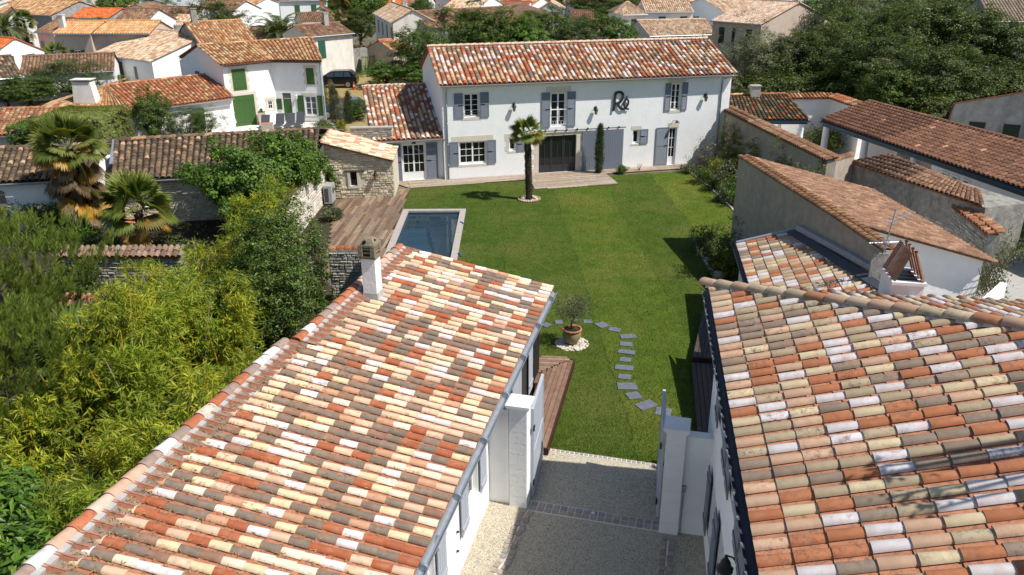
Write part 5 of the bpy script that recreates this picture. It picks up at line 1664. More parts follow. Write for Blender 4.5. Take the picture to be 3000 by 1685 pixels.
# far chimney with leaning canal tiles as cowl
rc = np.array((8.05, 15.23, 5.95)); cz0 = 4.6; cz1 = 5.95
tch = thing('tile_chimney', 'white chimney topped by four pairs of leaning terracotta tiles', 'chimney', (rc[0], rc[1], cz0))
cfr = Frame((rc[0], rc[1]), 90 + 9.3)
m = MB(); m.box(cfr, -0.30, 0.30, -0.42, 0.42, cz0, cz1); m.build('shaft', 'white_wall', tch)
m = MB(); m.box(cfr, -0.33, 0.33, -0.45, 0.45, cz1 - 0.06, cz1 + 0.005); m.build('crown', 'white_paint', tch)
m = MB(); m.box(cfr, -0.2, 0.2, -0.3, 0.3, cz1 + 0.005, cz1 + 0.02); m.build('flue', 'black_metal', tch)
for k in range(4):
    v = -0.33 + k * 0.22
    for sg in (-1, 1):
        o = cfr(sg * 0.25, v, cz1); q = cfr(sg * 0.03, v, cz1 + 0.62)
        s_ = (q - o); le = np.linalg.norm(s_); s_ /= le
        a2 = cfr.b * 1.0; n2 = np.cross(a2, s_)
        if n2 @ (cfr.d * sg) < 0: n2 = -n2
        rad = 0.085
        M = Matrix(((a2[0] * rad, s_[0] * le, n2[0] * rad, o[0]), (a2[1] * rad, s_[1] * le, n2[1] * rad, o[1]), (a2[2] * rad, s_[2] * le, n2[2] * rad, o[2]), (0, 0, 0, 1)))
        child('cowl_tile', tile_mesh([(0.26, 0.16, 0.115), (0.40, 0.19, 0.12), (0.46, 0.33, 0.27), (0.36, 0.17, 0.11)][k], 'tile_new'), tch, M)

# ================================================================== low lean-to behind it, against the party wall
LE0, LE1 = np.array((8.26, 27.6, 2.2)), np.array((7.0, 19.6, 2.2))
LT0, LT1 = np.array((10.22, 27.35, 2.78)), np.array((10.75, 19.6, 3.3))
lean = thing('lean_to', 'low lean-to with pale mottled tiles against the rendered party wall', 'outbuilding', (8.8, 23.5, 0))
lr = roof_patch(lean, LE0, LE1, LT0, LT1, NEWR, 0.283, 0.36, 0.100, seed=71, singles=300)
gutter(lean, LE0 + (-0.07, 0, -0.02), LE1 + (-0.07, 0, -0.02), 0.08, 'dark_zinc')
m = MB(); up = np.array((0, 0, 0.16))
m.hexa([LT0 + (-.28, 0, .03), LT1 + (-.28, 0, .03), LT1 + (0, 0, .05), LT0 + (0, 0, .05), LT0 + (-.28, 0, .07), LT1 + (-.28, 0, .07), LT1 + up, LT0 + up]); m.build('lead_flashing', 'lead', lr)
m = MB(); m.hexa([LE0 + (0, .02, .0), LT0 + (0, .02, .0), LT0 + (0, .16, .0), LE0 + (0, .16, .0), LE0 + (0, .02, .16), LT0 + (0, .02, .16), LT0 + (0, .16, .16), LE0 + (0, .16, .16)]); m.build('verge_strip', 'zinc', lr)
mb = MB(); mb.prism([(8.42, 27.5), (7.2, 19.7), (10.6, 19.7), (10.15, 27.3)], 0, 2.15); mb.build('wall', 'white_wall', lean)
ridge_row(lr, (10.72, 20.0, 3.34), (9.9, 17.6, 3.6), HP, 11, 0.15, 0.4)
lw2 = thing('side_wing', 'low shaded wing joining the lean-to to the two-storey house', 'outbuilding', (8.5, 19.5, 0))
mb = MB(); mb.prism([(6.75, 22.5), (6.2, 16.3), (10.8, 16.3), (10.8, 19.5), (7.1, 19.6)], 0, 2.15); mb.build('wall', 'white_wall', lw2)
mb = MB(); mb.prism([(6.62, 22.67), (6.05, 16.2), (10.8, 16.2), (10.8, 19.4), (7.0, 19.6)], 2.15, 2.22); mb.build('roof', 'lead', lw2)


# ================================================================== party wall and outbuildings on the right
def slab_wall(t, pts, h, th, mat, side=1, name='wall'):
    """wall along a polyline of plan points; thickness on the right of the path if side=1; h a number or one height per point"""
    pts = [np.array(p[:2], float) for p in pts]
    hs = h if isinstance(h, (list, tuple)) else [h] * len(pts)
    m = MB()
    for i in range(len(pts) - 1):
        d = pts[i + 1] - pts[i]; d /= np.linalg.norm(d); n = np.array([d[1], -d[0]]) * th * side
        a, b = pts[i], pts[i + 1]
        m.hexa([(*a, 0), (*b, 0), (*(b + n), 0), (*(a + n), 0), (*a, hs[i]), (*b, hs[i + 1]), (*(b + n), hs[i + 1]), (*(a + n), hs[i])])
    return m.build(name, mat, t)

pwall = thing('party_wall', 'tall brown rendered party wall with lichened tile coping', 'wall', (10.3, 28, 0))
PW = [(9.83, 33.92), (10.66, 25.32), (10.95, 21.95)]
pm = slab_wall(pwall, PW, 4.06, 0.42, 'render_wall', -1)
for i in range(2):
    a, b = np.array(PW[i] + (4.08,)), np.array(PW[i + 1] + (4.08 - 0.05 * i,))
    d = (b - a) / np.linalg.norm(b - a); n = np.array([-d[1], d[0], 0])
    for k, f in enumerate((0.06, 0.34)): ridge_row(pm, b + n * f, a + n * f, [((0.27, 0.145, 0.08), 4), ((0.22, 0.115, 0.065), 3), ((0.33, 0.185, 0.09), 2)], 81 + i * 2 + k, 0.15, 0.3, 'tile_old')
m = MB(); m.box(Frame((10.52, 21.88), 95), 0.0, 0.46, -0.07, 0.0, 0, 4.02); m.build('wall_end', 'rubble_grey', pwall)
m = MB(); a, b = np.array((10.45, 27.3, 2.95)), np.array((10.9, 22.2, 3.3))
m.hexa([a + (-.26, 0, 0), b + (-.16, 0, 0), b, a, a + (-.20, 0, .16), b + (-.14, 0, .16), b + (0, 0, .16), a + (0, 0, .16)]); m.build('plaster_band', 'concrete', pwall)
# wedge-shaped shed behind it
wd = thing('wedge_shed', 'white shed with a wedge-shaped brown tile roof behind the party wall', 'outbuilding', (13, 27, 0))
WA, WB, WC, WM = np.array((10.25, 33.9, 4.02)), np.array((11.0, 24.9, 4.02)), np.array((16.35, 25.3, 2.42)), np.array((16.1, 34.3, 2.38))
EARTH = [((0.29, 0.165, 0.105), 4), ((0.24, 0.135, 0.085), 4), ((0.34, 0.205, 0.13), 3), ((0.20, 0.115, 0.075), 2)]
wr = roof_patch(wd, WM, WC, WA, WB, EARTH, 0.26, 0.33, 0.098, 'tile_old', seed=84, singles=220, bed_col=(0.30, 0.16, 0.09))
mb = MB()
mb.poly([(11.0, 25.05, 0), (16.1, 25.45, 0), (16.1, 25.45, 2.4), (11.0, 25.05, 3.9)])
mb.poly([(16.1, 25.45, 0), (15.9, 34.1, 0), (15.9, 34.1, 2.38), (16.1, 25.45, 2.4)])
mb.poly([(15.9, 34.1, 0), (10.4, 33.7, 0), (10.4, 33.7, 3.9), (15.9, 34.1, 2.38)])
mb.build('wall', 'white_wall', wd)
ridge_row(wr, WC + (0.0, -0.12, 0.06), WB + (0, -0.12, 0.06), EARTH, 85, 0.11, 0.33, 'tile_old')
yw = thing('yard_wall', 'white yard wall with trellis below the wedge shed', 'wall', (14, 22, 0))
slab_wall(yw, [(11.2, 22.6), (14.6, 23.0), (17.2, 25.6)], 1.5, 0.2, 'white_wall', -1)
m = MB(); tf = Frame((15.5, 24.8), 55)
for k in range(8):
    m.tube([tf(k * 0.2, -0.05, 1.2), tf(k * 0.2 + 1.0, -0.05, 2.4)], 0.012, 4); m.tube([tf(k * 0.2 + 1.0, -0.07, 1.2), tf(k * 0.2, -0.07, 2.4)], 0.012, 4)
m.build('trellis', 'bark', yw)
# aerial on a mast
t = thing('tv_aerial', 'rooftop TV aerial on a thin mast by the end of the party wall', 'aerial', (*(10.64, 21.78, 3.60)[:2], 2.2))
ab = np.array((*(10.64, 21.78, 3.60)[:2], 0))
m = MB(); m.tube([ab + (0, 0, 2.2), ab + (0.35, 0.1, 5.35)], 0.02, 6); m.build('mast', 'zinc', t)
m = MB()
for k in range(6): m.tube([ab + (0.27 + 0.12 * k - 0.2, 0.1, 5.0 + k * 0.06), ab + (0.27 + 0.12 * k - 0.1, -0.35, 5.0 + k * 0.06)], 0.010, 4)
m.tube([ab + (0.05, -0.1, 5.0), ab + (0.8, -0.12, 5.32)], 0.014, 4); m.build('antenna', 'zinc', t)
m = MB()
for k in range(5): m.tube([ab + (-0.2 + 0.14 * k, 0.2, 4.35), ab + (-0.15 + 0.14 * k, -0.25, 4.38)], 0.010, 4)
m.tube([ab + (-0.3, 0, 4.35), ab + (0.6, 0.02, 4.38)], 0.014, 4); m.lathe(ab + (0.2, 0, 4.3), [(0.001, 0), (0.09, 0.02), (0.1, 0.08), (0.001, 0.1)], 8); m.build('antenna', 'zinc', t)

# garden wall at the far right of the lawn
gw = thing('garden_wall', 'long grey-brown garden wall with orange tile coping running from the white house', 'wall', (14, 43, 0))
GA, GB, GC = (13.25, 50.2), (14.75, 36.6), (16.7, 38.2)
gm = slab_wall(gw, [GA, GB], 3.22, 0.45, 'render_wall', -1)
CO = [((0.32, 0.175, 0.105), 4), ((0.27, 0.145, 0.085), 3), ((0.38, 0.225, 0.14), 2)]
a, b = np.array((*GA, 3.24)), np.array((*GB, 3.24)); d = (b - a) / np.linalg.norm(b - a); n = np.array([-d[1], d[0], 0])
cp = roof_patch(gw, a - n * 0.12, b - n * 0.12, a + n * 0.55 + (0, 0, .16), b + n * 0.55 + (0, 0, .16), CO, 0.24, 0.36, 0.10, 'tile_old', seed=88, singles=80, bed_col=(0.30, 0.15, 0.085))
gm2 = slab_wall(gw, [GB, GC], 3.05, 0.4, 'render_wall', -1)
a, b = np.array((*GB, 3.08)), np.array((*GC, 3.08)); d = (b - a) / np.linalg.norm(b - a); n = np.array([-d[1], d[0], 0])
ridge_row(gm2, b + n * 0.2, a + n * 0.2, BROWN, 89, 0.22, 0.33, 'tile_old')
# grey rubble shed
gs = thing('rubble_shed', 'grey rubble outbuilding with a shallow red-brown tile roof', 'outbuilding', (18.5, 35, 0))
C0, C1 = np.array((16.7, 38.2, 2.75)), np.array((18.95, 30.6, 2.75))
C2, C3 = np.array((18.17, 37.54, 3.25)), np.array((19.49, 32.24, 2.95))
roof_patch(gs, C0 + (-.15, 0, 0), C1 + (-.15, 0, 0), C2, C3, EARTH, 0.26, 0.33, 0.098, 'tile_old', seed=90, singles=80, bed_col=(0.30, 0.16, 0.09))
m = MB(); m.prism([(16.7, 38.2), (18.95, 30.6), (21.0, 31.2), (18.9, 38.9)], 0, 2.72); m.build('wall', 'rubble_grey', gs)
gm3 = MB(); ff = frame2((16.7, 38.2), (18.95, 30.6)); ff.b = np.array([-ff.d[1], ff.d[0], 0])
stone_face(gs, ff, 7.9, lambda u: 1.55, (0.16, 0.42), (0.10, 0.16), STONE_GREY, 120, (), 91, -0.01)
rw = thing('stone_wall', 'dark shaded stone wall with loose orange coping tiles in the right yard', 'wall', (18.6, 28, 0))
D0, D1 = (18.87, 34.42, 2.30), (18.08, 28.61, 2.30)
D0, D1 = (D0[0], D0[1]), (D1[0], D1[1])
dm = slab_wall(rw, [D0, D1], 2.25, 0.4, 'rubble_grey', -1)
df = frame2(D0, D1); df.b = np.array([-df.d[1], df.d[0], 0])
stone_face(dm, df, math.hypot(D1[0] - D0[0], D1[1] - D0[1]), lambda u: 2.2, (0.18, 0.42), (0.10, 0.16), STONE_GREY, 130, (), 92, 0.005)
a, b = np.array((*D0, 2.3)), np.array((*D1, 2.3)); d = (b - a) / np.linalg.norm(b - a); n = np.array([-d[1], d[0], 0])
roof_patch(rw, a - n * 0.1, b - n * 0.1, a + n * 0.5 + (0, 0, .12), b + n * 0.5 + (0, 0, .12), [((0.46, 0.20, 0.10), 3), ((0.40, 0.19, 0.10), 2), ((0.52, 0.30, 0.18), 1)], 0.3, 0.30, 0.11, 'tile_old', seed=93, singles=80, jitter=0.03)

# patio house with round columns
ph = thing('patio_pavilion', 'small patio roof of mossy dark tiles on white columns behind the garden wall', 'outbuilding', (17, 53, 0))
e0, e1 = np.array((13.6, 51.25, 2.4)), np.array((19.0, 51.05, 2.4)); q0, q1 = np.array((14.2, 55.0, 3.36)), np.array((18.75, 55.4, 3.36))
pr = roof_patch(ph, e0, e1, q0, q1, MOSSY, 0.27, 0.34, 0.105, 'tile_old', seed=94, singles=120, bed_col=(0.10, 0.07, 0.045))
ridge_row(pr, q1 + (0, 0, .05), q0 + (0, 0, .05), RED, 95, 0.14, 0.4, 'tile_old')
gutter(ph, e0 + (0, -.08, -.03), e1 + (0.1, -.08, -.03), 0.08, 'blue_beam')
m = MB(); m.box(frame2(e0, e1), 0, 5.4, 0.1, 0.25, 2.12, 2.36); m.build('beam', 'blue_beam', ph)
for (x, y) in ((18.7, 51.35), (15.3, 51.4)):
    m = MB(); m.lathe((x, y, 0), [(0.2, 0), (0.2, 0.1), (0.17, 0.12), (0.16, 2.15)], 14); m.build('column', 'column_white', ph, True)
m = MB(); m.box(frame2((14.3, 55.0), (18.7, 55.3)), 0, 4.4, 0.0, 0.2, 0, 3.2); m.box(frame2((13.9, 54.5), (17.3, 54.5)), 0, 3.2, -0.2, 0.0, 0, 2.2); m.build('wall', 'white_wall', ph)
m = MB(); m.box(frame2((15.9, 54.2), (17.6, 54.2)), 0, 1.3, -0.1, 0.0, 0, 2.0); m.build('door', 'brick_dark', ph)
m = MB(); m.box(Frame((16.2, 54.6), 92), 0, 0.6, 0, 0.5, 3.0, 4.0); m.box(Frame((16.15, 54.55), 92), 0, 0.7, 0, 0.6, 4.0, 4.06); m.build('chimney', 'concrete', ph)
bw = thing('courtyard_wall', 'white courtyard wall capped with terracotta canal tiles behind the patio', 'wall', (21, 55, 0))
BWp = [(18.7, 55.2), (22.0, 55.35), (22.4, 51.2)]
bm = slab_wall(bw, BWp, 3.12, 0.3, 'white_wall', -1)
for i in range(2):
    a, b = np.array((*BWp[i], 3.14)), np.array((*BWp[i + 1], 3.14)); d = (b - a) / np.linalg.norm(b - a); n = np.array([-d[1], d[0], 0])
    roof_patch(bw, a - n * 0.35, b - n * 0.35, a + n * 0.35 + (0, 0, .2), b + n * 0.35 + (0, 0, .2), RED, 0.26, 0.38, 0.10, 'tile_old', seed=96 + i, singles=60)
gal = thing('patio_gallery', 'long columned gallery with a big brown tile roof at the right', 'house', (21.5, 42, 0))
g0, g1 = np.array((18.96, 48.9, 2.8)), np.array((22.6, 29.2, 2.8)); h0, h1 = np.array((22.3, 50.3, 3.68)), np.array((26.4, 29.8, 3.68))
gr = roof_patch(gal, g0, g1, h0, h1, PATIO, 0.30, 0.36, 0.115, 'tile_old', seed=98, singles=300, bed_col=(0.16, 0.08, 0.05))
ridge_row(gr, h1 + (0, 0, .05), h0 + (0, 0, .05), [((0.25, 0.14, 0.09), 3), ((0.40, 0.2, 0.11), 1)], 99, 0.14, 0.4, 'tile_old')
gutter(gal, g0 + (-.08, 0, -.03), g1 + (-.08, 0, -.03), 0.09, 'blue_beam')
gf_ = frame2(g0, g1); gf_.b = np.array([-gf_.d[1], gf_.d[0], 0])
m = MB(); m.box(gf_, 0.05, 20, 0.12, 0.28, 2.45, 2.72); m.build('beam', 'blue_beam', gal)
for u in (0.25, 4.3, 8.6):
    c = gf_(u, 0.28, 0); m = MB(); m.lathe(c, [(0.24, 0), (0.24, 0.12), (0.20, 0.14), (0.19, 2.46)], 16); m.build('column', 'column_white', gal, True)
m = MB(); m.box(gf_, 0.0, 20, 3.0, 3.2, 0, 3.3); m.box(gf_, 10.2, 20, 0.25, 0.45, 0, 2.5); m.box(gf_, 10.0, 10.2, 0.25, 3.0, 0, 2.5); m.box(gf_, 5.2, 5.4, 1.6, 3.0, 0, 2.5); m.build('wall', 'white_wall', gal)
m = MB(); m.box(gf_, 5.6, 7.4, 1.5, 2.6, 0, 0.95); m.build('kitchen_counter', 'concrete', gal)
for k in range(3):
    u = 10.8 + k * 0.75
    window(gal, gf_, u, u + 0.5, 1.2, 2.3, 1, 2, 0.2, leaves=1, glass='grey_glass')
m = MB(); m.box(gf_, 14.5, 16.6, 0.12, 0.22, 0.05, 1.7); gt = m.build('gate', 'taupe_shutter', gal)
for k in range(10):
    m = MB(); m.box(gf_, 14.5 + k * .21, 14.5 + k * .21 + .19, 0.09, 0.119, 0.05, 1.75); m.build('board', 'green_shutter', gt)
sheet('patio_floor', [(14.8, 36.9), (18.9, 38.9), (24, 30), (27, 30), (23, 56), (13.6, 56)], 0.002, 'terrace', label='pale paved patio between the columned galleries')
# dark streaked building on the far right
gb = thing('streaked_building', 'dark streaked grey building with small green shutters at the right edge', 'house', (33, 52, 0))
G0, G1 = (25.08, 45.51, 4.40), (26.11, 41.16, 6.20)
G0, G1 = np.array((28.0, 50.8)), np.array((35.6, 46.9))
gbf = frame2(G0, G1); gbl = np.linalg.norm(G1 - G0)
zL, zR = 3.45, 5.7
mb = MB(); mb.poly([gbf(0, 0, 0), gbf(gbl, 0, 0), gbf(gbl, 0, zR), gbf(0, 0, zL)]); mb.poly([gbf(0, 0, 0), gbf(0, 0, zL), gbf(0, 8, zL - 2.2), gbf(0, 8, 0)]); mb.build('wall', 'grey_wall', gb)
roof_patch(gb, gbf(gbl, 8, zR - 2.2), gbf(-.1, 8, zL - 2.2), gbf(gbl, -0.15, zR + .05), gbf(-.1, -0.15, zL + .05), LICHEN, 0.3, 0.4, 0.12, 'tile_old', seed=101, singles=0)
for k in range(3):
    board_shutter(gb, gbf, 1.0 + k * 1.9, 1.9 + k * 1.9, 1.4, 2.4, -0.05, 'dark_green', 3)

# ================================================================== neighbours on the left
dk9 = thing('lichen_roof_barn', 'long low neighbour building with dark lichened tile roof behind the palms', 'outbuilding', (-14.5, 40, 0))
e0, e1, q0, q1 = np.array((-19.0, 37.1, 2.3)), np.array((-9.9, 38.9, 2.3)), np.array((-20.4, 41.0, 3.42)), np.array((-10.6, 43.6, 3.42))
dr9 = roof_patch(dk9, e0, e1, q0, q1, LICHEN, 0.285, 0.33, 0.118, 'tile_old', seed=110, singles=300, bed_col=(0.07, 0.05, 0.035), jitter=0.014)
ridge_row(dr9, q1 + (0, 0, .05), q0 + (0, 0, .05), LICHEN, 111, 0.17, 0.36, 'tile_old')
gutter(dk9, e0 + (0, -.08, -.03), e1 + (0, -.08, -.03), 0.08, 'zinc')
wf = frame2((-18.9, 37.45), (-10.0, 39.2))
m = MB(); m.box(wf, 0, 9.0, 0, 5.2, 0, 2.28); wm9 = m.build('wall', 'old_white', dk9)
stone_face(wm9, wf, 9.0, lambda u: 2.2, (0.2, 0.45), (0.10, 0.17), STONE_CREAM, 120, (), 112, 0.0)
roof_patch(dk9, q1 + (0.5, 5.0, -1.1), q0 + (-1.2, 4.2, -1.1), q1 + (0, 0.05, 0), q0 + (0, 0.05, 0), LICHEN, 0.285, 0.33, 0.118, 'tile_old', seed=113, singles=0, bed_col=(0.07, 0.05, 0.035))
m = MB(); m.quad((-19.5, 38.5, 2.82), (-20.4, 41.0, 3.5), (-20.6, 41.0, 3.5), (-19.7, 38.4, 2.82)); m.build('lead_valley', 'zinc', dr9)

w10 = thing('white_cottage', 'white cottage with a taupe arched double door and lichened roof at the left edge', 'house', (-25, 39, 0))
e0, e1, q0, q1 = np.array((-31.0, 35.0, 2.42)), np.array((-19.9, 37.2, 2.42)), np.array((-32.0, 38.2, 3.38)), np.array((-20.9, 40.2, 3.38))
r10 = roof_patch(w10, e0, e1, q0, q1, LICHEN, 0.285, 0.33, 0.118, 'tile_old', seed=115, singles=140, bed_col=(0.07, 0.05, 0.035), jitter=0.014)
ridge_row(r10, q1 + (0, 0, .05), q0 + (0, 0, .05), LICHEN, 116, 0.17, 0.36, 'tile_old')
roof_patch(w10, q1 + (-1.0, 4.2, -1.0), q0 + (-1.0, 4.2, -1.0), q1 + (0, 0.05, 0), q0 + (0, 0.05, 0), BROWN, 0.285, 0.33, 0.118, 'tile_old', seed=117, singles=0)
gutter(w10, e0 + (0, -.08, -.03), e1 + (0, -.08, -.03), 0.08, 'zinc')
wf = frame2((-31.0, 35.25), (-19.9, 37.5))
m = MB(); m.box(wf, 0, 11.3, 0, 5.0, 0, 2.4); m.build('wall', 'white_wall', w10)
dc = 6.35
m = MB()
for a, b in ((dc - 0.75, dc - 0.004), (dc + 0.004, dc + 0.75)):
    pts = [(a, 0.12), (b, 0.12)] + [(b + (a - b) * k / 5, 1.85 + 0.22 * math.sqrt(max(0, 1 - ((b + (a - b) * k / 5 - dc) / 0.8) ** 2))) for k in range(6)]
    vs = [wf(p[0], -0.05, p[1]) for p in pts] + [wf(p[0], 0.002, p[1]) for p in pts]
    n_ = len(pts); m.add(vs, [tuple(range(n_)), tuple(range(2 * n_ - 1, n_ - 1, -1))] + [(i, n_ + i, n_ + (i + 1) % n_, (i + 1) % n_) for i in range(n_)])
m.build('double_door', 'taupe_shutter', w10)
w8 = thing('garden_outbuilding', 'low outbuilding with a red mottled tile roof left of the clipped hedge', 'outbuilding', (-30, 50, 0))
e0, e1, q0, q1 = np.array((-35.0, 46.9, 2.4)), np.array((-26.6, 47.95, 2.4)), np.array((-36.0, 50.6, 3.36)), np.array((-27.6, 51.6, 3.36))
r8 = roof_patch(w8, e0, e1, q0, q1, [((0.34, 0.14, 0.075), 3), ((0.30, 0.17, 0.095), 3), ((0.44, 0.27, 0.14), 3), ((0.50, 0.36, 0.2), 2), ((0.2, 0.12, 0.07), 2)], 0.285, 0.33, 0.118, 'tile_old', seed=118, singles=90)
ridge_row(r8, q1 + (0, 0, .05), q0 + (0, 0, .05), RED, 119, 0.15, 0.4, 'tile_old')
gutter(w8, e0 + (0, -.08, -.03), e1 + (0, -.08, -.03), 0.08, 'zinc')
m = MB(); m.box(frame2((-35, 47.2), (-26.8, 48.2)), 0, 8.1, 0, 3.5, 0, 2.38); m.build('wall', 'old_white', w8)

# low stone walls in the bamboo garden
dw = thing('dry_stone_wall', 'old dry-stone wall with tile coping seen between pine and bamboo', 'wall', (-15, 28.5, 0))
wf = frame2((-17.2, 28.55), (-12.6, 28.5)); L_ = 4.6
m = MB(); m.box(wf, 0, L_, 0.012, 0.4, 0, 1.62); dwm = m.build('wall', 'rubble_grey', dw)
stone_face(dwm, wf, L_, lambda u: 1.6, (0.16, 0.40), (0.09, 0.15), STONE_GREY, 200, (), 121, 0.0, (0.02, 0.06))
roof_patch(dw, wf(0, -0.12, 1.62), wf(L_, -0.12, 1.62), wf(0, 0.40, 1.86), wf(L_, 0.40, 1.86), [((0.27, 0.225, 0.175), 3), ((0.22, 0.17, 0.13), 3), ((0.17, 0.13, 0.10), 2), ((0.32, 0.25, 0.19), 2)], 0.23, 0.3, 0.09, 'tile_old', seed=122, singles=60, jitter=0.02)
dw2 = thing('stone_wall', 'low whitewashed stone wall with orange tile coping in front of the dry-stone wall', 'wall', (-13.8, 24.2, 0))
wf = frame2((-14.9, 24.2), (-12.4, 24.1)); L_ = 2.5
m = MB(); m.box(wf, 0, L_, 0.012, 0.35, 0, 1.45); dwm = m.build('wall', 'rubble_grey', dw2)
stone_face(dwm, wf, L_, lambda u: 1.35, (0.18, 0.42), (0.12, 0.18), [(0.55, 0.54, 0.51), (0.48, 0.47, 0.45)], 60, (), 123, 0.0, (0.01, 0.04))
roof_patch(dw2, wf(0, -0.12, 1.45), wf(L_, -0.12, 1.45), wf(0, 0.40, 1.68), wf(L_, 0.40, 1.68), [((0.44, 0.21, 0.12), 3), ((0.38, 0.18, 0.10), 3), ((0.50, 0.30, 0.18), 2)], 0.25, 0.3, 0.09, 'tile_old', seed=124, singles=40, jitter=0.02)

# ------------------------------------------------------------------ green-shuttered white house
J0, J1, J2 = np.array((-21.75, 61.85)), np.array((-18.75, 64.55)), np.array((-14.75, 64.06))
JA = np.array((-24.3, 64.3)); JB = np.array((-26.8, 66.6)); JR_ = np.array((-16.8, 70.2))
JE, JRZ = 4.75, 5.92
jh = thing('green_shutter_house', 'white house with bright green shutters and a bent tile-roofed facade', 'house', (-19, 66, 0))
JLF, JRF = frame2(J0, J1), frame2(J1, J2)
LL_, LR_ = np.linalg.norm(J1 - J0), np.linalg.norm(J2 - J1)
def jr(c): return (c[0][0], c[1][0], max(0.03, c[0][1]), c[1][1])
jb = jr(((0.34, 0.01), (1.72, 2.06))); jw = jr(((0.69, 2.87), (1.42, 4.48)))
jb = (0.45, 2.2, 0.03, 2.35); jw = (0.65, 1.75, 2.75, 4.35)
jwin2 = (2.7, 3.35, 2.95, 4.2); jdoor = (0.55, 1.25, 0.03, 2.25); jwin = (2.35, 3.35, 0.5, 2.05); jsm = (-0.95, -0.45, 0.95, 1.75)
mb = MB()
wall(mb, JLF, LL_, JE, [jb, (3.25, 3.75, 1.0, 1.75), jw], 0.08)
wall(mb, JRF, LR_, JE, [jdoor, jwin, jwin2], 0.12)
mb.poly([(*J2, 0), (*J2, JE), (*JR_, JRZ - .1), (*JR_, 0)])
mb.poly([(*JB, 0), (*JB, JE - .2), (*JA, JRZ - .1), (*J0, JE), (*J0, 0)])
mb.build('wall', 'white_wall', jh)
u_ = np.array((0, 0, 0.06))
fo = lambda p, n: np.array((*p, 0)) + n
jf1 = roof_patch(jh, np.array((*J0, JE)) - JLF.b * .25 - JLF.d * .15, np.array((*J1, JE)) - JLF.b * .25, np.array((*JA, JRZ)), np.array((*(JA + (JR_ - JA) * 0.45), JRZ)), TAN, 0.285, 0.34, 0.118, 'tile_old', seed=130, singles=60)
jf2 = roof_patch(jh, np.array((*J1, JE)) - JRF.b * .25, np.array((*J2, JE)) - JRF.b * .25 + JRF.d * .15, np.array((*(JA + (JR_ - JA) * 0.45), JRZ)), np.array((*JR_, JRZ)), TAN, 0.285, 0.34, 0.118, 'tile_old', seed=131, singles=60)
roof_patch(jh, np.array((-18.6, 74.6, JE)), np.array((*JB, JE)), np.array((*JR_, JRZ)), np.array((*JA, JRZ)), TAN, 0.285, 0.34, 0.118, 'tile_old', seed=132, singles=0)
ridge_row(jf1, (*JR_, JRZ + .06), (*JA, JRZ + .06), TAN, 133, 0.14, 0.4, 'tile_old')
gutter(jh, np.array((*J0, JE - .03)) - JLF.b * .32, np.array((*J1, JE - .03)) - JLF.b * .32, 0.08, 'dark_zinc')
gutter(jh, np.array((*J1, JE - .03)) - JRF.b * .32, np.array((*J2, JE - .03)) - JRF.b * .32, 0.08, 'dark_zinc')
m = MB(); m.tube([JRF(LR_ - .1, -.3, JE - .1), JRF(LR_ - .15, -.06, JE - .4), JRF(LR_ - .15, -.06, 0)], 0.05, 8); m.build('downpipe', 'zinc', jh)
m = MB(); sl0 = np.array((-19.0, 66.3, 5.33)); 
m.box(frame2((-19.2, 66.0), (-18.6, 66.4)), 0, 0.7, 0, 0.8, 5.22, 5.42); m.build('skylight', 'car_glass', jh)
board_shutter(jh, JLF, jb[0], jb[1], 0.05, jb[3], -0.03, 'green_shutter', 8, 'barn_door')
board_shutter(jh, JLF, jw[0], jw[1], jw[2], jw[3], -0.03, 'green_shutter', 6)
window(jh, JLF, 3.25, 3.75, 1.0, 1.75, 2, 2, 0.04, leaves=1)
board_shutter(jh, JRF, 0.02, 0.45, 0.95, 1.8, -0.04, 'green_shutter', 3)
m = MB(); m.box(JRF, jdoor[0], jdoor[1], 0.03, 0.07, 0.03, 1.8); m.build('door', 'green_shutter', jh)
m = MB(); m.box(JRF, jdoor[0], jdoor[1], 0.03, 0.06, 1.85, 2.25); m.build('transom', 'grey_glass', jh)
window(jh, JRF, *jwin, 1, 3, 0.06, leaves=2, glass='grey_glass')
board_shutter(jh, JRF, jwin[0] - .62, jwin[0] - .05, jwin[2], jwin[3] + .03, -0.04, 'green_shutter', 4)
board_shutter(jh, JRF, jwin[1] + .05, jwin[1] + .62, jwin[2], jwin[3] + .03, -0.04, 'green_shutter', 4)
board_shutter(jh, JRF, jwin2[0], jwin2[1], jwin2[2], jwin2[3], -0.03, 'green_shutter', 4)
for fr_, h, s_ in ((JLF, jb, .18), (JLF, jw, .16), (JRF, jwin, 0.0), (JRF, jwin2, .15), (JLF, (3.25, 3.75, 1.0, 1.75), .12)): surround(jh, fr_, h, .22, s_, .2, .14)
jg = Frame((0, 0), 0); jg.o = np.array((*JB, 0.0)); dd = (J0 - JB) / np.linalg.norm(J0 - JB); jg.d = np.array((*dd, 0)); jg.b = np.array((-dd[1], dd[0], 0))
window(jh, jg, 3.2, 4.0, 2.8, 3.9, 1, 3, -0.02, leaves=2); board_shutter(jh, jg, 2.5, 3.15, 2.75, 3.95, -0.05, 'green_shutter', 4)
m = MB(); m.lathe(JRF(1.75, -0.12, 1.95), [(0.05, -0.15), (0.09, 0.1), (0.10, 0.12), (0.02, 0.2), (0.001, 0.22)], 6); m.build('wall_lamp', 'white_paint', jh)
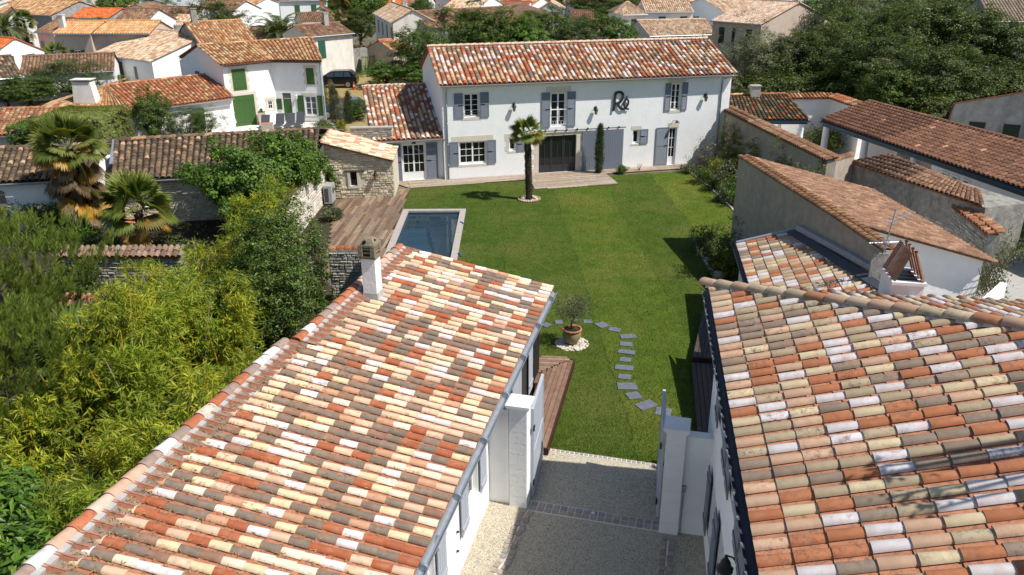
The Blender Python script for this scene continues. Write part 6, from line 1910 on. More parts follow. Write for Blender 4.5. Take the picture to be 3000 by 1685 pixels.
# its low wing
jw_ = thing('low_wing', 'low wing with red-brown tiled roof beside the green-shuttered house', 'house', (-24, 58, 0))
e0, e1 = np.array((-23.57, 57.89, 2.60)), np.array((-21.22, 60.25, 2.60)); q0, q1 = np.array((-27.81, 59.08, 3.60)), np.array((-23.75, 62.48, 3.60))
q0 = np.array((-29.0, 58.4, 3.75)); q1 = np.array((-23.6, 64.2, 3.75)); e0 = np.array((-25.6, 54.9, 2.55)); e1 = np.array((-20.7, 60.3, 2.55))
jr1 = roof_patch(jw_, e0, e1, q0, q1, RED, 0.285, 0.34, 0.118, 'tile_old', seed=135, singles=90)
ridge_row(jr1, q1 + (0, 0, .05), q0 + (0, 0, .05), RED, 136, 0.14, 0.4, 'tile_old')
gutter(jw_, e0 + (0.06, -.06, -.03), e1 + (0.06, -.06, -.03), 0.08, 'zinc')
hp0 = np.array((-32.6, 54.2, 2.5))
jr2 = roof_patch(jw_, hp0, e0, q0, q0 + (0.02, 0, 0), TAN, 0.285, 0.34, 0.105, 'tile_old', seed=137, singles=150, minlen=0.3) if False else None
mbx = MB(); far_roof(mbx, hp0, e0, q0 + (-.05, 0, 0), q0 + (0.05, 0, 0), TAN, np.random.default_rng(5), 0.3, 0.5); mbx.build('roof_hip', 'tile_far', jw_)
mbx = MB(); far_roof(mbx, hp0 + (-1, 5, 0), hp0, q0 + (-.05, 4, 0), q0, TAN, np.random.default_rng(6), 0.3, 0.5); mbx.build('roof_slope', 'tile_far', jw_)
m = MB(); m.prism([(-32.3, 54.6), (-25.6, 55.3), (-20.9, 60.6), (-23.6, 64), (-33, 60)], 0, 2.5); m.build('wall', 'white_wall', jw_)
m = MB(); m.hexa([(-30.2, 55.6, 2.2), (-28.5, 55.6, 2.2), (-28.5, 56.5, 2.2), (-30.2, 56.5, 2.2), (-30.0, 55.7, 4.35), (-28.8, 55.7, 4.35), (-28.8, 56.4, 4.35), (-30.0, 56.4, 4.35)]); m.box(WORLD, -30.1, -28.7, 55.6, 56.5, 4.5, 4.55); m.build('chimney', 'old_white', jw_)
board_shutter(jw_, frame2((-25.4, 55.3), (-20.9, 60.4)), 3.6, 4.5, 0.6, 2.1, -0.05, 'green_shutter', 4)


# ================================================================== the village behind
def village_house(label, L, Rr, depth, rise, kind='G', wallm='old_white', pal=TAN, wins=(), shut='teal_shutter', chim=(), name='village_house', group='village houses', ov=0.25, sp=0.3, ex=0.55, seed=None, gcol=None, parts=True):
    """L, Rr: ends of the front eave (x, y, z) as seen from the camera; kind G ridge along front, X gable to the front, M mono-pitch rising to the back, H hipped"""
    L, Rr = np.array(L, float), np.array(Rr, float)
    ze = (L[2] + Rr[2]) / 2
    f = frame2(L, Rr); ln = math.hypot(Rr[0] - L[0], Rr[1] - L[1])
    t = thing(name, label, 'house', tuple(f(ln / 2, depth / 2, 0)), group)
    r = np.random.default_rng(abs(hash(label)) % 9999 if seed is None else seed)
    r = np.random.default_rng(int(abs(L[0] * 131 + L[1] * 17)) % 99991)
    m = MB()
    m.quad(f(0, 0, 0), f(ln, 0, 0), f(ln, 0, ze), f(0, 0, ze)); m.quad(f(0, depth, 0), f(ln, depth, 0), f(ln, depth, ze), f(0, depth, ze))
    m.quad(f(0, 0, 0), f(0, depth, 0), f(0, depth, ze), f(0, 0, ze)); m.quad(f(ln, 0, 0), f(ln, depth, 0), f(ln, depth, ze), f(ln, 0, ze))
    rf = MB()
    s = rise / (depth / 2)
    if kind == 'G':
        m.poly([f(0, 0, ze), f(0, depth / 2, ze + rise - .05), f(0, depth, ze)]); m.poly([f(ln, 0, ze), f(ln, depth / 2, ze + rise - .05), f(ln, depth, ze)])
        far_roof(rf, f(-.15, -ov, ze - s * ov), f(ln + .15, -ov, ze - s * ov), f(-.15, depth / 2, ze + rise), f(ln + .15, depth / 2, ze + rise), pal, r, sp, ex)
        far_roof(rf, f(ln + .15, depth + ov, ze - s * ov), f(-.15, depth + ov, ze - s * ov), f(ln + .15, depth / 2, ze + rise), f(-.15, depth / 2, ze + rise), pal, r, sp, ex * 1.6)
        rp = (f(-.2, depth / 2, ze + rise + .05), f(ln + .2, depth / 2, ze + rise + .05))
    elif kind == 'X':
        s = rise / (ln / 2)
        m.poly([f(0, 0, ze), f(ln / 2, 0, ze + rise - .05), f(ln, 0, ze)]); m.poly([f(0, depth, ze), f(ln / 2, depth, ze + rise - .05), f(ln, depth, ze)])
        far_roof(rf, f(-ov, depth + .1, ze - s * ov), f(-ov, -.12, ze - s * ov), f(ln / 2, depth + .1, ze + rise), f(ln / 2, -.12, ze + rise), pal, r, sp, ex)
        far_roof(rf, f(ln + ov, -.12, ze - s * ov), f(ln + ov, depth + .1, ze - s * ov), f(ln / 2, -.12, ze + rise), f(ln / 2, depth + .1, ze + rise), pal, r, sp, ex)
        rp = (f(ln / 2, -.15, ze + rise + .05), f(ln / 2, depth + .1, ze + rise + .05))
    elif kind == 'H':
        h = min(depth / 2, ln / 2 - .3)
        far_roof(rf, f(-ov, -ov, ze - s * ov), f(ln + ov, -ov, ze - s * ov), f(h, depth / 2, ze + rise), f(ln - h, depth / 2, ze + rise), pal, r, sp, ex)
        far_roof(rf, f(ln + ov, depth + ov, ze - s * ov), f(-ov, depth + ov, ze - s * ov), f(ln - h, depth / 2, ze + rise), f(h, depth / 2, ze + rise), pal, r, sp, ex * 1.6)
        far_roof(rf, f(-ov, depth + ov, ze - s * ov), f(-ov, -ov, ze - s * ov), f(h, depth / 2 + .05, ze + rise), f(h, depth / 2 - .05, ze + rise), pal, r, sp, ex)
        far_roof(rf, f(ln + ov, -ov, ze - s * ov), f(ln + ov, depth + ov, ze - s * ov), f(ln - h, depth / 2 - .05, ze + rise), f(ln - h, depth / 2 + .05, ze + rise), pal, r, sp, ex)
        rp = (f(h, depth / 2, ze + rise + .05), f(ln - h, depth / 2, ze + rise + .05))
    else:
        m.poly([f(0, 0, ze), f(0, depth, ze + rise - .05), f(0, depth, ze)]); m.poly([f(ln, 0, ze), f(ln, depth, ze + rise - .05), f(ln, depth, ze)])
        m.quad(f(0, depth, ze), f(ln, depth, ze), f(ln, depth, ze + rise - .05), f(0, depth, ze + rise - .05))
        far_roof(rf, f(-.15, -ov, ze - s * ov / 2), f(ln + .15, -ov, ze - s * ov / 2), f(-.15, depth + .05, ze + rise), f(ln + .15, depth + .05, ze + rise), pal, r, sp, ex)
        rp = (f(-.2, depth, ze + rise + .05), f(ln + .2, depth, ze + rise + .05))
    m.build('wall', wallm, t)
    ro = rf.build('roof', 'tile_far', t)
    if parts:
        rt = MB(); rt.tube([rp[0], rp[1]], 0.13, 6, tuple(np.array(pal[0][0]) * 1.15)); rt.build('ridge', 'tile_far', ro)
        if kind != 'X':
            g = MB(); g.tube([f(-.15, -ov - .05, ze - s * ov - .03), f(ln + .15, -ov - .05, ze - s * ov - .03)], 0.07, 6); g.build('gutter', 'zinc', t)
    for (u0, u1, w0, w1, k) in wins:
        if k == 'c':      # closed shutters
            b = MB(); b.box(f, u0, (u0 + u1) / 2 - .01, -.05, -.005, w0, w1); b.box(f, (u0 + u1) / 2 + .01, u1, -.05, -.005, w0, w1); b.build('shutter', shut, t)
        elif k == 'o':
            b = MB(); b.box(f, u0, u1, -.03, -.004, w0, w1); wo = b.build('window', 'white_paint', t)
            h2 = (u1 - u0) / 2
            for q in range(2):
                for z in range(3):
                    b = MB(); b.box(f, u0 + .06 + q * h2, u0 + h2 - .04 + q * h2, -.034, -.031, w0 + .06 + z * (w1 - w0 - .08) / 3, w0 + (z + 1) * (w1 - w0 - .08) / 3); b.build('pane', 'window_glass', wo)
            for a, c in ((u0 - .5, u0 - .03), (u1 + .03, u1 + .5)):
                b = MB(); b.box(f, a, c, -.06, -.02, w0 - .03, w1 + .03); b.build('shutter', shut, t)
        elif k == 'w':
            b = MB(); b.box(f, u0, u1, -.02, -.004, w0, w1); wo = b.build('window', 'white_paint', t)
            b = MB(); b.box(f, u0 + .07, u1 - .07, -.03, -.021, w0 + .07, w1 - .07); b.build('pane', 'window_glass', wo)
        else:
            b = MB(); b.box(f, u0, u1, -.03, -.004, w0, w1); b.build('door', 'door_dark', t)
    for (u, v, z0, z1, cm) in chim:
        b = MB(); b.box(f, u - .28, u + .28, v - .22, v + .22, z0, z1); b.box(f, u - .33, u + .33, v - .27, v + .27, z1, z1 + .08); b.build('chimney', cm, t)
    return t, f

VH = village_house
VH('white gable cottage with orange roof and two closed green shutters at the left edge', (-53.75, 85.16, 3.00), (-51.14, 90.67, 3.00), 7.5, 1.5, 'X', 'white_wall', ORANGE, [(1.6, 2.5, 1.3, 2.8, 'c'), (4.0, 4.9, 1.3, 2.8, 'c')])
VH('beige house with open dark green shutters under a pale orange roof', (-49.26, 90.05, 4.90), (-45.06, 89.36, 4.90), 5.5, 1.0, 'G', 'beige_wall', [((0.56, 0.30, 0.14), 3), ((0.60, 0.36, 0.18), 2), ((0.50, 0.26, 0.12), 1)], [(2.0, 2.75, 1.6, 3.1, 'o')], chim=[(0.3, 1.2, 5.0, 6.6, 'old_white')])
VH('narrow white house with one pale green shutter left of the beige one', (-52.21, 91.99, 4.90), (-49.81, 90.95, 4.90), 6, 1.2, 'G', 'old_white', BROWN, [(0.3, 0.75, 2.0, 3.9, 'c'), (1.6, 1.95, 2.9, 3.7, 'w')], 'pale_green')
VH('long grey-white house under pale orange corrugated tiles beside the beige one', (-45.04, 89.79, 4.90), (-38.74, 89.40, 4.90), 5.5, 1.0, 'G', 'beige_wall', [((0.56, 0.31, 0.14), 3), ((0.60, 0.38, 0.19), 2), ((0.50, 0.27, 0.12), 1)], [(4.9, 5.6, 2.2, 3.6, 'w')])
VH('little white garage with tan gable roof below the beige house', (-51.43, 92.34, 2.50), (-45.96, 90.04, 2.50), 5, 0.9, 'X', 'beige_wall', TAN, [(0.6, 2.6, 0.1, 1.5, 'w')])
VH('broad low house with pale speckled roof and dark sliding door', (-44.03, 87.26, 3.00), (-35.09, 80.43, 3.00), 13.0, 2.0, 'G', 'white_wall', PALE, [(3.9, 5.5, 0.3, 2.5, 'd'), (7.6, 8.3, 0.9, 2.3, 'w')], chim=[(9.2, 7.6, 4.4, 6.3, 'concrete')], ex=0.4)
VH('house with mottled orange hipped roof and dark stub chimney', (-30.84, 82.71, 4.30), (-26.31, 86.04, 4.30), 9, 1.8, 'G', 'grey_wall', TAN, [], chim=[(0.9, 4.4, 4.8, 7.4, 'rubble_grey')], ex=0.4)
VH('long low white building with a brown tile roof left of the olive tree', (-44.82, 74.92, 2.50), (-37.66, 77.54, 2.50), 6.5, 1.2, 'G', 'white_wall', BROWN, [], ex=0.35)
VH('near roof corner of mottled red tiles at the left edge', (-46.11, 70.87, 2.60), (-43.68, 72.96, 2.60), 7, 1.4, 'G', 'old_white', LICHEN, [], ex=0.35)
VH('white house with a tall teal shutter and brown roof right of the date palm', (-21.38, 87.78, 4.60), (-17.55, 92.20, 4.60), 4.6, 0.9, 'G', 'old_white', BROWN, [(1.2, 2.1, 2.2, 4.0, 'c')], 'teal_shutter', chim=[(3.9, 2.0, 4.9, 6.6, 'concrete')], ex=0.4)
VH('brown-roofed house behind the teal-shuttered one', (-30.70, 122.33, 3.60), (-26.17, 124.07, 3.60), 6, 1.1, 'G', 'white_wall', BROWN, [], ex=0.4)
VH('white gable cottage behind the brown roofs near the date palm', (-34.47, 143.72, 3.40), (-30.51, 144.30, 3.40), 6, 1.2, 'X', 'white_wall', BROWN, [], chim=[(2.0, 3, 4.2, 5.6, 'terracotta')])
VH('large grey roughcast gable house before the tenement', (-13.68, 98.36, 5.00), (-9.04, 93.00, 5.00), 15, 1.5, 'X', 'grey_wall', BROWN, [(2.0, 2.6, 0.6, 3.4, 'd')], chim=[], ex=0.45)
VH('tall white tenement with grey shutters seen edge-on', (-17.83, 110.49, 5.60), (-13.14, 93.50, 5.60), 4.6, 1.2, 'G', 'old_white', PALE, [(3 + 4.2 * k, 4.1 + 4.2 * k, z, z + 1.5, 'c') for k in range(4) for z in (0.5, 3.4)], 'taupe_shutter', chim=[(9, 2.6, 6.0, 7.6, 'concrete')])
VH('pale-roofed long house with twin grey chimneys', (-11.25, 133.03, 4.60), (-5.78, 129.88, 4.60), 11, 1.9, 'G', 'white_wall', PALE, [], chim=[(4.6, 3.6, 5.2, 7.4, 'concrete'), (5.4, 3.6, 5.2, 7.2, 'concrete')])
VH('white cottage with red-brown roof right of the twin chimneys', (-2.71, 153.26, 3.60), (2.72, 151.70, 3.60), 7, 1.2, 'G', 'white_wall', [((0.36, 0.12, 0.065), 3), ((0.30, 0.11, 0.06), 2)], [])
VH('white box house right of the red-brown roof', (0.60, 157.76, 4.00), (3.54, 155.13, 4.00), 7, 1.3, 'G', 'white_wall', TAN, [])
VH('white gable cottage with tan roof behind the dark barn', (5.03, 152.55, 3.60), (9.52, 152.14, 3.60), 9, 1.2, 'X', 'white_wall', PALE, [])
VH('dark grey barn with a big brown roof behind the hedge trees', (2.60, 105.97, 4.00), (7.77, 124.01, 4.20), 13, 1.8, 'G', 'grey_wall', [((0.20, 0.125, 0.09), 3), ((0.25, 0.155, 0.11), 2), ((0.17, 0.105, 0.08), 2)], [], ex=0.4)
VH('small house with ridged dark red roof behind the hedge trees', (9.19, 128.01, 3.20), (12.61, 127.76, 3.20), 7, 1.3, 'G', 'old_white', [((0.24, 0.12, 0.08), 3), ((0.19, 0.09, 0.065), 2)], [])
VH('low pale-roofed shed half hidden in the hedge trees', (11.04, 120.40, 2.40), (12.81, 113.29, 2.60), 6, 1.0, 'G', 'old_white', PALE, [])
VH('white two-storey house with arched green shutters behind the roofs', (19.28, 119.88, 5.00), (26.04, 120.09, 5.00), 8, 1.4, 'G', 'white_wall', PALE, [(1.9, 2.9, 2.6, 4.3, 'c'), (5.0, 6.0, 2.6, 4.3, 'c'), (6.9, 7.7, 2.6, 4.3, 'c')], 'teal_shutter')
VH('white hipped wing with a green shutter left of the arched ones', (15.97, 119.02, 4.70), (19.29, 119.51, 4.70), 8, 1.4, 'H', 'white_wall', PALE, [(1.2, 2.0, 1.6, 4.0, 'c')], 'teal_shutter')
VH('low grey-walled house with mottled tan roof behind the white house ridge', (17.59, 105.14, 3.00), (26.08, 107.11, 3.00), 8.5, 1.5, 'G', 'old_white', PALE, [], ex=0.4)
VH('house with beige streaked gable and dark green shutters above the olive', (23.31, 96.44, 5.40), (27.13, 90.41, 5.40), 11.5, 2.0, 'G', 'beige_wall', [((0.58, 0.42, 0.31), 4), ((0.52, 0.32, 0.22), 3), ((0.62, 0.5, 0.4), 3)], [(1.1, 1.9, 2.9, 4.7, 'c'), (3.1, 3.5, 2.9, 4.7, 'c'), (5.1, 5.9, 2.9, 4.7, 'c')], 'dark_green', ex=0.4)
VH('white house with pale green shutter between the pale roofs', (31.78, 137.07, 4.00), (35.95, 139.52, 4.00), 8, 1.4, 'G', 'white_wall', PALE, [(2.0, 2.7, 1.2, 2.8, 'c')], 'teal_shutter')
VH('broad mottled roof behind the streaked gable house', (31.86, 125.73, 4.60), (40.38, 132.03, 4.60), 9, 1.8, 'G', 'white_wall', PALE, [])
VH('low brown-roofed house right of the streaked gable', (47.99, 141.69, 3.60), (52.11, 143.24, 3.60), 7, 1.2, 'G', 'white_wall', BROWN, [(2.4, 3.4, 1.4, 2.8, 'c')], 'teal_shutter')
VH('low orange roof half hidden by the dark trees', (33.73, 101.58, 2.50), (38.59, 97.12, 2.50), 7, 1.5, 'G', 'old_white', [((0.52, 0.25, 0.12), 3), ((0.56, 0.30, 0.15), 2)], [], ex=0.4)
VH('low white house with tan mottled roof left of the streaked gable', (23.41, 113.44, 2.80), (27.88, 114.27, 2.80), 7, 1.2, 'G', 'white_wall', PALE, [], ex=0.4)
VH('grey-walled house with lichened roof in the top right corner', (49.27, 85.57, 6.00), (54.04, 84.72, 6.00), 10, 2.0, 'G', 'grey_wall', [((0.34, 0.27, 0.2), 3), ((0.26, 0.2, 0.15), 2)], [], ex=0.4)
VH('orange-roofed house with dark fascia among the far left roofs', (-66.53, 126.85, 4.20), (-60.12, 125.59, 4.20), 7, 1.1, 'G', 'grey_wall', ORANGE, [])
VH('brown-roofed house with bright white gable above the beige row', (-50.57, 105.94, 4.60), (-46.34, 105.65, 4.60), 9, 1.6, 'G', 'white_wall', BROWN, [])
VH('grey-white gable house at the upper left edge', (-69.50, 114.02, 4.20), (-65.87, 116.29, 4.20), 12, 1.6, 'X', 'white_wall', BROWN, [])
VH('broad tan roof at the far upper left', (-84.47, 137.51, 4.40), (-70.73, 129.51, 4.40), 10, 1.8, 'G', 'grey_wall', TAN, [])
VH('brown roof with skylight behind the round dark tree', (-53.93, 143.01, 4.20), (-46.43, 140.44, 4.20), 8, 1.4, 'G', 'white_wall', BROWN, [], chim=[])
VH('tan roof with white wall left of the date palm crown', (-58.33, 164.82, 4.00), (-48.19, 155.54, 4.00), 8, 1.5, 'G', 'white_wall', TAN, [])
VH('low brown roof left of the round dark tree', (-52.73, 122.81, 4.20), (-46.29, 121.60, 4.20), 8, 1.4, 'G', 'old_white', BROWN, [])
VH('small pale roof beside the grey chimney house', (-46.27, 113.94, 4.00), (-44.55, 113.82, 4.00), 6, 1.0, 'G', 'old_white', PALE, [])
VH('low brown roof in front of the date palm', (-35.15, 106.32, 3.00), (-31.05, 104.19, 3.00), 6, 1.0, 'G', 'old_white', BROWN, [])
VH('white house with brown roof behind the conifer', (-17.38, 143.04, 5.00), (-14.29, 142.72, 5.00), 8, 1.4, 'G', 'white_wall', BROWN, [])
VH('white gable house with red lean-to left of the twin chimneys', (-15.60, 165.36, 4.20), (-10.86, 162.27, 4.20), 8, 1.4, 'X', 'white_wall', RED, [])
VH('small stone lean-to with red roof by the green panelled fence', (-12.90, 90.72, 2.80), (-10.76, 92.78, 2.80), 5, 0.9, 'G', 'render_wall', RED, [], ex=0.4)

# distant roofs that read as one crowd of look-alikes
rr_ = random.Random(77)
spots = []
for k in range(900):
    y = rr_.uniform(125, 400)
    x = rr_.uniform(-0.62, 0.62) * y
    if x > 0.33 * y and y < 230: continue
    lnh = rr_.uniform(7, 12)
    if any((x - a) ** 2 + (y - b) ** 2 < 13.0 ** 2 for a, b in spots): continue
    if y < 150 and abs(x) < 40: continue
    spots.append((x, y))
    if len(spots) >= 120: break
for (x, y) in spots:
    az = 90 + rr_.uniform(-35, 35)
    f = Frame((x, y), az); ln = rr_.uniform(6, 13); ze = rr_.choice((3.0, 3.6, 4.6, 5.4)); dp = rr_.uniform(6, 9)
    pal = rr_.choice((TAN, PALE, BROWN, TAN, PALE, ORANGE if rr_.random() < .3 else BROWN))
    kd = rr_.choice('GGGX')
    sh = rr_.choice(('teal_shutter', 'green_shutter', 'pale_green'))
    wn_ = [(ln * .3, ln * .3 + .9, ze - 2.2, ze - .8, 'c'), (ln * .65, ln * .65 + .9, ze - 2.2, ze - .8, 'c')] if y < 260 else []
    village_house('distant tile-roofed house in the crowd of far village roofs', (*f(0, 0, 0)[:2], ze), (*f(ln, 0, 0)[:2], ze), dp, rr_.uniform(1.0, 1.8), kd, rr_.choice(('white_wall', 'old_white', 'white_wall', 'beige_wall')), pal, wn_, sh, [(ln * .2, dp / 2, ze + .6, ze + 2.3, 'old_white')] if rr_.random() < .6 else [], 'village_house', 'far village roofs', 0.25, 0.45, 1.0, parts=y < 200)

# walls and fences between
def simple_wall(name, label, pts, h, th, mat, cat='wall', cap=None):
    t = thing(name, label, cat, (pts[0][0], pts[0][1], 0)); slab_wall(t, pts, h, th, mat, -1)
    if cap:
        for i in range(len(pts) - 1):
            a, b = np.array((*pts[i][:2], h + .02)), np.array((*pts[i + 1][:2], h + .02)); d = (b - a) / np.linalg.norm(b - a); n = np.array([-d[1], d[0], 0])
            ridge_row(t, b + n * th / 2, a + n * th / 2, cap, 7, th * .62, 0.4, 'tile_old', singles=False)
    return t
simple_wall('stone_wall', 'old rubble wall with white plaster patch behind the parked black car', [(-22.05, 89.07, 0.00)[:2], (-17.24, 95.15, 0.00)[:2]], 2.6, 0.4, 'rubble_grey')
ow = simple_wall('lot_wall', 'low cement wall above the green panelled fence', [(-17.35, 95.77, 0.00)[:2], (-13.83, 98.14, 0.00)[:2]], 2.6, 0.3, 'grey_wall')
simple_wall('garden_wall', 'grey cement garden wall with tile coping before the speckled-roof house', [(-45.05, 88.88, 0.00)[:2], (-36.07, 90.69, 0.00)[:2]], 1.6, 0.3, 'old_white', cap=TAN)
simple_wall('garden_wall', 'thick old wall with mossy tile coping at the back of the terrace', [(-23.5, 45.6), (-9.9, 45.9)], 2.35, 0.4, 'rubble_grey', cap=LICHEN)
simple_wall('garden_wall', 'sloping stone wall beside the cypress trees and the dry grass lot', [(-16.90, 75.20, 0.00)[:2], (-14.25, 65.22, 0.00)[:2], (-12.93, 64.89, 0.00)[:2]], 1.7, 0.35, 'rubble_grey', cap=LICHEN)
gp = thing('gate_post', 'white square gate post with a pointed top left of the speckled-roof house', 'gate post', (-43.01, 89.87, 0.00))
m = MB(); c = (-43.01, 89.87, 0.00); f = Frame(c[:2], 80); m.box(f, -.5, .5, -.4, .4, 0, 2.0); gpb = m.build('post', 'white_wall', gp)
m = MB(); q = [f(-.55, -.45, 2.0), f(.55, -.45, 2.0), f(.55, .45, 2.0), f(-.55, .45, 2.0)]
for i in range(4): m.poly([q[i], q[(i + 1) % 4], f(0, 0, 2.35)])
m.build('cap', 'white_paint', gp)
gf0, gf1 = (-16.78, 92.47, 0.00), (-13.45, 94.70, 0.00)
gft = thing('panelled_fence', 'green framed fence with weathered plywood panels behind the lot', 'fence', gf0)
f = frame2(gf0, gf1); L_ = math.hypot(gf1[0] - gf0[0], gf1[1] - gf0[1])
for k in range(6):
    m = MB(); m.box(f, k * L_ / 5 - .04, k * L_ / 5 + .04, -.12, -.02, 0, 2.0); m.build('post', 'fence_green', gft)
for z in (0.1, 1.0, 1.95):
    m = MB(); m.box(f, .05, L_ - .05, -.1, -.03, z - .04, z + .04); m.build('rail', 'fence_green', gft)
for k in range(10):
    for z in (0.14, 1.04):
        m = MB(); m.box(f, k * L_ / 10 + .05, (k + 1) * L_ / 10 - .05, -.06, -.02, z, z + .86); m.build('panel', 'old_wood' if (k * 7 + int(z * 3)) % 5 else 'fence_green', gft)


# ================================================================== vegetation
def unit(v): return v / (np.linalg.norm(v, axis=-1, keepdims=True) + 1e-9)

def leaves(C, D, Nrm, Ln, Wd, cols):
    """rhombic leaves: base C, along D, facing Nrm"""
    D, Nrm = unit(D), unit(Nrm)
    Sd = unit(np.cross(D, Nrm))
    Ln, Wd = Ln[:, None], Wd[:, None]
    up = unit(np.cross(Sd, D))
    V = np.stack([C, C + D * Ln * .45 + Sd * Wd / 2 + up * Wd * .12, C + D * Ln, C + D * Ln * .45 - Sd * Wd / 2 + up * Wd * .12], 1)
    n = len(C)
    return V.reshape(-1, 3), np.arange(n * 4).reshape(-1, 4), cols

class Leaf:
    def __init__(s): s.V, s.F, s.C, s.n = [], [], [], 0
    def add(s, V, F, C):
        s.V.append(V); s.F.append(F + s.n); s.C.append(C); s.n += len(V)
    def data(s): return np.concatenate(s.V), np.concatenate(s.F), np.concatenate(s.C)

def clump_leaves(r, K, rad, per, ll, lw, pal, up=0.5, tone=0.22, jit=0.45, out_c=None, droop=0.0):
    """leaf clumps: K centres (k,3), radius per clump, leaves per clump"""
    k = len(K)
    rad = np.broadcast_to(rad, (k,))
    off = r.normal(0, 1, (k, per, 3)); off = unit(off) * (r.random((k, per, 1)) ** .45)
    C = K[:, None] + off * rad[:, None, None] * np.array([1, 1, .8])
    oc = unit(K - out_c) if out_c is not None else np.zeros_like(K)
    nrm = off + oc[:, None] * .7 + np.array([0, 0, up]) + r.normal(0, jit, (k, per, 3))
    D = r.normal(0, 1, (k, per, 3)) + off * .8 + np.array([0, 0, -droop])
    D = D - unit(nrm) * (D * unit(nrm)).sum(-1, keepdims=True)
    P = np.array([p[0] for p in pal]); w = np.array([p[1] for p in pal], float); w /= w.sum()
    base = P[r.choice(len(P), (k, per), p=w)]
    ct = 1 + r.uniform(-tone, tone, (k, 1, 1))
    cols = base * ct * (1 + r.uniform(-.22, .22, (k, per, 1)))
    n = k * per
    return leaves(C.reshape(-1, 3), D.reshape(-1, 3), nrm.reshape(-1, 3), ll * r.uniform(.7, 1.3, n), lw * r.uniform(.7, 1.3, n), cols.reshape(-1, 3))

def ellipsoid_centres(r, n, c, R3, shell=0.55, lump=0.22, flat=None):
    d = unit(r.normal(0, 1, (n, 3)))
    ph = r.uniform(0, 6.28, 6); fr = r.uniform(1.5, 3.5, (6, 3))
    bump = 1 + lump * sum(np.sin(d @ fr[i] * 2 + ph[i]) for i in range(6)) / 2.4
    q = shell + (1 - shell) * r.random((n, 1)) ** .6
    return np.array(c) + d * q * bump[:, None] * np.array(R3)

G_BRIGHT = [((0.085, 0.165, 0.018), 4), ((0.12, 0.20, 0.028), 3), ((0.055, 0.12, 0.015), 3)]
G_MID = [((0.076, 0.125, 0.018), 4), ((0.108, 0.160, 0.024), 3), ((0.050, 0.092, 0.014), 3)]
G_DARK = [((0.056, 0.084, 0.014), 4), ((0.084, 0.118, 0.018), 3), ((0.034, 0.056, 0.011), 3), ((0.135, 0.165, 0.030), 1.5)]
G_OLIVE = [((0.13, 0.15, 0.075), 4), ((0.19, 0.205, 0.12), 2), ((0.085, 0.105, 0.045), 4)]
G_BLUE = [((0.078, 0.115, 0.030), 4), ((0.125, 0.165, 0.050), 2.5), ((0.050, 0.080, 0.020), 3.5)]
G_YELLOW = [((0.24, 0.26, 0.03), 4), ((0.17, 0.21, 0.025), 3), ((0.30, 0.28, 0.04), 2)]
G_LIME = [((0.078, 0.150, 0.016), 5), ((0.125, 0.205, 0.026), 4), ((0.042, 0.090, 0.012), 3)]
G_HEDGE = [((0.10, 0.125, 0.035), 4), ((0.135, 0.15, 0.05), 2), ((0.065, 0.085, 0.025), 3)]
G_PINK = [((0.05, 0.085, 0.025), 5), ((0.55, 0.24, 0.26), 2), ((0.07, 0.10, 0.03), 3)]

def limbs(mb, r, base, top, rad, n, spread, length):
    """tapered trunk with a few forking limbs"""
    base, top = np.array(base, float), np.array(top, float)
    mid = (base + top) / 2 + r.normal(0, .06, 3) * np.linalg.norm(top - base)
    mb.tube([base, mid, top], [rad, rad * .8, rad * .55], 7)
    for i in range(n):
        a = 2 * math.pi * (i + r.uniform(-.3, .3)) / n
        s = base + (top - base) * r.uniform(.55, .98)
        e = s + np.array([math.cos(a) * spread, math.sin(a) * spread, length * r.uniform(.6, 1.1)])
        m2 = (s + e) / 2 + np.array([0, 0, -.08 * length])
        mb.tube([s, m2, e], [rad * .42, rad * .28, rad * .09], 5)

_tpl = {}
def tree_template(kind, var=0):
    key = (kind, var)
    if key in _tpl: return _tpl[key]
    r = np.random.default_rng(1000 + var * 37 + sum(map(ord, kind)))
    tb = MB()
    # every template: crown radius 1 in plan, height about 2.6, base at z 0
    spec = {'round': (G_MID, .062, .036, 320, 46, .135), 'bright': (G_BRIGHT, .066, .040, 300, 46, .14), 'evergreen': (G_DARK, .058, .030, 350, 48, .13),
            'olive': (G_OLIVE, .060, .018, 310, 56, .15), 'blue': (G_BLUE, .060, .020, 320, 52, .14), 'shrub': (G_DARK, .085, .045, 170, 40, .22), 'yellow': (G_YELLOW, .10, .05, 130, 34, .24), 'oleander': (G_PINK, .10, .045, 150, 36, .24)}[kind]
    pal, ll, lw, k, per, cr = spec
    low = kind in ('shrub', 'yellow', 'oleander')
    cz, rz = (0.85, .9) if low else (1.55, 1.05)
    limbs(tb, r, (0, 0, 0), (r.uniform(-.1, .1), r.uniform(-.1, .1), .75 if not low else .3), .085 if not low else .05, 6, .55, .9 if not low else .6)
    L = Leaf()
    K = ellipsoid_centres(r, k, (0, 0, cz), (.92, .92, rz), .5, .28)
    L.add(*clump_leaves(r, K, r.uniform(.7, 1.3, k) * cr, per, ll, lw, pal, .5, .42, .4, np.array((0, 0, cz * .8))))
    V, F, C = L.data()
    V[:, 2] = np.maximum(V[:, 2], 0.02)
    cm = mesh_data('crown', V, F, 'leaf', C)
    Vt = np.concatenate(tb.v)
    tm = mesh_data('trunk', Vt, tb.f, 'bark', None, None, True)
    _tpl[key] = (tm, cm)
    return _tpl[key]

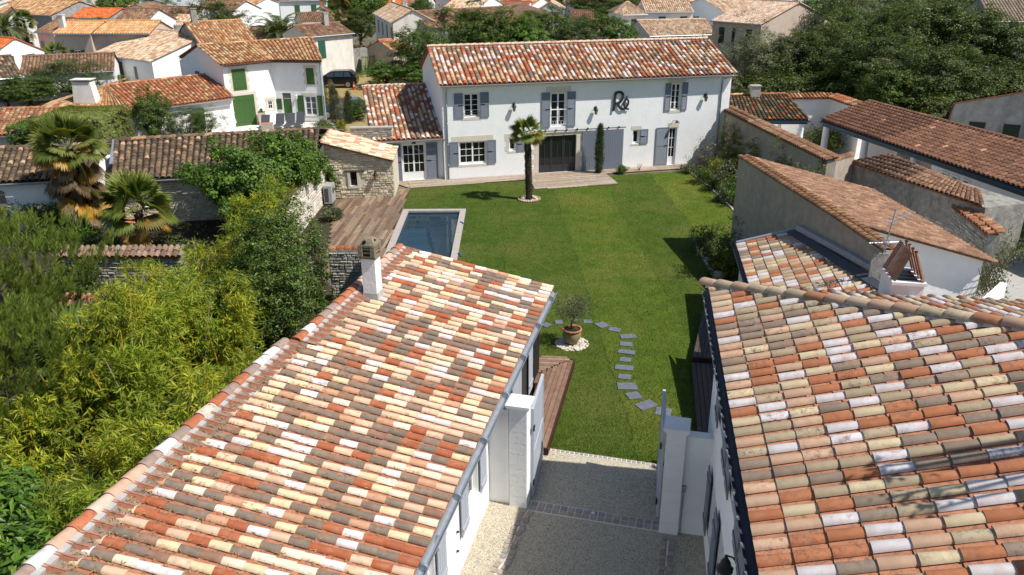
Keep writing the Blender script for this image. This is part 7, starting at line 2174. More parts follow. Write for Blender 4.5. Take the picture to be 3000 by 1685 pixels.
def plant(kind, label, loc, rx, h, name='tree', cat='tree', group=None, rot=None, var=0, ry=None):
    tm, cm = tree_template(kind, var)
    o = thing(name, label, cat, (loc[0], loc[1], 0), group)
    o.rotation_euler = (0, 0, rot if rot is not None else rnd.uniform(0, 6.28))
    o.scale = (rx, ry or rx, h / 2.6 if kind not in ('shrub', 'yellow', 'oleander') else h / 1.8)
    for n_, me in (('trunk', tm), ('crown', cm)):
        c = bpy.data.objects.new(n_, me); COL.objects.link(c); c.parent = o
    return o

# (kind, label, ground position, crown radius, height)
TREES = [
 ('evergreen', 'big round dark tree behind the mottled orange roof', (-45.04, 125.92, 2.00), 5.4, 6.6),
 ('bright', 'leafy tree rising over the orange-roofed house at upper left', (-68.67, 146.61, 3.00), 3.4, 7.6),
 ('bright', 'bushy bright tree before the pale orange roofs', (-55.35, 114.01, 1.00), 3.4, 4.4),
 ('blue', 'wide grey-green olive-like shrub tree left of the low wing', (-40.93, 75.56, 0.60), 3.9, 3.7),
 ('round', 'dense green bush at the left edge beside the olive-like tree', (-42.63, 71.44, 0.50), 2.7, 2.8),
 ('olive', 'straggly pale palm-like bush at the left edge', (-44.63, 71.50, 0.50), 1.7, 2.4),
 ('bright', 'small light green shrub tree beside the white gate post', (-39.67, 80.94, 0.60), 1.4, 2.0),
 ('blue', 'low blue-green shrub between gate post and speckled-roof house', (-41.21, 87.97, 0.50), 1.5, 1.8),
 ('bright', 'tall leafy bright tree at the left of the white tenement', (-27.22, 149.94, 2.00), 5.0, 8.4),
 ('evergreen', 'dark rounded conifer in front of the white tenement', (-22.22, 123.12, 1.00), 3.0, 5.6),
 ('round', 'dark leafy tree between the bright tree and the tenement', (-26.55, 158.98, 2.00), 4.0, 7.6),
 ('evergreen', 'dark tree behind the tenement roof', (-23.38, 172.07, 3.00), 6.0, 8.0),
 ('round', 'broad leafy tree hiding the left gable of the long white house', (-9.18, 84.04, 1.20), 3.4, 6.0),
 ('round', 'hedge tree behind the ridge, first from the left gable', (-6.70, 97.48, 2.00), 4.4, 6.9),
 ('round', 'hedge tree behind the ridge, second from the left gable', (-2.67, 97.28, 2.00), 4.2, 7.0),
 ('bright', 'hedge tree behind the ridge, brighter one in the middle left', (0.95, 97.10, 2.00), 3.4, 6.0),
 ('round', 'hedge tree behind the ridge, tallest before the brown barn', (4.31, 100.83, 2.00), 3.8, 6.7),
 ('blue', 'bluish hedge tree behind the ridge, right of the tallest', (7.21, 100.68, 2.00), 3.2, 6.1),
 ('round', 'hedge tree behind the ridge, second last towards the right', (10.19, 101.34, 2.00), 3.4, 6.2),
 ('bright', 'hedge tree behind the ridge, last towards the grey gable', (13.18, 101.18, 2.00), 2.6, 5.4),
 ('evergreen', 'large dome-shaped dark pine behind the small red roofs', (16.24, 151.02, 2.00), 7.0, 7.6),
 ('blue', 'round grey-green bush tree below the dome pine', (16.45, 147.13, 1.40), 4.4, 5.0),
 ('evergreen', 'dark tree with bare lower trunk above the white hipped wing', (19.78, 160.70, 4.00), 7.5, 10.0),
 ('blue', 'soft grey tree left of the dome pine', (11.90, 184.71, 3.00), 5.0, 6.6),
 ('olive', 'tall silver-leaved olive right of the long white house', (21.39, 74.55, 1.20), 3.6, 6.6),
 ('olive', 'second silver olive leaning behind the patio roof', (24.16, 77.79, 1.20), 2.7, 5.2),
 ('evergreen', 'dark bay tree between the olive and the big grove', (25.78, 74.39, 1.20), 3.2, 6.0),
 ('round', 'ivy-clad bush above the patio between olive and streaked gable', (31.40, 99.48, 1.60), 3.2, 4.6),
 ('blue', 'tall feathery tree at the left of the dark grove', (37.18, 95.30, 2.00), 5.6, 9.4),
 ('evergreen', 'dark grove tree filling the hollow behind the white courtyard wall', (28.80, 73.60, 1.60), 3.6, 6.6),
 ('evergreen', 'dark grove tree, lower one right of the hollow', (30.46, 67.93, 1.40), 3.8, 6.4),
 ('blue', 'feathery grove tree second from the left at the top', (45.99, 105.23, 2.60), 5.8, 9.2),
 ('evergreen', 'dark grove tree in the centre of the grove', (39.53, 82.35, 2.00), 5.0, 8.2),
 ('evergreen', 'dark grove tree directly behind the gallery ridge', (31.38, 62.01, 1.40), 3.6, 6.0),
 ('blue', 'feathery grove tree third along the top', (54.23, 109.88, 2.80), 6.2, 9.2),
 ('evergreen', 'dark grove tree right of the grove centre', (43.88, 82.16, 2.00), 5.2, 8.2),
 ('evergreen', 'dark grove tree in front of the streaked grey building', (34.76, 63.49, 1.40), 3.0, 5.6),
 ('blue', 'feathery grove tree below the lichened corner roof', (59.85, 109.35, 2.60), 5.4, 8.4),
 ('evergreen', 'dark grove tree left of the corner house wall', (45.66, 79.70, 1.80), 4.4, 7.2),
 ('evergreen', 'dark grove tree at the right edge above the streaked building', (48.09, 78.65, 1.60), 3.8, 6.0),
 ('round', 'small green tree behind the gallery at the grove foot', (28.35, 61.01, 1.20), 2.4, 4.6),
 ('evergreen', 'dark tree behind the gap in the grove near the orange roof', (34.80, 85.92, 1.60), 3.6, 7.0),
 ('round', 'young pointed tree before the low wing', (-24.57, 54.86, 0.80), 1.6, 4.0),
 ('blue', 'rounded olive-like bush before the low wing, left one', (-22.85, 55.88, 0.70), 1.5, 2.6),
 ('blue', 'rounded olive-like bush before the low wing, right one', (-21.53, 56.20, 0.70), 1.4, 2.5),
 ('bright', 'leafy shrub behind the annex ridge', (-12.71, 82.83, 0.80), 2.6, 2.6),
 ('bright', 'leafy shrub behind the annex ridge, nearer the gable', (-9.67, 81.98, 0.80), 2.4, 2.8),
 ('round', 'green shrub beside the blue car', (-12.44, 64.69, 0.50), 1.2, 1.6),
 ('evergreen', 'spire-like dark conifer among the far left roofs', (-96.73, 171.57, 3.00), 1.6, 8.0),
 ('evergreen', 'small conifer left of the twin-chimney house', (-15.56, 168.28, 2.00), 1.8, 5.0),
 ('bright', 'bush in front of the twin-chimney house gable', (-4.44, 161.13, 2.00), 3.2, 4.6),
 ('round', 'dark bush hedge right of the low pale-roofed house', (28.46, 127.49, 1.00), 2.8, 3.0),
 ('olive', 'pale olive tree behind the date palm', (-52.07, 160.99, 2.00), 4.0, 5.6),
 ('blue', 'grey-green tree among the far roofs above the date palm', (-52.84, 180.05, 3.00), 6.0, 6.6),
 ('bright', 'light green tree left of the tenement at the top edge', (-36.63, 178.89, 2.50), 5.5, 7.6),
 ('round', 'green tree behind the white house with the tall shutter', (-31.52, 140.10, 1.60), 3.0, 4.4),
]
for i, (kd, lb, p, rx, h) in enumerate(TREES):
    plant(kd, lb, p, rx, h, group='trees between the houses', var=i % 3)
for i, (p, rx, h, lb) in enumerate([((23.57, 69.33, 0.50), 2.6, 3.2, 'behind the patio chimney'), ((26.81, 71.03, 0.50), 2.6, 3.4, 'behind the courtyard wall, left part'), ((28.78, 69.16, 0.50), 2.8, 3.6, 'behind the courtyard wall corner'), ((29.70, 65.77, 0.50), 2.6, 3.4, 'at the top left corner of the gallery roof'), ((30.20, 61.96, 0.50), 2.6, 3.2, 'behind the gallery ridge, second stretch'), ((30.91, 58.54, 0.50), 2.6, 3.2, 'behind the gallery ridge, middle stretch'), ((20.66, 69.42, 0.50), 2.6, 3.0, 'between the white house end and the olive foot'), ((41.59, 68.75, 0.50), 3.0, 3.6, 'above the streaked building, left part'), ((44.78, 70.45, 0.50), 3.2, 4.0, 'above the streaked building at the right edge')]):
    plant('shrub', 'dark understorey bush ' + lb, p, rx, h, 'bush', 'shrub', 'understorey bushes of the grove')
# far-off wood on the skyline reads as one dark mass
def far_wood():
    r = np.random.default_rng(5)
    L = Leaf()
    for (x0, x1, y, h) in ((-330, -60, 430, 13), (-60, 330, 520, 12), (60, 260, 330, 9), (-180, -20, 360, 8)):
        n = int((x1 - x0) / 2.0)
        K = np.stack([r.uniform(x0, x1, n * 3), y + r.uniform(-12, 12, n * 3), r.uniform(1.5, h, n * 3)], 1)
        L.add(*clump_leaves(r, K, 2.6, 26, 1.5, 1.0, G_DARK, .4, .35))
    V, F, C = L.data()
    meshobj('far_wood', V, F, 'leaf', None, C, None, False, 'stuff', 'dark wooded skyline beyond the village roofs')
far_wood()
rt = random.Random(3)
tl = 0
for k in range(400):
    y = rt.uniform(135, 330); x = rt.uniform(-.6, .6) * y
    if any((x - a) ** 2 + (y - b) ** 2 < 60 for a, b in spots): continue
    plant(rt.choice(('round', 'bright', 'evergreen', 'blue')), 'green garden tree scattered among the far village roofs', (x, y, 0), rt.uniform(2.2, 4.2), rt.uniform(4, 7), group='trees among far roofs', var=k % 3)
    tl += 1
    if tl > 55: break

# ------------------------------------------------------------------ lime tree, big and close
def dense_tree(label, c, R3, zc, pal, k, per, cr, ll, lw, name='tree', mat='leaf', trunk=0.2, seed=1, group=None, up=.5, shell=.62, lump=.25):
    r = np.random.default_rng(seed)
    t = thing(name, label, 'tree', (c[0], c[1], 0), group)
    m = MB(); limbs(m, r, (c[0], c[1], 0), (c[0], c[1], zc * .7), trunk, 6, R3[0] * .6, R3[2] * .8); m.build('trunk', 'bark', t, True)
    K = ellipsoid_centres(r, k, (c[0], c[1], zc), R3, shell, lump)
    K[:, 2] = np.maximum(K[:, 2], .25)
    L = Leaf(); L.add(*clump_leaves(r, K, r.uniform(.7, 1.3, k) * cr, per, ll, lw, pal, up, .28, .4, np.array((c[0], c[1], zc - .4))))
    V, F, C = L.data()
    meshobj('crown', V, F, mat, t, C)
    return t
dense_tree('big bright-green lime tree spilling over the cream garden wall', (-12.3, 36.6), (2.5, 2.4, 1.65), 2.5, G_LIME, 700, 60, .28, .125, .095, trunk=.18, seed=31)
dense_tree('bright-green lime tree part nearest the stone shed', (-11.1, 39.6), (1.55, 1.5, 1.35), 2.5, G_LIME, 380, 60, .26, .12, .09, trunk=.14, seed=32)
for i, (c, R3, zc, lb) in enumerate([((-8.9, 26.6), (1.15, 1.1, 1.9), 2.1, 'dark glossy laurel tree between bamboo and deck, left one'), ((-7.75, 27.0), (1.0, 1.0, 2.05), 2.2, 'dark glossy laurel tree nearest the deck'), ((-7.6, 24.0), (1.15, 1.2, 1.75), 2.0, 'dark glossy laurel tree before the chimney'), ((-8.9, 22.9), (.9, 1.0, 1.4), 1.5, 'dark glossy laurel bush under the bamboo edge')]):
    dense_tree(lb, c, R3, zc, [((0.055, 0.10, 0.014), 4), ((0.105, 0.165, 0.022), 3), ((0.032, 0.064, 0.011), 3), ((0.20, 0.24, 0.04), .8)], 230, 46, .22, .115, .045, 'laurel_tree', 'leaf_gloss', .07, 40 + i, 'laurel trees by the deck', .8)

# ------------------------------------------------------------------ bamboo thicket
def bamboo():
    r = np.random.default_rng(8)
    t = thing('bamboo_thicket', 'tall yellow-green bamboo thicket filling the left foreground', 'bamboo', (-9.5, 19, 0))
    poly = np.array([(-9.3, 31.6), (-11.2, 31.0), (-12.0, 27.0), (-11.5, 23.2), (-11.2, 20.5), (-12.0, 15.0), (-12.2, 8.0), (-7.7, 8.0), (-6.0, 15.0), (-6.3, 18.0), (-8.3, 22.0), (-9.2, 26.0)])
    def inside(x, y):
        q = np.zeros(len(x), bool); j = len(poly) - 1
        for i in range(len(poly)):
            xi, yi, xj, yj = *poly[i], *poly[j]
            q ^= ((yi > y) != (yj > y)) & (x < (xj - xi) * (y - yi) / (yj - yi + 1e-12) + xi); j = i
        return q
    x, y = r.uniform(-13.5, -5.8, 9000), r.uniform(8, 32, 9000)
    k = inside(x, y); x, y = x[k], y[k]
    # plume centres: arching crowns of single canes
    n_pl = 150
    sel = r.choice(len(x), n_pl, replace=False)
    px_, py_ = x[sel], y[sel]
    ph = 2.3 + 1.1 * np.sin(px_ * .9 + 1.3) * np.sin(py_ * .55) + r.uniform(-.5, .9, n_pl)
    ph = np.clip(ph, 1.5, 4.1)
    ph = np.where(py_ < 15, ph * .78, ph)
    L = Leaf()
    Cs, Ds, Ns, Ls, Ws, Col = [], [], [], [], [], []
    sprays = []
    for i in range(n_pl):
        lean = r.normal(0, .45, 2)
        ns = int(44 + 22 * ph[i])
        tt = r.random(ns) ** .55
        base = np.array((px_[i], py_[i], .1)); top = np.array((px_[i] + lean[0], py_[i] + lean[1], ph[i]))
        ax = base + (top - base) * tt[:, None]
        w = .58 * np.sin(np.clip(tt * .86 + .08, 0, 1) * math.pi) ** .8 + .10
        off = r.normal(0, 1, (ns, 3)); off[:, 2] *= .5; off = unit(off) * w[:, None] * r.random((ns, 1)) ** .3
        sp = ax + off
        od = unit(off + np.array((lean[0], lean[1], .15)) * .6)
        sprays.append((sp, od, np.full(ns, i)))
    SPc = np.concatenate([s[0] for s in sprays]); SPd = np.concatenate([s[1] for s in sprays]); SPi = np.concatenate([s[2] for s in sprays])
    per = 10
    n = len(SPc)
    tw = r.uniform(0, 1, (n, per, 1)) * .12
    C = SPc[:, None] + SPd[:, None] * tw + r.normal(0, .02, (n, per, 3))
    D = SPd[:, None] * .8 + r.normal(0, .62, (n, per, 3)) + np.array((0, 0, -.22))
    Nn = np.array((0, 0, 1.0)) + r.normal(0, .5, (n, per, 3)) + SPd[:, None] * .4
    P = np.array([(0.43, 0.43, 0.030), (0.31, 0.36, 0.028), (0.52, 0.49, 0.06), (0.17, 0.25, 0.022), (0.36, 0.33, 0.035)])
    base = P[r.choice(5, (n, per), p=(.30, .30, .14, .18, .08))]
    hue = r.uniform(.70, 1.2, n_pl)[SPi][:, None, None]
    low = np.clip((SPc[:, 2] - .4) / 1.6, .25, 1)[:, None, None]
    green = (SPc[:, 1] < 14.5)[:, None, None] * .55
    base = base * (1 - green) + np.array((0.13, 0.22, 0.022)) * green
    gm = (r.random(n_pl) ** 1.6 * .75)[SPi][:, None, None]
    base = base * (1 - gm) + np.array((0.12, 0.20, 0.022)) * gm
    cols = base * hue * r.uniform(.7, 1.25, (n, per, 1))
    m_ = n * per
    L.add(*leaves(C.reshape(-1, 3), D.reshape(-1, 3), Nn.reshape(-1, 3), r.uniform(.15, .27, m_), r.uniform(.027, .042, m_), cols.reshape(-1, 3)))
    V, F, Cc = L.data()
    meshobj('foliage', V, F, 'leaf_thin', t, Cc)
    for i in range(0, n_pl, 3):
        lean = r.normal(0, .35, 2)
        m = MB(); b = np.array((px_[i], py_[i], 0)); e = np.array((px_[i] + lean[0], py_[i] + lean[1], ph[i] + .15))
        m.tube([b, (b + e) / 2 + np.array((lean[0] * -.1, 0, .1)), e], [.026, .022, .008], 5); m.build('cane', 'cane' if i % 2 else 'grey_cane', t)
    return poly
bamboo()
# glossy broad-leaved shrubs at the foot of the bamboo in the lower left corner
for i, (c, R3, zc, lb) in enumerate([((-9.9, 11.9), (1.0, .9, .9), 2.3, 'large-leaved glossy magnolia shoots in the lower left corner'), ((-8.2, 10.6), (.9, .8, .7), 2.2, 'large-leaved glossy shrub at the bottom edge'), ((-7.2, 16.6), (.8, 1.4, .8), 1.6, 'dark leafy shrub along the barn ridge'), ((-11.2, 13.8), (1.1, 1.0, .8), 1.7, 'dark glossy shrub under the pine')]):
    dense_tree(lb, c, R3, zc, [((0.075, 0.15, 0.016), 4), ((0.115, 0.20, 0.022), 3), ((0.045, 0.095, 0.012), 3)], 90, 22, .26, .24 if i < 2 else .15, .085 if i < 2 else .05, 'shrub', 'leaf_gloss', .04, 60 + i, 'shrubs under the bamboo', 1.0)

# ------------------------------------------------------------------ pine at the left edge
def pine(label, c, h, rx, seed, tufts=420):
    r = np.random.default_rng(seed)
    t = thing('pine_tree', label, 'tree', (c[0], c[1], 0), 'pines at the left edge')
    m = MB(); limbs(m, r, (c[0], c[1], 0), (c[0] + .1, c[1], h * .6), .14, 7, rx * .4, h * .15); m.build('trunk', 'bark', t, True)
    K = ellipsoid_centres(r, tufts, (c[0], c[1], h * .52), (rx, rx, h * .48), .6, .3)
    K = K[K[:, 2] > .3]
    n = len(K); per = 60
    ax = unit(unit(K - np.array((c[0], c[1], h * .3))) * .6 + np.array((0, 0, 1.3)) + r.normal(0, .15, (n, 3)))
    s = r.random((n, per, 1)) * .34
    C = K[:, None] + ax[:, None] * (s - .17)
    rd = unit(r.normal(0, 1, (n, per, 3)))
    D = ax[:, None] * 1.0 + rd * .55
    Nn = unit(np.cross(D, rd)) + r.normal(0, .3, (n, per, 3))
    P = np.array([(0.125, 0.18, 0.026), (0.19, 0.24, 0.04), (0.08, 0.12, 0.018), (0.26, 0.27, 0.07)])
    cols = P[r.choice(4, (n, per), p=(.4, .3, .2, .1))] * r.uniform(.75, 1.25, (n, 1, 1))
    q = n * per
    L = Leaf(); L.add(*leaves(C.reshape(-1, 3), D.reshape(-1, 3), Nn.reshape(-1, 3), r.uniform(.15, .26, q), r.uniform(.014, .022, q), cols.reshape(-1, 3)))
    V, F, Cc = L.data(); meshobj('crown', V, F, 'leaf', t, Cc)
pine('bushy green pine at the left edge, upper one', (-15.9, 22.6), 4.7, 2.9, 71, 1100)
pine('bushy green pine at the left edge, nearer one', (-13.2, 17.6), 4.2, 2.6, 72, 1000)
pine('bushy green pine in the lower left, deepest in shade', (-13.2, 13.8), 2.9, 2.1, 73, 520)

# ------------------------------------------------------------------ palms
def fan_leaf(L, r, o, d, R_, pal, nseg=24, arc=2.7, droop=.25, width=.036):
    """one palmate leaf: blades radiating from o, main direction d"""
    d = unit(np.array(d, float)); side = unit(np.cross(d, (0, 0, 1.0))); up = np.cross(side, d)
    ro = r.normal(0, .65); side, up = side * math.cos(ro) + up * math.sin(ro), up * math.cos(ro) - side * math.sin(ro)
    a = np.linspace(-arc / 2, arc / 2, nseg)
    D = d[None] * np.cos(a)[:, None] + side[None] * np.sin(a)[:, None]
    ln = R_ * (.72 + .28 * np.cos(a)) * r.uniform(.92, 1.06, nseg)
    C0 = np.repeat(o[None], nseg, 0)
    mid = C0 + D * (ln * .55)[:, None]
    tipd = D + np.array((0, 0, -droop)) + r.normal(0, .05, (nseg, 3))
    tip = mid + unit(tipd) * (ln * .45)[:, None]
    S_ = unit(np.cross(D, up[None] + D * 0))
    w = width * R_ / .6
    V = np.stack([C0, mid + S_ * w, tip, mid - S_ * w], 1)
    c = np.array(pal[r.integers(len(pal))])
    cols = np.repeat(c[None], nseg, 0) * r.uniform(.8, 1.2, (nseg, 1))
    L.add(V.reshape(-1, 3), np.arange(nseg * 4).reshape(-1, 4), cols)

def fan_palm(name, label, c, h, R_, nleaf, seed, skirt=0, lean=(0, 0), trunk_r=.13, pet=.55, spread=1.0, green=((0.085, 0.125, 0.022), (0.11, 0.15, 0.03), (0.06, 0.095, 0.02)), dead=((0.20, 0.135, 0.06), (0.27, 0.185, 0.085), (0.34, 0.19, 0.035))):
    r = np.random.default_rng(seed)
    t = thing(name, label, 'palm tree', (c[0], c[1], 0))
    top = np.array((c[0] + lean[0], c[1] + lean[1], h))
    m = MB()
    pts = [np.array((c[0], c[1], 0)) + (top - np.array((c[0], c[1], 0))) * f for f in np.linspace(0, 1, 18)]
    m.tube(pts, [trunk_r * (1.0 + .14 * (i % 2)) for i in range(18)], 9); m.build('trunk', 'palm_bark', t)
    if skirt >= 0:
        bt = Leaf(); n = 260      # old leaf bases on the trunk
        z = r.uniform(.15, h * .98, n); a = r.uniform(0, 6.28, n)
        f = z / h
        C = np.stack([c[0] + lean[0] * f + np.cos(a) * trunk_r, c[1] + lean[1] * f + np.sin(a) * trunk_r, z], 1)
        D = np.stack([np.cos(a) * .7, np.sin(a) * .7, np.full(n, .9)], 1)
        bt.add(*leaves(C, D, np.stack([np.cos(a), np.sin(a), np.full(n, -.5)], 1), r.uniform(.08, .16, n), r.uniform(.04, .07, n), np.array((0.07, 0.05, 0.035)) * r.uniform(.6, 1.5, (n, 1))))
        V, F, C_ = bt.data(); meshobj('leaf_base', V, F, 'leaf', t, C_)
    L, Dd = Leaf(), Leaf()
    stm = MB()
    for i in range(nleaf):
        el = R(80 - 105 * (i + .5) / nleaf) + r.normal(0, .08)
        a = i * 2.39996 + r.normal(0, .15)
        d = np.array((math.cos(a) * math.cos(el), math.sin(a) * math.cos(el), math.sin(el)))
        o = top + d * pet * r.uniform(.8, 1.1) * spread
        stm.tube([top - (0, 0, .05), o], [.014, .010], 4)
        fan_leaf(L, r, o, d + np.array((0, 0, -.12)), R_ * r.uniform(.85, 1.1), green if i < nleaf * .8 else (green[0], dead[2], (0.16, 0.14, 0.03)), droop=.2 + .5 * (i / nleaf))
    for i in range(max(0, skirt)):
        f = i / skirt
        a = i * 2.39996 + r.normal(0, .2)
        el = R(-25 - 50 * r.random())
        d = np.array((math.cos(a) * math.cos(el), math.sin(a) * math.cos(el), math.sin(el)))
        z = h * (1 - .55 * f) - .1
        o = np.array((c[0] + lean[0] * z / h, c[1] + lean[1] * z / h, z)) + d * pet * .9
        stm.tube([o - d * pet * .9, o], [.012, .009], 4)
        fan_leaf(Dd, r, o, d, R_ * r.uniform(.75, 1.0), dead if f > .25 else (green[2], dead[2], dead[1]), droop=.9)
    stm.build('leaf_stalks', 'grey_cane', t, kind='stuff')
    V, F, C_ = L.data(); meshobj('fronds', V, F, 'leaf', t, C_)
    if skirt > 0:
        V, F, C_ = Dd.data(); meshobj('dead_fronds', V, F, 'leaf', t, C_)
    return t
fan_palm('fan_palm', 'slim fan palm with a shaggy trunk standing alone on the lawn', (0.95, 41.53), 3.55, .66, 19, 81, 0, (-.1, 0), .17, .45, green=((0.15, 0.19, 0.035), (0.20, 0.23, 0.05), (0.10, 0.14, 0.025)))
fan_palm('fan_palm', 'tall shaggy fan palm with a skirt of dead fronds at the left', (-19.9, 35.9), 4.1, 1.0, 40, 82, 40, (-.3, .1), .2, .85, green=((0.13, 0.155, 0.028), (0.17, 0.19, 0.04), (0.08, 0.11, 0.02)), dead=((0.15, 0.10, 0.05), (0.20, 0.14, 0.07), (0.42, 0.24, 0.03)))
fan_palm('fan_palm', 'short spreading fan palm between the tall palm and the bamboo', (-16.4, 33.6), 1.9, 1.05, 32, 83, 8, (0, 0), .17, .95, green=((0.14, 0.18, 0.03), (0.19, 0.22, 0.045), (0.09, 0.13, 0.02)))
fan_palm('fan_palm', 'low fan palm fronds between pine and bamboo', (-11.8, 19.6), 1.7, .95, 22, 84, 4, (0, 0), .12, .8, green=((0.10, 0.15, 0.03), (0.15, 0.19, 0.05), (0.07, 0.11, 0.02)))
fan_palm('fan_palm', 'small dark fan palm below the orange coping', (-12.2, 22.4), 1.3, .85, 18, 85, 2, (0, 0), .11, .65, green=((0.035, 0.065, 0.014), (0.05, 0.08, 0.02), (0.03, 0.05, 0.012)))
fan_palm('fan_palm', 'fan palm rising over the low roof left of the olive-like tree', (-46.96, 85.55, 1.20)[:2], 3.2, .9, 16, 86, 0, (0, 0), .14, .6)
fan_palm('fan_palm', 'fan palm with dead skirt left of the dark conifer', (-25.38, 127.76, 1.00)[:2], 6.5, 1.3, 20, 87, 20, (0, 0), .22, .8)
fan_palm('fan_palm', 'small fan palm before the narrow white house', (-66.22, 114.08, 1.50)[:2], 4.6, 1.0, 18, 88, 6, (0, 0), .16, .7)

def date_palm(label, c, h, R_, n, seed):
    r = np.random.default_rng(seed)
    t = thing('date_palm', label, 'palm tree', (c[0], c[1], 0), 'date palms')
    m = MB(); m.tube([(c[0], c[1], z) for z in np.linspace(0, h, 10)], [.34 + .04 * (i % 2) for i in range(10)], 9); m.build('trunk', 'palm_bark', t)
    L = Leaf(); st = MB()
    for i in range(n):
        a = i * 2.39996; el0 = R(82 - 92 * (i + .5) / n)
        p = np.array((c[0], c[1], h)); el = el0; pts = [p]
        k = 12
        for j in range(k):
            d = np.array((math.cos(a) * math.cos(el), math.sin(a) * math.cos(el), math.sin(el)))
            p = p + d * R_ / k; pts.append(p); el -= R(5.2) * (1 + j * .12)
        st.tube(pts[::3], [.05, .04, .03, .02, .008], 4)
        pts = np.array(pts)
        q = 58
        f = np.linspace(.12, .99, q); idx = f * k; i0 = np.minimum(idx.astype(int), k - 1); C = pts[i0] + (pts[i0 + 1] - pts[i0]) * (idx - i0)[:, None]
        T = unit(pts[i0 + 1] - pts[i0]); Sd = unit(np.cross(T, (0, 0, 1.0)))
        for sg in (-1, 1):
            D = Sd * sg * .8 + T * .7 + np.array((0, 0, -.1)) + r.normal(0, .08, (q, 3))
            Nn = np.cross(D, T) * sg + r.normal(0, .15, (q, 3)); Nn = np.where(Nn[:, 2:3] < 0, -Nn, Nn)
            cols = np.array([(0.085, 0.125, 0.028), (0.12, 0.155, 0.045), (0.065, 0.10, 0.02)])[r.integers(0, 3, q)] * r.uniform(.8, 1.2, (q, 1))
            L.add(*leaves(C, D, Nn, R_ * .17 * (1.15 - .7 * f) * r.uniform(.9, 1.1, q), np.full(q, R_ * .016), cols))
    st.build('leaf_stalks', 'grey_cane', t, kind='stuff')
    V, F, C_ = L.data(); meshobj('fronds', V, F, 'leaf', t, C_)
date_palm('big date palm with arching fronds behind the green-shuttered house', (-29.30, 105.79, 2.60)[:2], 3.2, 4.6, 46, 91)
date_palm('date palm at the left edge before the orange gable cottage', (-67.23, 110.93, 3.20)[:2], 3.6, 4.4, 34, 92)

# ------------------------------------------------------------------ cypresses, hedges, bed planting
def column_plant(name, label, c, rx, h, pal, seed, k=220, ll=.09, lw=.03, group=None, cat='cypress', per=34):
    r = np.random.default_rng(seed)
    t = thing(name, label, cat, (c[0], c[1], 0), group)
    m = MB(); m.tube([(c[0], c[1], 0), (c[0], c[1], h * .9)], [.05, .01], 6); m.build('trunk', 'bark', t)
    z = r.random(k) ** .9 * h; f = z / h
    rr = rx * np.sin(np.clip(.12 + f * .88, 0, 1) * math.pi) ** .55 * r.uniform(.55, 1.05, k)
    a = r.uniform(0, 6.28, k)
    K = np.stack([c[0] + np.cos(a) * rr, c[1] + np.sin(a) * rr, np.maximum(z, .1)], 1)
    L = Leaf(); n = k * per
    off = r.normal(0, 1, (k, per, 3)) * rx * .28
    C = K[:, None] + off
    D = np.array((0, 0, 1.0)) + r.normal(0, .45, (k, per, 3)); Nn = off + r.normal(0, .3, (k, per, 3)) * rx
    P = np.array([p[0] for p in pal]); cols = P[r.integers(0, len(P), (k, per))] * r.uniform(.7, 1.25, (k, 1, 1))
    L.add(*leaves(C.reshape(-1, 3), D.reshape(-1, 3), Nn.reshape(-1, 3), ll * r.uniform(.7, 1.3, n), lw * r.uniform(.7, 1.3, n), cols.reshape(-1, 3)))
    V, F, C_ = L.data(); V[:, 2] = np.maximum(V[:, 2], .02)
    meshobj('crown', V, F, 'leaf', t, C_)
G_CYP = [((0.035, 0.060, 0.016), 1), ((0.055, 0.085, 0.022), 1), ((0.025, 0.042, 0.012), 1), ((0.075, 0.10, 0.03), 1)]
column_plant('cypress', 'slim cypress standing against the grey sliding barn door', (5.27, 47.05), .22, 2.9, G_CYP, 101, 330, .075, .022)
column_plant('cypress', 'tall cypress right of the terrace loungers', (-13.72, 62.61, 0.00)[:2], .36, 3.0, [((0.05, 0.055, 0.02), 1), ((0.06, 0.075, 0.025), 1), ((0.09, 0.075, 0.04), 1)], 102, 150)
column_plant('cypress', 'smaller dark cypress nearer the annex roof', (-12.80, 63.43, 0.00)[:2], .32, 2.4, G_CYP, 103, 130)
column_plant('clipped_yew', 'rounded golden clipped yew at the corner of the green-shuttered house', (-15.59, 66.01, 0.00)[:2], .62, 2.7, [((0.26, 0.22, 0.03), 1), ((0.17, 0.165, 0.025), 1), ((0.10, 0.12, 0.02), 1)], 104, 240, .10, .05, None, 'shrub')
def hedge(label, fr, L_, D_, H_, pal, seed, n=900, per=26, ll=.10, lw=.06, name='clipped_hedge', round_=.0):
    r = np.random.default_rng(seed)
    t = thing(name, label, 'hedge', tuple(fr(L_ / 2, D_ / 2, 0)))
    m = MB(); m.box(fr, .25, L_ - .25, .25, D_ - .25, 0, H_ - .3); m.build('stems', 'bark', t)
    A = np.array((L_ * D_ * 1.3, L_ * H_, L_ * H_, D_ * H_, D_ * H_)); k = r.choice(5, n, p=A / A.sum())
    u, v = r.random(n), r.random(n); e = r.uniform(0, .14, n)
    U = np.where(k == 3, e, np.where(k == 4, L_ - e, u * L_)); Vv = np.where(k == 1, e, np.where(k == 2, D_ - e, np.where(k >= 3, u * D_, v * D_)))
    Wv = np.where(k == 0, H_ - e, v * H_)
    K = fr.o + U[:, None] * fr.d + Vv[:, None] * fr.b + np.stack([np.zeros(n), np.zeros(n), Wv], 1)
    L = Leaf(); L.add(*clump_leaves(r, K, .10, per, ll, lw, pal, .9, .12, .25, fr(L_ / 2, D_ / 2, H_ / 2)))
    V, F, C_ = L.data(); V[:, 2] = np.maximum(V[:, 2], .02); meshobj('foliage', V, F, 'leaf', t, C_)
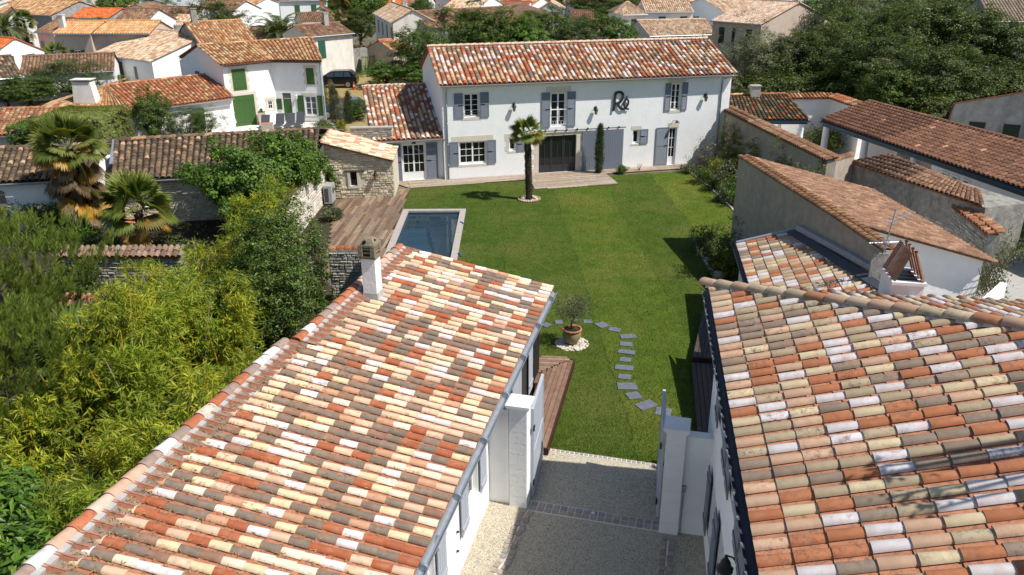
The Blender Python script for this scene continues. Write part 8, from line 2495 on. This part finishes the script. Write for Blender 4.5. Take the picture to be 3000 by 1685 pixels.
hedge('tall clipped box hedge block with a flat pale top behind the palms', Frame((-27.2, 45.0), 84), 3.9, 5.0, 3.75, [((0.21, 0.25, 0.06), 4), ((0.27, 0.29, 0.08), 2), ((0.14, 0.17, 0.045), 3)], 110, 3600, 22, .075, .05)
hedge('brighter lower clipped hedge joined to the tall block', Frame((-28.9, 45.4), 84), 1.7, 3.6, 3.3, G_BRIGHT, 111, 1500, 22, .075, .05)
def leafy(kind_pal, label, c, rx, h, seed, ll=.12, lw=.05, k=60, per=30, name='shrub', cat='shrub', group=None, mat='leaf', droop=0., z0=0.):
    r = np.random.default_rng(seed)
    t = thing(name, label, cat, (c[0], c[1], z0), group)
    m = MB()
    for i in range(5):
        a = i * 1.3; m.tube([(c[0], c[1], z0), (c[0] + math.cos(a) * rx * .5, c[1] + math.sin(a) * rx * .5, z0 + h * .7)], [.015, .005], 4)
    m.build('stems', 'bark', t)
    K = ellipsoid_centres(r, k, (c[0], c[1], z0 + h * .52), (rx, rx, h * .48), .35, .3)
    L = Leaf(); L.add(*clump_leaves(r, K, rx * .30, per, ll, lw, kind_pal, .5, .3, .5, None, droop))
    V, F, C_ = L.data(); V[:, 2] = np.maximum(V[:, 2], z0 + .02); meshobj('foliage', V, F, mat, t, C_)
    return t
G_LAV = [((0.14, 0.165, 0.10), 3), ((0.20, 0.22, 0.14), 2), ((0.10, 0.125, 0.06), 2)]
BEDS = [
 (G_PINK, 'pink-flowering oleander at the house end of the far bed', (11.84, 47.39, 0.70), .95, 2.0), (G_LAV, 'grey-green lavender mound at the far bed corner', (10.79, 47.16, 0.30), .5, .6), (G_MID, 'round green shrub in the far bed below the oleander', (11.10, 44.65, 0.40), .75, 1.0),
 (G_YELLOW, 'yellow-green shrub in the middle of the far bed', (12.02, 45.27, 0.60), .7, 1.3), (G_DARK, 'dark shrub behind the yellow-green one in the far bed', (12.70, 45.67, 0.70), .9, 1.7), (G_OLIVE, 'pale bushy shrub beside the party wall corner', (12.05, 42.93, 0.80), .9, 1.8),
 (G_BRIGHT, 'leafy bright shrub at the near end of the far bed', (11.66, 40.50, 0.70), .75, 1.5), (G_LAV, 'silvery ground shrub at the lawn edge of the far bed', (11.27, 40.94, 0.30), .45, .5), (G_DARK, 'low dark shrub at the middle edge of the far bed', (11.45, 43.37, 0.30), .5, .7),
 (G_DARK, 'tall dark shrub against the party wall corner', (8.58, 30.47, 1.00), .8, 2.3), (G_BLUE, 'feathery grey shrub at the corner of the near bed', (8.43, 33.19, 0.50), .65, 1.2), (G_DARK, 'dark bush in the middle of the near bed', (8.44, 30.42, 0.50), .7, 1.3), (G_YELLOW, 'yellow-flowering broom in the near bed', (8.66, 30.22, 0.50), .55, 1.2),
]
for i, (pl, lb, p, rx, h) in enumerate(BEDS):
    leafy(pl, lb, p, rx, h, 120 + i, .11, .035, 60, 34, group='shrubs in the flower beds')
BW_ = [((2.28, 1.93), 3.3, .7), ((3.65, 2.61), 2.9, .5), ((5.99, 2.02), 2.8, .6), ((9.3, 2.49), 3.1, .7), ((12.08, 2.53), 2.6, .4), ((13.48, 2.71), 3.0, .55), ((10.96, 2.43), 2.5, .4)]
WL = ['tallest, next to the white house', 'thin, second from the house', 'third from the house', 'fullest in the middle of the wall', 'slender, fifth from the house', 'last, nearest the party wall', 'short one between the middle and the last ones']
for i, (p, h, rx) in enumerate(BW_):
    q = (12.8 + p[0] * math.sin(R(173.7)), 50.2 + p[0] * math.cos(R(173.7)))
    leafy([((0.20, 0.23, 0.03), 3), ((0.13, 0.18, 0.025), 4), ((0.09, 0.13, 0.02), 3)], 'young wall bamboo, ' + WL[i], q, rx, h, 140 + i, .17, .03, 60, 26, 'wall_bamboo', 'bamboo', 'young bamboos along the garden wall', 'leaf_thin', .5)
MISC = [
 (G_BRIGHT, 'small round pittosporum ball beside the sliding barn door', (6.65, 46.98, 0.20), .34, .55, .06, .03), (G_OLIVE, 'almost bare little shrub beside the end shutter', (7.78, 47.63, 0.20), .3, .6, .05, .012),
 (G_MID, 'leafy shrub at the foot of the cottage door', (-22.15, 36.12, 0.60), 1.3, 1.6, .16, .08), (G_DARK, 'dark ivy mass on the end of the dry-stone wall', (-16.57, 28.61, 0.90), .9, 1.9, .10, .07), (G_PINK, 'crimson-flowering shrub between the two palms', (-20.39, 41.13, 0.70), 1.0, 1.6, .10, .05),
 (G_MID, 'low green weeds along the foot of the low wall', (-15.74, 27.34, 0.30), 1.0, .6, .12, .05), (G_BRIGHT, 'green ground plants before the tall palm', (-20.31, 34.67, 0.40), 1.2, .8, .12, .06), (G_MID, 'bush hanging over the whitewashed wall', (-13.94, 24.69, 0.80), .8, .9, .12, .05),
 (G_BRIGHT, 'espaliered climber on the corner of the stone shed', (-9.75, 41.6, 0), .38, 2.3, .11, .06), (G_OLIVE, 'white-flowering plant beside the heat pump', (-8.90, 38.06, 0.30), .5, .7, .10, .05), (G_PINK, 'pink-flowering laurel shoot behind the dark laurels', (-8.9, 30.4, 0), .6, 2.1, .1, .04),
 (G_BRIGHT, 'clump of strap-leaved agapanthus by the terrace', (-13.50, 57.96, 0.30), .7, .8, .25, .03), (G_YELLOW, 'bright yellow-green shrub between the cypresses', (-12.93, 60.50, 0.30), .42, .8, .08, .05), (G_BLUE, 'flowering shrub under the golden yew', (-14.06, 60.02, 0.40), .7, 1.0, .10, .04),
 (G_DARK, 'dark spiky yucca in the patio', (21.11, 52.45, 0.60), .9, 1.7, .5, .03), (G_OLIVE, 'leafy patio shrub left of the yucca', (20.48, 53.55, 0.60), 1.0, 1.6, .12, .05), (G_DARK, 'rose bush under the trellis at the right edge', (17.21, 28.02, 0.80), 1.4, 1.7, .10, .06),
 (G_OLIVE, 'white-flowering climber hanging over the right yard wall', (20.19, 31.33, 1.60), 1.5, 1.6, .10, .05), (G_BRIGHT, 'ivy trailing along the loose orange coping tiles', (19.57, 32.43, 2.00), .7, .7, .10, .07), (G_BRIGHT, 'bamboo tuft behind the tile-topped chimney', (9.3, 18.3, 0), .5, 3.0, .16, .02), (G_PINK, 'pink oleander hedge behind the lot wall', (-17.34, 101.81, 1.00), 3.4, 3.0, .25, .09),
]
for i, (pl, lb, p, rx, h, ll, lw) in enumerate(MISC):
    bare = 'almost bare' in lb
    leafy(pl, lb, p, rx, h, 160 + i, ll, lw, 12 if bare else 70, 10 if bare else 32, group=None)


# ================================================================== furniture, pots, vehicles
# olive in its big pot
op = (2.00, 24.08, 0.00)
t = thing('potted_olive', 'small olive tree in a big glazed terracotta pot on the lawn', 'potted tree', (op[0], op[1], 0))
m = MB(); m.lathe((op[0], op[1], 0.02), [(0.001, 0), (.15, 0), (.21, .08), (.285, .22), (.315, .34), (.30, .44), (.275, .49), (.285, .505)], 28); m.build('pot', 'pot_glaze', t, True)
m = MB(); m.lathe((op[0], op[1], 0.02), [(.28, .50), (.325, .51), (.335, .54), (.325, .565), (.275, .565), (.265, .52)], 28); m.build('pot_rim', 'terracotta', t, True)
m = MB(); m.lathe((op[0], op[1], 0.02), [(.27, .53), (.16, .545), (.001, .55)], 20); m.build('potting_soil', 'soil', t)
r = np.random.default_rng(201)
m = MB()
tp = np.array((op[0] + .02, op[1], .98))
m.tube([(op[0], op[1], .54), (op[0] - .03, op[1], .76), tp], [.035, .028, .022], 7)
tips = []
for i in range(9):
    a = i * .72 + r.uniform(-.3, .3); e = tp + np.array((math.cos(a) * r.uniform(.25, .55), math.sin(a) * r.uniform(.25, .5), r.uniform(.15, .65))); m.tube([tp - (0, 0, r.uniform(0, .2)), (tp + e) / 2 + (0, 0, .05), e], [.014, .009, .004], 5); tips.append(e)
m.build('trunk', 'olive_bark', t, True)
K = np.concatenate([np.array(tips), ellipsoid_centres(r, 95, (op[0], op[1], 1.32), (.70, .60, .44), .3, .3)])
L = Leaf(); L.add(*clump_leaves(r, K, .15, 26, .085, .018, G_OLIVE, .3, .3, .6))
V, F, C_ = L.data(); meshobj('crown', V, F, 'leaf', t, C_)
def pebble_ring(label, c, r0, r1, n, seed, edge=False, pal=((.62, .58, .50), (.55, .49, .40), (.68, .65, .60), (.45, .38, .30))):
    r = random.Random(seed)
    o = thing('pebble_ring', label, 'pebbles', (c[0], c[1], 0))
    m = MB()
    for i in range(n):
        a = r.uniform(0, 6.283); q = math.sqrt(r.uniform(r0 * r0, r1 * r1)); s = r.uniform(.022, .045)
        m.blob((c[0] + q * math.cos(a), c[1] + q * math.sin(a), .01 + s * .4), s, i, 6, 4, (1.2, 1, .7), .15, tuple(np.array(r.choice(pal)) * r.uniform(.85, 1.1)))
    b = m.build('pebbles', 'pebble', o, True, 'stuff')
    if edge:
        for k in range(26):
            a = 6.283 * k / 26; e = MB(); e.blob((c[0] + r1 * 1.05 * math.cos(a), c[1] + r1 * 1.05 * math.sin(a), .05), .06, k, 6, 4, (1, 1, 1), .1, (.42, .27, .17)); e.build('edge_brick', 'pebble', o)
        for k in range(7):
            a = r.uniform(0, 6.28); e = MB(); e.blob((c[0] + r1 * .6 * math.cos(a), c[1] + r1 * .6 * math.sin(a), .09), r.uniform(.08, .13), k, 7, 5, (1.1, .9, .8), .15, (.58, .50, .40)); e.build('stone', 'pebble', o)
    m = MB(); m.lathe((c[0], c[1], .006), [(0.001, 0), (r1, 0)], 30); m.build('gravel_bed', 'mortar', o)
pebble_ring('ring of pale pebbles round the olive pot', (op[0], op[1]), .2, .55, 420, 5)
pebble_ring('stone-edged pebble ring round the palm on the lawn', (0.95, 41.53), .15, .55, 260, 6, True)

# terracotta pots in the left garden
for i, p in enumerate([(-18.76, 36.44, 0.00), (-18.50, 36.69, 0.00), (-18.76, 37.56, 0.00)]):
    m = MB(); m.lathe(p, [(0.001, 0), (.17, 0), (.23, .28), (.25, .28), (.26, .36), (.22, .36), (.20, .28), (.001, .27)], 18)
    solid('terracotta_pot', ['empty terracotta pot between the palms, front left one', 'empty terracotta pot between the palms, middle one', 'empty terracotta pot between the palms, rear one'][i], 'flower pot', m, 'terracotta', True, 'terracotta pots in the left garden')

# cars
def car(label, c, az, mat, L_=4.6, W_=1.9, H_=1.68, suv=True):
    t = thing('parked_car', label, 'car', (c[0], c[1], 0), 'parked cars')
    f = Frame(c, az)                                   # u forwards, v sideways
    prof = [(0, .55), (.02, .95), (.12, 1.08), (.5, H_ * .93), (.75, H_), (2.3, H_ * .99), (2.75, H_ * .93), (3.45, 1.12), (4.3, .98), (4.55, .78), (4.6, .5), (4.5, .35), (.1, .35)]
    k = L_ / 4.6
    prof = [(u * k, w) for u, w in prof]
    n = len(prof)
    def wv(w): return W_ / 2 - .02 - (max(0, w - 1.0) * .32)
    m = MB()
    vs = [f(u, -wv(w), w) for u, w in prof] + [f(u, wv(w), w) for u, w in prof]
    m.add(vs, [tuple(range(n)), tuple(range(2 * n - 1, n - 1, -1))] + [(i, n + i, n + (i + 1) % n, (i + 1) % n) for i in range(n)])
    body = m.build('body', mat, t)
    for sg in (-1, 1):
        for (a, b, c2, d) in ((.55, 1.25, .72, 1.2), (1.3, 2.2, 1.28, 2.2), (2.28, 3.2, 2.28, 2.72)):
            g = MB(); w0, w1 = 1.12, H_ - .12
            g.quad(f(a * k, sg * (wv(w0) + .008), w0), f(b * k, sg * (wv(w0) + .008), w0), f(d * k, sg * (wv(w1) + .008), w1), f(c2 * k, sg * (wv(w1) + .008), w1)); g.build('side_window', 'car_glass', t)
    g = MB(); g.quad(f(2.80 * k, -.62, H_ * .92), f(2.80 * k, .62, H_ * .92), f(3.45 * k, .78, 1.14), f(3.45 * k, -.78, 1.14)); V0 = g.build('windscreen', 'car_glass', t)
    V0.location.z += .012
    g = MB(); g.quad(f(.08 * k, -.7, 1.12), f(.08 * k, .7, 1.12), f(.46 * k, .6, H_ * .90), f(.46 * k, -.6, H_ * .90)); g.build('rear_window', 'car_glass', t)
    for u in (.9, 3.7):
        for sg in (-1, 1):
            c3 = f(u * k, sg * (W_ / 2 - .1), .36)
            w = MB(); d = f.b * .11
            w.tube([c3 - d, c3 + d], .36, 18); wo = w.build('wheel', 'rubber', t)
            w = MB(); w.tube([c3 - d * 1.03, c3 + d * 1.03], .24, 14); w.build('rim', 'rim_metal', wo)
    for sg in (-1, 1):
        h = MB(); h.box(f, 4.42 * k, 4.585 * k, sg * .75 - .16, sg * .75 + .16, .68, .82); h.build('headlight', 'chrome', t)
        h = MB(); h.box(f, -.01, .06, sg * .76 - .12, sg * .76 + .12, .82, 1.0); h.build('tail_light', 'brick_dark', t)
        h = MB(); h.box(f, 2.98 * k, 3.12 * k, sg * (W_ / 2 + .03) - .07, sg * (W_ / 2 + .03) + .07, 1.08, 1.22); h.build('mirror', mat, t)
car('black SUV parked on the dry grass beside the green-shuttered house', (-15.6, 83.2), 268, 'car_black')
car('dark blue hatchback half hidden behind the annex roof', (-12.0, 66.9), 255, 'car_blue', 4.1, 1.75, 1.48)
c = (-15.63, 81.00, 0.00)
t = thing('traffic_cone', 'orange and white traffic cone behind the black SUV', 'traffic cone', c)
m = MB(); m.box(Frame(c[:2], 90), -.2, .2, -.2, .2, 0, .04); m.lathe((c[0], c[1], .04), [(.15, 0), (.10, .3)], 14); m.lathe((c[0], c[1], .04), [(.075, .48), (.05, .68), (.02, .82), (.001, .83)], 14); m.build('cone_body', 'cone_orange', t)
m = MB(); m.lathe((c[0], c[1], .04), [(.10, .3), (.075, .48)], 14); m.build('reflective_band', 'white_paint', t)
# terrace furniture
def lounger(label, c, az):
    t = thing('sun_lounger', label, 'sun lounger', (c[0], c[1], 0), 'sun loungers on the terrace')
    f = Frame(c, az)
    m = MB(); m.hexa([f(-.3, 0, .34), f(.3, 0, .34), f(.3, 1.2, .32), f(-.3, 1.2, .32), f(-.3, 0, .37), f(.3, 0, .37), f(.3, 1.2, .35), f(-.3, 1.2, .35)]); m.build('seat', 'sling', t)
    m = MB(); m.hexa([f(-.3, 1.2, .33), f(.3, 1.2, .33), f(.3, 1.75, .98), f(-.3, 1.75, .98), f(-.3, 1.17, .36), f(.3, 1.17, .36), f(.3, 1.72, 1.01), f(-.3, 1.72, 1.01)]); m.build('backrest', 'sling', t)
    for u in (-.32, .32):
        m = MB(); m.tube([f(u, 0, .35), f(u, 1.2, .33), f(u, 1.75, 1.0)], .016, 5); m.build('side_rail', 'rim_metal', t)
        for v in (.15, 1.15):
            m = MB(); m.tube([f(u, v, .33), f(u, v - .1, 0)], .016, 5); m.build('leg', 'rim_metal', t)
for i, p in enumerate([(-17.79, 61.90, 0.00), (-17.00, 62.02, 0.00), (-16.36, 62.55, 0.00), (-18.78, 61.39, 0.00)]):
    lounger(['dark sling lounger on the terrace, second from the green door side', 'dark sling lounger on the terrace, third from the barn door', 'dark sling lounger on the terrace nearest the golden yew', 'dark sling lounger behind the square planter'][i], (p[0], p[1] - 1.2), 85)
def planter(label, p, w0, w1, h, mat, sm):
    t = thing('planter', label, 'planter', p, 'planters on the terrace')
    f = Frame(p[:2], 80); m = MB(); m.hexa([f(-w0, -w0, 0), f(w0, -w0, 0), f(w0, w0, 0), f(-w0, w0, 0), f(-w1, -w1, h), f(w1, -w1, h), f(w1, w1, h), f(-w1, w1, h)]); m.build('box', mat, t)
    m = MB(); m.box(f, -w1 + .03, w1 - .03, -w1 + .03, w1 - .03, h, h + .02); m.build('soil_top', sm, t)
    return t
planter('tall tapered stone planter beside the little window', (-19.58, 63.05, 0.00), .2, .3, 1.0, 'quoin_stone', 'soil')
leafy(G_BRIGHT, 'little green plant growing in the tall tapered planter', (*(-19.58, 63.05, 0.00)[:2], 1.0), .2, .3, 301, .08, .04, 14, 16, z0=1.0)
planter('square grey planter with rusty top on the terrace', (-18.19, 59.56, 0.00), .38, .42, .75, 'concrete', 'terracotta')
p = (-21.24, 60.93, 0.00)
t = thing('closed_parasol', 'closed pale parasol before the green barn door', 'parasol', p)
m = MB(); m.tube([p, (p[0], p[1], 2.55)], .025, 7); m.build('pole', 'rim_metal', t)
m = MB(); rr = random.Random(4)
prof = [(.03, 2.5), (.12, 2.3), (.17, 2.05), (.10, 1.9), (.15, 1.6), (.22, 1.35), (.14, 1.2), (.2, .9), (.26, .55), (.16, .5)]
n = 12; vs, fs = [], []
for i, (q, z) in enumerate(prof):
    for k in range(n):
        a = 6.283 * k / n; e = q * (1 + .35 * (-1) ** k * min(1, (2.5 - z)))
        vs.append((p[0] + e * math.cos(a), p[1] + e * math.sin(a), z))
for i in range(len(prof) - 1):
    for k in range(n): fs.append((i * n + k, i * n + (k + 1) % n, (i + 1) * n + (k + 1) % n, (i + 1) * n + k))
m.add(vs, fs); m.build('canopy', 'canvas', t)
m = MB(); m.lathe(p, [(.3, 0), (.3, .08), (.05, .1)], 14); m.build('base', 'concrete', t)

# weeds and ivy over the shaded garden soil on the left
r = np.random.default_rng(401)
n = 1700
K = np.stack([r.uniform(-26, -5.5, n), r.uniform(9, 36, n), r.uniform(.08, .4, n)], 1)
K = K[(K[:, 0] < -4.2 - (23 - K[:, 1]) * .2) & ~((K[:, 0] > -9.6) & (K[:, 1] > 28))]
L = Leaf(); L.add(*clump_leaves(r, K, .42, 26, .13, .06, G_MID, .8, .3, .4))
V, F, C_ = L.data(); V[:, 2] = np.maximum(V[:, 2], .02)
meshobj('ground_cover', V, F, 'leaf', None, C_, None, False, 'stuff', 'low green weeds and ivy over the shaded garden soil')
# tree on the street side whose boughs shade the right roof
sb = np.array((5.02, 8.01, 6.50)) + np.array((2.4, -.92, 3.5))
t = thing('street_tree', 'street tree beside the right house, its boughs reaching over the roof', 'tree', (14.5, 6.5, 0))
m = MB(); m.tube([(14.5, 6.5, 0), (14.2, 6.7, 4), (13.0, 7.4, 8.0)], [.28, .24, .16], 9); tips = []
r = np.random.default_rng(402)
for k in range(9):
    e = sb + r.normal(0, .28, 3) * (1, 1, .5); md = (np.array((13.0, 7.4, 8.0)) + e) / 2 + (0, 0, .5); m.tube([(13.0, 7.4, 8.0), md, e], [.09, .05, .02], 6); tips += [e, (md + e * 2) / 3]
m.build('trunk', 'bark', t, True)
L = Leaf(); L.add(*clump_leaves(r, np.array(tips)[::2], .16, 9, .14, .08, G_MID)); K = ellipsoid_centres(r, 160, (13.8, 7.0, 9.6), (2.4, 2.2, 1.8)); L.add(*clump_leaves(r, K, .4, 26, .14, .08, G_MID))
V, F, C_ = L.data(); meshobj('crown', V, F, 'leaf', t, C_)

# dry bamboo litter caught between the barn tiles
r = np.random.default_rng(403)
n = 2600
s_ = 4.5 + 11 * r.random(n); t_ = 1 - .85 * r.random(n) ** 1.7
ci = np.round(s_ / .25 + .5) * .25 - .125 + r.normal(0, .03, n)
nn = np.cross(bu, BR - BE); nn = nn / np.linalg.norm(nn); nn = nn if nn[2] > 0 else -nn
C = BE + bu * ci[:, None] + (BR - BE) * t_[:, None] + nn * (.045 + r.random((n, 1)) * .02)
D = r.normal(0, 1, (n, 3)); D -= nn * (D @ nn)[:, None]
V, F, Cc = leaves(C, D, np.tile(nn, (n, 1)) + r.normal(0, .3, (n, 3)), r.uniform(.05, .12, n), r.uniform(.008, .016, n), np.array((0.42, 0.31, 0.13)) * r.uniform(.6, 1.25, (n, 1)))
meshobj('leaf_litter', V, F, 'leaf', None, Cc, None, False, 'stuff', 'dry bamboo litter between the barn roof tiles')
